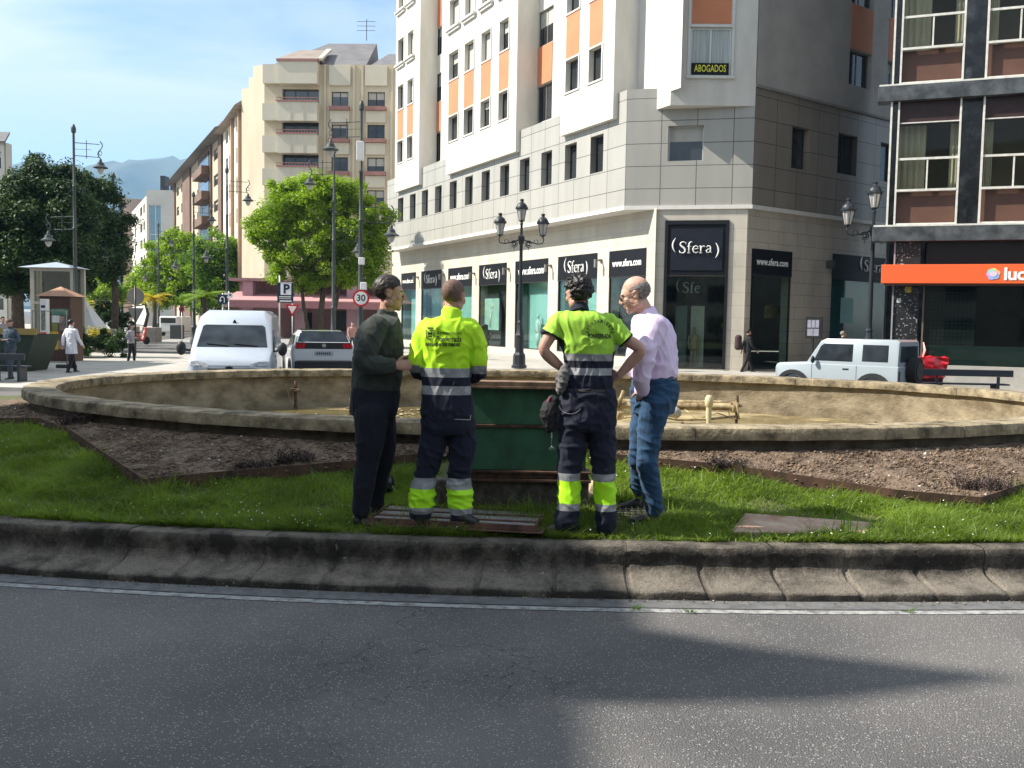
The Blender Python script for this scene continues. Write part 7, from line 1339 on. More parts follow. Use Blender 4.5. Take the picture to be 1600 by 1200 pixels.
m_hair = mat('dark_hair', (.010, .008, .007), .45, var=.4, scale=40, spec=.4); m_hairb = mat('brown_black_hair', (.020, .014, .011), .5, var=.4, scale=40); m_greyh = mat('grey_hair', (.10, .085, .075), .7, c2=(.26, .235, .21), scale=60); m_stub = mat('shaven_hair', (.10, .060, .045), .8, c2=(.17, .105, .08), scale=60)
m_leather = mat('black_leather', (.012, .012, .014), .35, var=.2, scale=10)
m_eyew = mat('eye_white', (.62, .60, .57), .2, var=.03); m_iris = mat('iris', (.03, .02, .015), .15, var=.1)
class Fig:
    def __init__(s, D, bx, by, tf, z0=None):
        s.D = D; b = W(bx, by, D); s.o = Vector((b.x, D, terr(b.x, D) if z0 is None else z0)); s.f = Vector((tf[0], tf[1], 0)).normalized(); s.l = Vector((s.f.y, -s.f.x, 0)); s.k = D / FPX
    def p(s, x, y, dy=0): return W(x, y, s.D + dy) - s.o
    def P(s, L_): return [s.p(*q[:2], q[2] if len(q) > 2 else 0) for q in L_]
    def z(s, y): return s.p(800, y).z
    def rings(s, L_):  # (px, py, half width px across the view, other half width in metres)
        return L_
def eyes(body, M):
    for sx in (-1, 1):
        mb = MB(); mb.ball((0, 0, 0), .0115, 12, 8); e = mb.build('eye', m_eyew, body, True); e.matrix_local = M @ Matrix.Translation((sx * .031, .0745, .006)); mb = MB(); mb.ball((0, .0085, -.001), (.0055, .004, .0055), 10, 6); mb.build('iris', m_iris, e, True)
def finish(fig, body, label):
    body.location = fig.o; tag(body, label, 'person'); return body
def stamp(parent, target, me_list, m, off=.003, name='lettering'):
    """lay flat lettering (already placed in the x-z plane) onto the back of a garment"""
    bvh = BVHTree.FromPolygons([v.co for v in target.data.vertices], [tuple(p.vertices) for p in target.data.polygons]); V = []; F = []
    bm = bmesh.new()
    for me, M in me_list:
        o_ = len(bm.verts); vs = [bm.verts.new(M @ v.co) for v in me.vertices]
        for p in me.polygons: bm.faces.new([vs[i] for i in p.vertices])
    bmesh.ops.triangulate(bm, faces=bm.faces[:]); bmesh.ops.subdivide_edges(bm, edges=[e for e in bm.edges if e.calc_length() > .012], cuts=1)
    for v in bm.verts:
        h = bvh.ray_cast(Vector((v.co.x, -2, v.co.z)), Vector((0, 1, 0)))
        y = h[0].y if h[0] is not None else 0; v.co = Vector((v.co.x, y - off, v.co.z))
    mb = MB(); mb.addbm(bm); return mb.build(name, m, parent)
def flat(body, size, bold=0, sx=1.0, space=1.0): return textmesh(body, size, 0, bold, sx, space=space)
def fit(body, wd, ht, bold=.012):
    me = textmesh(body, 1, 0, bold); xs_ = [v.co.x for v in me.vertices]; ys_ = [v.co.y for v in me.vertices]; a, b = (max(xs_) - min(xs_)), (max(ys_) - min(ys_)); cx, cy = (max(xs_) + min(xs_)) / 2, (max(ys_) + min(ys_)) / 2
    for v in me.vertices: v.co.x = (v.co.x - cx) * wd / a; v.co.y = (v.co.y - cy) * ht / b
    return me
XZ = lambda x, z, a=0, s=1: Matrix.Translation((x, 0, z)) @ Matrix.Rotation(a, 4, 'Y') @ Matrix(((s, 0, 0, 0), (0, 0, -1, 0), (0, s, 0, 0), (0, 0, 0, 1)))
def mkt(F, L_): return [(F.p(q[0], q[1]), q[2] * F.k if F.wide else q[3], q[3] if F.wide else q[2] * F.k) for q in L_]

# ---- worker in the long sleeved jacket, seen from behind
F = Fig(6.9, 697, 822, (0, 1)); F.wide = True; F.o.z = F.o.z
zf = hf.location.z + .012 - F.o.z
T_ = mkt(F, [(703, 497, 22, .075), (702, 504, 39, .10), (700, 514, 45, .118), (698, 532, 42, .125), (697, 556, 39.5, .122), (697, 580, 37.5, .118), (698, 604, 39, .122), (699, 622, 41, .130), (699, 650, 42, .135)])
SL = F.P([(668, 513), (656, 542, .0), (651, 570, -.01), (661, 583, .12), (678, 580, .26)]); SR = F.P([(734, 513), (745, 542, .0), (749, 571, -.01), (742, 586, .10), (728, 580, .24)])
Hc = F.p(709, 463, .03); HM = headframe(Hc, (.42, .90, -.12), (0.04, 0, 1), 1.02)
LL = F.P([(679, 668), (674, 702), (666, 738), (660, 768), (658, 797), (658, 812)]); LR = F.P([(720, 668), (722, 702), (718, 740), (718, 768), (720, 795, -.02), (719, 813, -.02)])
body = MB(); torso(body, T_, F.l, F.f, grow=-.026); limb(body, [T_[0][0] + Vector((0, .01, -.03)), Hc + Vector((0, -.005, -.07))], [.062, .058]); head(body, HM, 1.05)
limb(body, SL, [.05, .046, .040, .036, .028]); limb(body, SR, [.05, .046, .040, .036, .028]); hand(body, SL[-1], (.35, .75, .1), (1, -.3, .2), .7, thumb=-1); hand(body, SR[-1], (.1, .8, .35), (-1, .1, .3), .9, thumb=1)
limb(body, LL, [.070, .064, .052, .050, .042, .040]); limb(body, LR, [.070, .064, .052, .050, .042, .040]); torso(body, mkt(F, [(699, 635, 32, .10), (699, 655, 32, .10), (699, 668, 28, .08)]), F.l, F.f)
#
b2 = remesh(body, 'person', sk1, .0045, 3); sculpthead(b2, HM); finish(F, b2, 'man in a bright yellow jacket reading BRIGADA DE OBRAS, seen from behind')
hairshell(b2, HM, hairfn([(-.12, -.055), (-.03, -.045), (.0, .0), (.03, .035), (.09, .065)], 22), .0024, m_stub, 'shaven_hair')
jk = MB(); torso(jk, T_, F.l, F.f); limb(jk, SL, [.074, .068, .062, .055, .050]); limb(jk, SR, [.074, .068, .062, .055, .050]); limb(jk, F.P([(704, 500, .0), (708, 484, .02)]), [(.088, .080), (.078, .072)], 18, (1, 0))
j = remesh(jk, 'jacket', m_lime, .0075, 4, b2); folds(j, .008, (8, 5, 5), 3, .004, (5, 5, 14)); zz = {k: F.z(k) for k in (576, 590, 603.5, 617, 572, 585)}
bands(j, [(Vector((0, 0, v)), Vector((0, 0, 1))) for v in zz.values()], lambda c: ((0 if c.z > zz[572] else 1 if c.z > zz[585] else 2) if abs(c.x - T_[5][0].x) > 39.5 * F.k or c.y > .16 else (0 if c.z > zz[576] else 1 if c.z > zz[590] else 2 if c.z > zz[603.5] else 1 if c.z > zz[617] else 2)), [m_lime, m_refl, m_navy])
ww_ = F.k; tx = F.p(710, 524)
L_ = [(fit('Ayuntamiento', 38 * F.k, 7.2 * F.k, .004), XZ(F.p(703.5, 522).x, F.z(522))), (fit('Ponferrada', 38 * F.k, 8.6 * F.k, .016), XZ(F.p(703.5, 530).x, F.z(530.5))), (fit('BRIGADA DE OBRAS', 53.5 * F.k, 5.2 * F.k, .035), XZ(F.p(693.5, 539.5).x, F.z(539.5)))]
stamp(j, j, L_, mat('print_ink', (.012, .022, .012), .7, var=.05))
sx_, sz_ = F.p(674, 524).x, F.z(524.5); mb = MB()
def sh2(pts): mb.add([Vector((sx_ + x * F.k, 0, sz_ + z * F.k)) for x, z in pts], [tuple(range(len(pts)))])
for a_, b_ in (((-6, 7), (-6, -4)), ((6, 7), (6, -4))): sh2([(a_[0] - .7, a_[1]), (a_[0] + .7, a_[1]), (b_[0] + .7, b_[1]), (b_[0] - .7, b_[1])])
sh2([(-6.7, 7.6), (6.7, 7.6), (6.7, 6.4), (-6.7, 6.4)]); sh2([(-6.7, -4), (-5.2, -4), (0, -7.2), (0, -8.8)]); sh2([(6.7, -4), (0, -8.8), (0, -7.2), (5.2, -4)])
sh2([(-4, 5), (-2.2, 5), (-2.2, -1), (-4, -1)]); sh2([(4, 5), (2.2, 5), (2.2, -1), (4, -1)]); sh2([(-2.2, 3), (2.2, 3), (2.2, .8), (-2.2, .8)]); sh2([(-4, -2.4), (4, -2.4), (3, -3.6), (-3, -3.6)]); sh2([(-4.5, 9), (4.5, 9), (4.5, 10), (-4.5, 10)])
for x in (-4, -2, 0, 2, 4): sh2([(x - .8, 10), (x + .8, 10), (x, 12.4)])
me_ = mb.mesh('crest'); stamp(j, j, [(me_, Matrix.Identity(4))], MATS['print_ink'], .003, 'crest')
tr = MB(); torso(tr, mkt(F, [(699, 632, 38, .122), (699, 652, 41, .132), (699, 668, 41.5, .132), (699, 676, 38, .11)]), F.l, F.f); limb(tr, LL, [.100, .094, .078, .090, .086, .066], 18); limb(tr, LR, [.100, .092, .080, .092, .082, .070], 18)
tz = [F.z(v) for v in (747, 764, 793, 803)]; o = remesh(tr, 'trousers', m_navy, .008, 3, b2); folds(o, .010, (5, 5, 9), 7, .005, (9, 9, 16)); bands(o, [(Vector((0, 0, v)), Vector((0, 0, 1))) for v in tz], lambda c: 0 if c.z > tz[0] or c.z < tz[3] else 1 if c.z > tz[1] or c.z < tz[2] else 2, [m_navy, m_refl, m_limeleg])
mb = MB(); q = F.P([(716, 650), (737, 651), (738, 655)]); [limb(mb, [Vector((a.x, -.138, a.z)), Vector((b.x, -.138, b.z))], [.0012, .0012], 5, sub=2) for a, b in ((F.p(712, 652), F.p(736, 653)), (F.p(736, 653), F.p(737, 646)))]; mb.build('pocket_piping', m_refl, o)
MB().bbox(F.p(735, 689).x - .006, F.p(740, 689).x, -.05, .0, F.z(694), F.z(687), .002).build('pocket_tag', mat('tag', (.5, .38, .15), .6, var=.1), o)
a = F.p(658, 816); shoe(b2, (a.x, -.07, 0), (a.x - .02, .19, 0), m_leather, zf, .045, .085); a = F.p(716, 816); shoe(b2, (a.x, -.06, 0), (a.x + .15, -.085, 0), m_leather, zf, .046, .085)
gl = MB(); limb(gl, [F.p(752, 548, .18), F.p(757, 536, .18), F.p(756, 529, .18)], [.028, .034, .022]); hand(gl, F.p(756, 534, .18), (0, .1, 1), (1, 0, 0), .3, .8); o = remesh(gl, 'work_glove', mat('grey_glove', (.13, .125, .12), .9, var=.2, scale=12), .005, 1); o.location = F.o; tag(o, 'grey work glove held up beside the yellow jacket', 'glove')
body_piece = MB(); limb(body_piece, [SR[-1] + Vector((0, .02, 0)), F.p(752, 548, .18)], [.02, .02])

# ---- worker in the short sleeved shirt, hands on hips
F = Fig(6.85, 912, 826, (0, 1)); F.wide = True
T_ = mkt(F, [(908, 487, 21, .07), (909, 493, 36, .10), (911, 503, 43, .118), (915, 521, 42.5, .125), (918, 541, 41, .120), (920, 557, 38, .115), (920, 575, 36.5, .112), (920, 604, 37, .118)])
AL = F.P([(873, 503), (858, 527, -.02), (850, 547, -.03), (864, 563, .0), (879, 576, .02)]); AR = F.P([(950, 504), (975, 528, -.02), (1000, 546, -.03), (985, 567, .0), (968, 586, .02)])
Hc = F.p(903, 459, .04); HM = headframe(Hc, (-.50, .84, -.18), (-.03, 0, 1), 1.0)
LL = F.P([(896, 662), (893, 700), (890, 735), (889, 765), (887, 798), (885, 818)]); LR = F.P([(938, 662), (942, 700), (943, 735), (944, 765), (946, 798), (947, 818)])
body = MB(); torso(body, T_, F.l, F.f, grow=-.026); limb(body, [T_[0][0] + Vector((0, .01, -.03)), Hc + Vector((0, -.005, -.07))], [.058, .054]); head(body, HM)
limb(body, AL, [.056, .047, .040, .040, .027]); limb(body, AR, [.056, .047, .042, .040, .027]); hand(body, AL[-1], (1, .15, -.25), (.1, .3, .9), .55, thumb=-1); hand(body, AR[-1], (-.8, .45, -.35), (0, .3, .9), .55, thumb=1)
limb(body, LL, [.07, .064, .052, .050, .045, .042]); limb(body, LR, [.07, .064, .052, .050, .045, .042]); torso(body, mkt(F, [(919, 612, 31, .095), (918, 640, 33, .10), (917, 662, 30, .08)]), F.l, F.f)
b3 = remesh(body, 'person', sk2, .0045, 3); sculpthead(b3, HM); finish(F, b3, 'dark haired man in a lime work shirt reading AYUNTAMIENTO PONFERRADA, hands on his hips')
hairshell(b3, HM, hairfn([(-.12, -.068), (-.03, -.060), (-.005, -.02), (.03, .03), (.05, .045), (.09, .058)], 24), .022, m_hair, 'hair', (.75, 46))
ts = MB(); torso(ts, T_, F.l, F.f); limb(ts, AL[:1] + [AL[0].lerp(AL[1], .6), F.p(861, 525, -.02)], [.072, .070, .076], 18, (1, 0)); limb(ts, AR[:1] + [AR[0].lerp(AR[1], .6), F.p(979, 533, -.02)], [.072, .068, .070], 18, (1, 0))
j = remesh(ts, 'work_shirt', m_lime2, .0075, 3, b3); folds(j, .008, (9, 5, 4), 11, .004, (5, 5, 13)); zz = [F.z(v) for v in (550, 561, 572, 583)]
nL = (F.p(861, 525) - AL[0]).normalized(); nR = (F.p(979, 533) - AR[0]).normalized(); cL, cR = F.p(861, 525) - nL * .018, F.p(979, 533) - nR * .018; tl, trr = T_[4][0].x - 41 * F.k, T_[4][0].x + 40 * F.k
def shirtfn(c):
    if c.x < tl + .02 and (c - cL).dot(nL) > 0: return 2
    if c.x > trr - .01 and (c - cR).dot(nR) > 0: return 2
    return 0 if c.z > zz[0] else 1 if c.z > zz[1] else 2 if c.z > zz[2] else 1 if c.z > zz[3] else 2
bands(j, [(Vector((0, 0, v)), Vector((0, 0, 1))) for v in zz] + [(cL, nL), (cR, nR)], shirtfn, [m_lime2, m_refl, m_navy])
cl = MB(); limb(cl, F.P([(906, 489, .005), (905, 477, .03)]), [(.076, .070), (.068, .063)], 18, (0, 0)); remesh(cl, 'collar', m_navy, .006, 2, b3)
L_ = [(fit('PONFERRADA', 37 * F.k, 7.5 * F.k, .03), XZ(F.p(935, 523).x, F.z(522.5)))]; R_ = 19.5 * F.k; c0_ = (F.p(935, 519).x, F.z(518.5))
for i, ch in enumerate('AYUNTAMIENTO'): a = R(-84 + 168 * i / 11); L_.append((fit(ch, (3.4 if ch != 'I' else 1.0) * F.k, 5.4 * F.k, .03), XZ(c0_[0] + R_ * math.sin(a), c0_[1] + R_ * .98 * math.cos(a), a)))
stamp(j, j, L_, MATS['print_ink'])
tr = MB(); torso(tr, mkt(F, [(920, 596, 35, .112), (919, 622, 43, .128), (918, 645, 45, .135), (917, 662, 45.5, .133), (917, 672, 42, .11)]), F.l, F.f); limb(tr, LL, [.104, .100, .082, .082, .080, .084], 18); limb(tr, LR, [.104, .096, .082, .080, .074, .072], 18)
tz = [F.z(v) for v in (736, 748, 783, 794)]; o = remesh(tr, 'trousers', m_navy, .008, 3, b3); folds(o, .009, (5, 5, 8), 17, .005, (8, 8, 15)); bands(o, [(Vector((0, 0, v)), Vector((0, 0, 1))) for v in tz], lambda c: 0 if c.z > tz[0] or c.z < tz[3] else 1 if c.z > tz[1] or c.z < tz[2] else 2, [m_navy, m_refl, m_limeleg])
mb = MB(); q = [Vector((F.p(886 + 17 * (1 - math.cos(a)), 0).x, -.148 + .02 * abs(math.cos(a)), F.z(630 + 12 * math.sin(a)))) for a in np.linspace(0, math.pi, 9)]; limb(mb, q, [.0013] * 9, 5, sub=2); mb.build('pocket_piping', m_refl, o)
mb = MB(); torso(mb, [(F.p(919, 607), 37.5 * F.k, .122), (F.p(919, 611), 38 * F.k, .124)], F.l, F.f); mb.build('belt', mat('grey_belt', (.05, .045, .04), .7, var=.1), b3, True)
a = F.p(884, 820); shoe(b3, (a.x + .01, -.02, 0), (a.x - .17, .06, 0), mat('dusty_boot', (.06, .05, .04), .8, c2=(.14, .12, .09), scale=12), .0, .046, .10); a = F.p(948, 818); shoe(b3, (a.x, -.03, 0), (a.x - .04, .20, 0), MATS['dusty_boot'], 0, .046, .095)
bg_ = MB(); limb(bg_, F.P([(864, 625, -.03), (857, 645, -.04), (860, 668, -.03)]), [(.035, .04), (.055, .06), (.035, .04)]); o = remesh(bg_, 'belt_pouch', mat('black_pouch', (.014, .013, .015), .8, var=.2), .006, 2); folds(o, .006, (14, 14, 14)); o.location = F.o; tag(o, 'black pouch hanging from the belt of the man with hands on hips', 'pouch')
mb = MB(); limb(mb, F.P([(855, 632, -.06), (859, 622, -.06)]), [.012, .009], 8); limb(mb, F.P([(848, 633, -.04), (851, 645, -.05)]), [.003, .003], 5); mb.build('red_tool_handle', mat('tool_red', (.18, .03, .045), .6, var=.2), o, True)
mb = MB(); limb(mb, F.P([(862, 672, -.04), (862, 684, -.04)]), [.006, .006], 6); limb(mb, F.P([(862, 684, -.04), (862, 697, -.04)]), [.002, .002], 5)
for a in (-.5, 0, .5, 1.0): p_ = F.p(862, 697, -.04); limb(mb, [p_, p_ + Vector((.022 * math.sin(a * 2), 0, -.028 * math.cos(a)))], [.004, .003], 5, sub=2)
o = mb.build('key_bunch', m_chr, None, True); o.location = F.o; tag(o, 'small bunch of keys dangling below the black belt pouch', 'keys')
gm = MB(); limb(gm, F.P([(882, 578, -.05), (879, 590, -.06), (877, 606, -.05)]), [(.045, .03), (.065, .04), (.045, .03)]); o = remesh(gm, 'work_gloves', MATS['grey_glove'], .006, 1); folds(o, .010, (12, 12, 16), 5); o.location = F.o; tag(o, 'crumpled grey gloves held at the hip by the dark haired man', 'gloves')

# ---- man in the lilac shirt, hand in pocket, looking down to the left
F = Fig(7.2, 1005, 804, (-.93, .34)); F.wide = False
T_ = mkt(F, [(1011, 490, 17, .08), (1016, 500, 27, .155), (1019, 516, 32, .19), (1019, 540, 36.5, .185), (1018, 562, 39.5, .178), (1018, 578, 39, .172), (1021, 590, 35, .165)])
AN = F.P([(1026, 509, -.17), (1014, 540, -.22), (1007, 566, -.245), (1003, 590, -.225), (1003, 608, -.155)]); AF = F.P([(1008, 509, .17), (1003, 545, .22), (1003, 570, .22), (1003, 600, .16)])
Hc = F.p(992, 460, -.01); HM = headframe(Hc, (-.93, .18, -.34), (-.2, 0, 1), 1.1)
LN = F.P([(1024, 632, -.09), (1015, 680, -.08), (1011, 715, -.08), (1015, 750, -.06), (1021, 782, -.04), (1022, 793, -.03)]); LF = F.P([(1012, 632, .10), (1003, 680, .14), (998, 715, .18), (999, 740, .24), (998, 758, .28), (998, 764, .29)])
body = MB(); torso(body, T_, F.l, F.f, grow=-.026); limb(body, [T_[0][0] + Vector((.01, 0, -.04)), Hc + Vector((.035, -.0, -.06))], [.066, .064]); head(body, HM, 1.1)
limb(body, AN, [.055, .048, .042, .034, .028]); limb(body, AF, [.055, .048, .042, .03]); hand(body, AN[-1], (.0, .55, -1), (-1, 0, 0), .3, thumb=-1); hand(body, AF[-1], (.1, -.5, -1), (-1, 0, 0), .4, thumb=1)
limb(body, LN, [.074, .064, .052, .050, .045, .042]); limb(body, LF, [.074, .062, .052, .048, .042, .038]); torso(body, mkt(F, [(1022, 588, 28, .14), (1022, 610, 29, .14), (1020, 632, 24, .12)]), F.l, F.f)
b4 = remesh(body, 'person', sk3, .0045, 3); sculpthead(b4, HM); eyes(b4, HM); finish(F, b4, 'balding man in a lilac shirt and blue jeans, hand in his pocket')
hairshell(b4, HM, hairfn([(-.12, -.058), (-.03, -.050), (-.0, .0), (.03, .022), (.035, .2)], 30, [(-.12, .050), (-.05, .062), (.0, .055), (.035, .040)]), .009, m_greyh, 'grey_hair', (.5, 50))
sh = MB(); torso(sh, T_, F.l, F.f); limb(sh, AN[:1] + AN[1:], [.078, .074, .070, .062, .050], 18); limb(sh, AF, [.074, .068, .06, .05]); limb(sh, F.P([(1012, 497, 0), (1008, 483, 0)]), [(.085, .08), (.072, .068)], 18, (1, 0))
o = remesh(sh, 'shirt', m_pinks, .0075, 2, b4); folds(o, .008, (5, 5, 6), 23, .004, (12, 12, 16)); 
cf = MB(); limb(cf, [AN[-1] + Vector((0, 0, .03)), AN[-1] + Vector((0, 0, -.005))], [.046, .045], 16, (0, 0)); remesh(cf, 'cuff', m_pinks, .006, 1, b4)
tr = MB(); torso(tr, mkt(F, [(1022, 588, 34, .16), (1023, 606, 37, .165), (1021, 630, 35, .165), (1019, 645, 31, .15)]), F.l, F.f); limb(tr, LN, [.118, .092, .078, .074, .068, .066], 18); limb(tr, LF, [.110, .095, .076, .070, .064, .058], 18)
o = remesh(tr, 'jeans', m_jean, .008, 3, b4); folds(o, .009, (4, 4, 9), 31, .004, (14, 14, 20))
mb = MB(); torso(mb, [(F.p(1022, 586), .164, 34.8 * F.k), (F.p(1022, 593), .166, 35.8 * F.k)], F.l, F.f); mb.build('belt', m_leather, b4, True)
a = F.p(1030, 797, -.03); shoe(b4, (a.x, a.y, 0), (F.p(982, 800).x, a.y + .03, 0), m_leather, 0, .046, .085); a = F.p(1003, 766, .29); zz_ = terr(F.o.x + a.x, F.o.y + .29) - F.o.z; shoe(b4, (a.x, a.y, 0), (F.p(967, 766, .29).x, a.y + .04, 0), m_leather, zz_, .045, .08)
gt = empty('eyeglasses', F.o + HM.to_translation(), 0, 'dark rimmed spectacles worn by the man in the lilac shirt', 'glasses'); H3 = HM.to_3x3()
for sx in (-1, 1):
    mb = MB(); mb.rings([[H3 @ Vector((sx * .032 + rr_ * 1.15 * math.cos(a), .099 - .0 + yy, .004 + rr_ * .85 * math.sin(a))) for a in np.linspace(0, 2 * math.pi, 17)[:-1]] for rr_, yy in ((.022, 0), (.0195, 0), (.0195, .003), (.022, .003), (.022, 0))], cap=False); mb.tube([H3 @ Vector((sx * .057, .098, .008)), H3 @ Vector((sx * .078, .05, .008)), H3 @ Vector((sx * .081, .0, .010))], .0016, 6); mb.build('rim', m_blk, gt)
    mb = MB(); mb.rings([[H3 @ Vector((sx * .032 + .020 * 1.15 * math.cos(a), .1, .004 + .020 * .85 * math.sin(a))) for a in np.linspace(0, 2 * math.pi, 17)[:-1]], [H3 @ Vector((sx * .032, .1, .004))] * 16], cap=False); mb.build('lens', glassmat('lens', (.7, .72, .72), .6), gt)
mb = MB(); mb.tube([H3 @ Vector((-.009, .1, .008)), H3 @ Vector((.009, .1, .008))], .0016, 6); mb.build('bridge', m_blk, gt)

# ---- man in the dark sweater, facing right
F = Fig(7.05, 575, 810, (.95, .25)); F.wide = False
T_ = mkt(F, [(604, 492, 15, .075), (599, 501, 26, .16), (594, 514, 33, .20), (592, 540, 38, .20), (590, 562, 39, .192), (589, 582, 39, .185), (587, 606, 37.5, .18)])
AN = F.P([(589, 510, -.17), (576, 540, -.225), (568, 565, -.25), (592, 570, -.26), (617, 571, -.22)]); AF = F.P([(602, 510, .17), (604, 540, .22), (606, 562, .23), (630, 568, .16)])
Hc = F.p(609, 458, 0); HM = headframe(Hc, (.975, .12, -.10), (.02, 0, 1), 1.06)
LN = F.P([(580, 645, -.085), (578, 690, -.08), (574, 725, -.07), (568, 760, -.06), (565, 788, -.05), (564, 797, -.05)]); LF = F.P([(594, 645, .085), (599, 690, .10), (597, 725, .14), (591, 755, .19), (588, 776, .22), (588, 784, .22)])
body = MB(); torso(body, T_, F.l, F.f, grow=-.026); limb(body, [T_[0][0] + Vector((-.005, 0, -.04)), Hc + Vector((-.012, 0, -.06))], [.060, .054]); head(body, HM, 1.12)
limb(body, AN, [.055, .048, .042, .04, .030]); limb(body, AF, [.055, .048, .042, .03]); hand(body, AN[-1], (1, .05, .05), (0, .2, 1), .75, 1.05, thumb=1); hand(body, AF[-1], (.9, -.3, .1), (0, -.2, 1), .6, thumb=-1)
limb(body, LN, [.074, .064, .052, .050, .045, .042]); limb(body, LF, [.074, .062, .052, .048, .042, .038]); torso(body, mkt(F, [(587, 600, 28, .14), (586, 620, 28, .14), (585, 640, 24, .12)]), F.l, F.f)
b1 = remesh(body, 'person', sk1, .0045, 3); sculpthead(b1, HM); eyes(b1, HM); finish(F, b1, 'man in a dark green sweater and black trousers facing right')
hairshell(b1, HM, hairfn([(-.12, -.058), (-.03, -.048), (.0, -.012), (.022, .0), (.030, .035), (.055, .052), (.09, .066)], 24), .012, m_hairb, 'hair', (.35, 40))
sw = MB(); torso(sw, T_, F.l, F.f); limb(sw, AN, [.084, .080, .074, .062, .047], 18, (1, 0)); limb(sw, AF, [.074, .068, .06, .046]); limb(sw, F.P([(603, 499), (606, 485)]), [(.082, .08), (.074, .070)], 18, (1, 0))
o = remesh(sw, 'sweater', m_knit, .0075, 3, b1); folds(o, .005, (6, 6, 9), 41, .003, (12, 12, 12))
hb_ = MB(); torso(hb_, mkt(F, [(588, 597, 38.5, .186), (587.5, 603, 38, .184), (587, 609, 36, .176)]), F.l, F.f); remesh(hb_, 'sweater_hem', m_knit, .006, 1, b1)
tr = MB(); torso(tr, mkt(F, [(587, 598, 35, .165), (586, 618, 38, .175), (585, 636, 38, .175), (585, 650, 34, .15)]), F.l, F.f); limb(tr, LN, [.126, .106, .084, .076, .068, .066], 18); limb(tr, LF, [.112, .092, .076, .068, .064, .060], 18)
o = remesh(tr, 'trousers', m_blackt, .008, 3, b1); folds(o, .005, (7, 7, 4), 51, .004, (9, 9, 9))
a = F.p(553, 803, -.05); zz_ = 0; shoe(b1, (a.x, a.y, 0), (F.p(592, 804).x + .01, a.y - .01, 0), m_leather, 0, .048, .095); a = F.p(580, 787, .22); zz_ = terr(F.o.x + a.x, F.o.y + .22) - F.o.z; shoe(b1, (a.x, a.y, 0), (F.p(616, 788, .22).x, a.y - .01, 0), m_leather, zz_, .047, .09)
ph_ = MB(); a = F.p(634, 572, -.16); ph_.bbox(a.x - .01, a.x + .06, a.y - .035, a.y + .035, a.z - .006, a.z + .006, .003); o = ph_.build('phone', m_blk); o.location = F.o; o.rotation_euler = (0, 0, 0); tag(o, 'small black phone in the hand of the dark sweater man', 'phone')

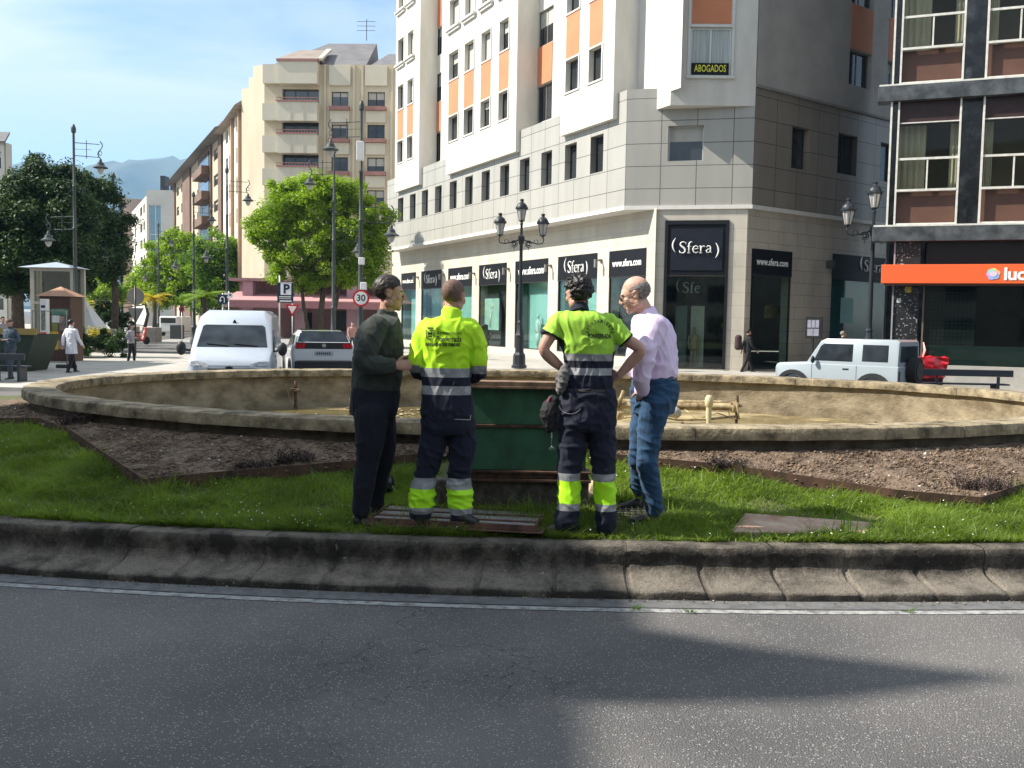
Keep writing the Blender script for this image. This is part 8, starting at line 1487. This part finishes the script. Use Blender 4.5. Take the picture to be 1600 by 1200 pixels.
# ---- people further away
def walker(px, py, D, h, face, label, top, legs, skinm, hairm, stride=.2, coat=None, arm='swing', z0=None, longhair=False, cap=None):
    q = W(px, py, D); s = h / 1.75; f_ = Vector((math.sin(R(face)), math.cos(R(face)), 0)); l = Vector((f_.y, -f_.x, 0)); V3 = lambda x, y, z: (l * x + f_ * y) * s + Vector((0, 0, z * s))
    o_ = Vector((q.x, D, q.z if z0 is None else z0)); T_ = [(V3(0, 0, 1.47), .07 * s, .06 * s), (V3(0, 0, 1.42), .17 * s, .10 * s), (V3(0, 0, 1.30), .19 * s, .125 * s), (V3(0, 0, 1.12), .165 * s, .12 * s), (V3(0, 0, .98), .17 * s, .12 * s), (V3(0, 0, .90), .18 * s, .13 * s)]
    HM = headframe(V3(0, .02, 1.64), f_ + Vector((0, 0, -.1)), (0, 0, 1), s); A = []
    for sd in (-1, 1):
        sw = stride * sd * .8
        A.append([V3(sd * .19, 0, 1.40), V3(sd * .24, sw * .4 - .02, 1.13), V3(sd * .22, sw + .06, .90)] if arm == 'swing' else [V3(sd * .19, 0, 1.40), V3(sd * .25, -.06, 1.14), V3(sd * .12, .20, 1.15)])
    Lg = [[V3(sd * .09, 0, .88), V3(sd * .10, -stride * sd * .45 + .03, .48), V3(sd * .10, -stride * sd, .08)] for sd in (-1, 1)]
    b = MB(); torso(b, T_, l, f_, 16, grow=-.012 * s); limb(b, [V3(0, 0, 1.44), V3(0, .01, 1.58)], [.055 * s] * 2, 10); head(b, HM)
    for a in A: limb(b, a, [.05 * s, .04 * s, .028 * s], 10); d = (a[2] - a[1]).normalized(); hand(b, a[2], d, f_, .4, s)
    for a in Lg: limb(b, a, [.08 * s, .055 * s, .04 * s], 10)
    bo = remesh(b, 'person', skinm, .011, 1); bo.location = o_; tag(bo, label, 'person')
    c = MB(); torso(c, T_[:-1] + [(V3(0, 0, .90 if coat is None else coat), (.18 if coat is None else .20) * s, (.135 if coat is None else .15) * s)], l, f_, 16, grow=.004)
    for a in A: limb(c, a[:2] + [a[2].lerp(a[1], .12)], [.066 * s, .058 * s, .044 * s], 10)
    limb(c, [V3(0, 0, 1.44), V3(0, 0, 1.50)], [.07 * s] * 2, 10); c_ = remesh(c, 'coat' if coat else 'top', top, .013, 1, bo); folds(c_, .008, (9, 9, 12), px)
    t_ = MB(); torso(t_, [(V3(0, 0, .98), .165 * s, .12 * s), (V3(0, 0, .86), .18 * s, .13 * s), (V3(0, 0, .78), .15 * s, .11 * s)], l, f_, 16)
    for a in Lg: limb(t_, a, [.095 * s, .072 * s, .055 * s], 10)
    c_ = remesh(t_, 'trousers', legs, .013, 1, bo)
    for a in Lg: p = a[2]; shoe(bo, p - f_ * .07 * s, p + f_ * .17 * s, m_leather, p.z - .08 * s, .042 * s, .08 * s)
    ln = -.14 if longhair else -.045
    hairshell(bo, HM, (lambda x, y, z: -1) if cap else (lambda x, y, z: 14 * min(.08, (z - ln + .1 * y) if y < 0 else (z - .045 - .2 * y)) if not (abs(x) > .068 and -.03 < y < .02 and z < .025 and not longhair) else -1), .016 if not longhair else .028, hairm, 'hair', (.4, 40))
    if longhair: hm_ = MB(); limb(hm_, [HM @ Vector((0, -.05, .02)), HM @ Vector((0, -.085, -.10)), HM @ Vector((0, -.08, -.19))], [(.085 * s, .06 * s), (.085 * s, .05 * s), (.055 * s, .03 * s)], 12, ref=l); remesh(hm_, 'long_hair', hairm, .012, 1, bo)
    if cap: hm_ = MB(); mb2 = MB(); mb2.ball((0, -.01, .05), (.088, .108, .075)); mb2.ball((0, .08, .045), (.06, .07, .015)); hm_.add([HM @ Vector(v) for v in mb2.v], mb2.f); remesh(hm_, 'cap', cap, .01, 1, bo)
    return bo
m_whitetop = cloth('pale_patterned_top', (.30, .28, .30), .35, .9, 20); m_whitec = cloth('white_coat', (.60, .60, .66), .04); m_blackc = cloth('black_cloth', (.010, .010, .012)); m_bluej = cloth('dull_blue_jacket', (.045, .07, .10), .2); m_greyj = cloth('grey_blue_trousers', (.06, .07, .10), .2); m_redt = cloth('pale_pink_top', (.45, .25, .23), .1)
walker(205, 575, 39.5, 1.62, 95, 'woman in a pale patterned top and black trousers crossing left of the van', m_whitetop, m_blackc, sk2, m_hair, .10, arm='front', longhair=True, z0=-.22)
walker(112, 577, 31.2, 1.70, 20, 'person in a long white coat walking past the kiosk', m_whitec, m_blackc, sk1, m_hair, .26, coat=.62, z0=-.1)
walker(17, 600, 27.6, 1.72, 200, 'person in a blue jacket and brown cap by the green skip', m_bluej, m_greyj, sk1, m_hairb, .12, arm='front', z0=-.1, cap=cloth('brown_cap', (.09, .06, .05)))
walker(1167, 583, 38.8, 1.72, 78, 'person in black with a backpack passing the corner shop', m_blackc, m_blackc, sk1, m_hairb, .28, z0=-.1)
q = W(1158, 535, 38.8); pk = MB(); limb(pk, [Vector((0, 0, -.2)), Vector((0, 0, .2))], [(.12, .15), (.11, .14)]); o = pk.build('backpack', cloth('brown_pack', (.05, .03, .03)), None, True); o.location = (q.x - .12, 38.78, q.z); tag(o, 'dark backpack worn by the person passing the corner shop', 'backpack')
walker(1315, 570, 34.5, 1.74, 90, 'person half hidden behind the roof of the off-road car', m_blackc, m_blackc, sk3, m_greyh, .15, z0=-.1)
walker(550, 565, 52, 1.68, 150, 'person in a pale pink top behind the white car', m_redt, m_greyj, sk3, m_hairb, .1, z0=-.1)
walker(5, 560, 41, 1.7, 120, 'person in pale clothes in the shade behind the skip', m_whitetop, m_greyj, sk2, m_hair, .15, z0=-.1)
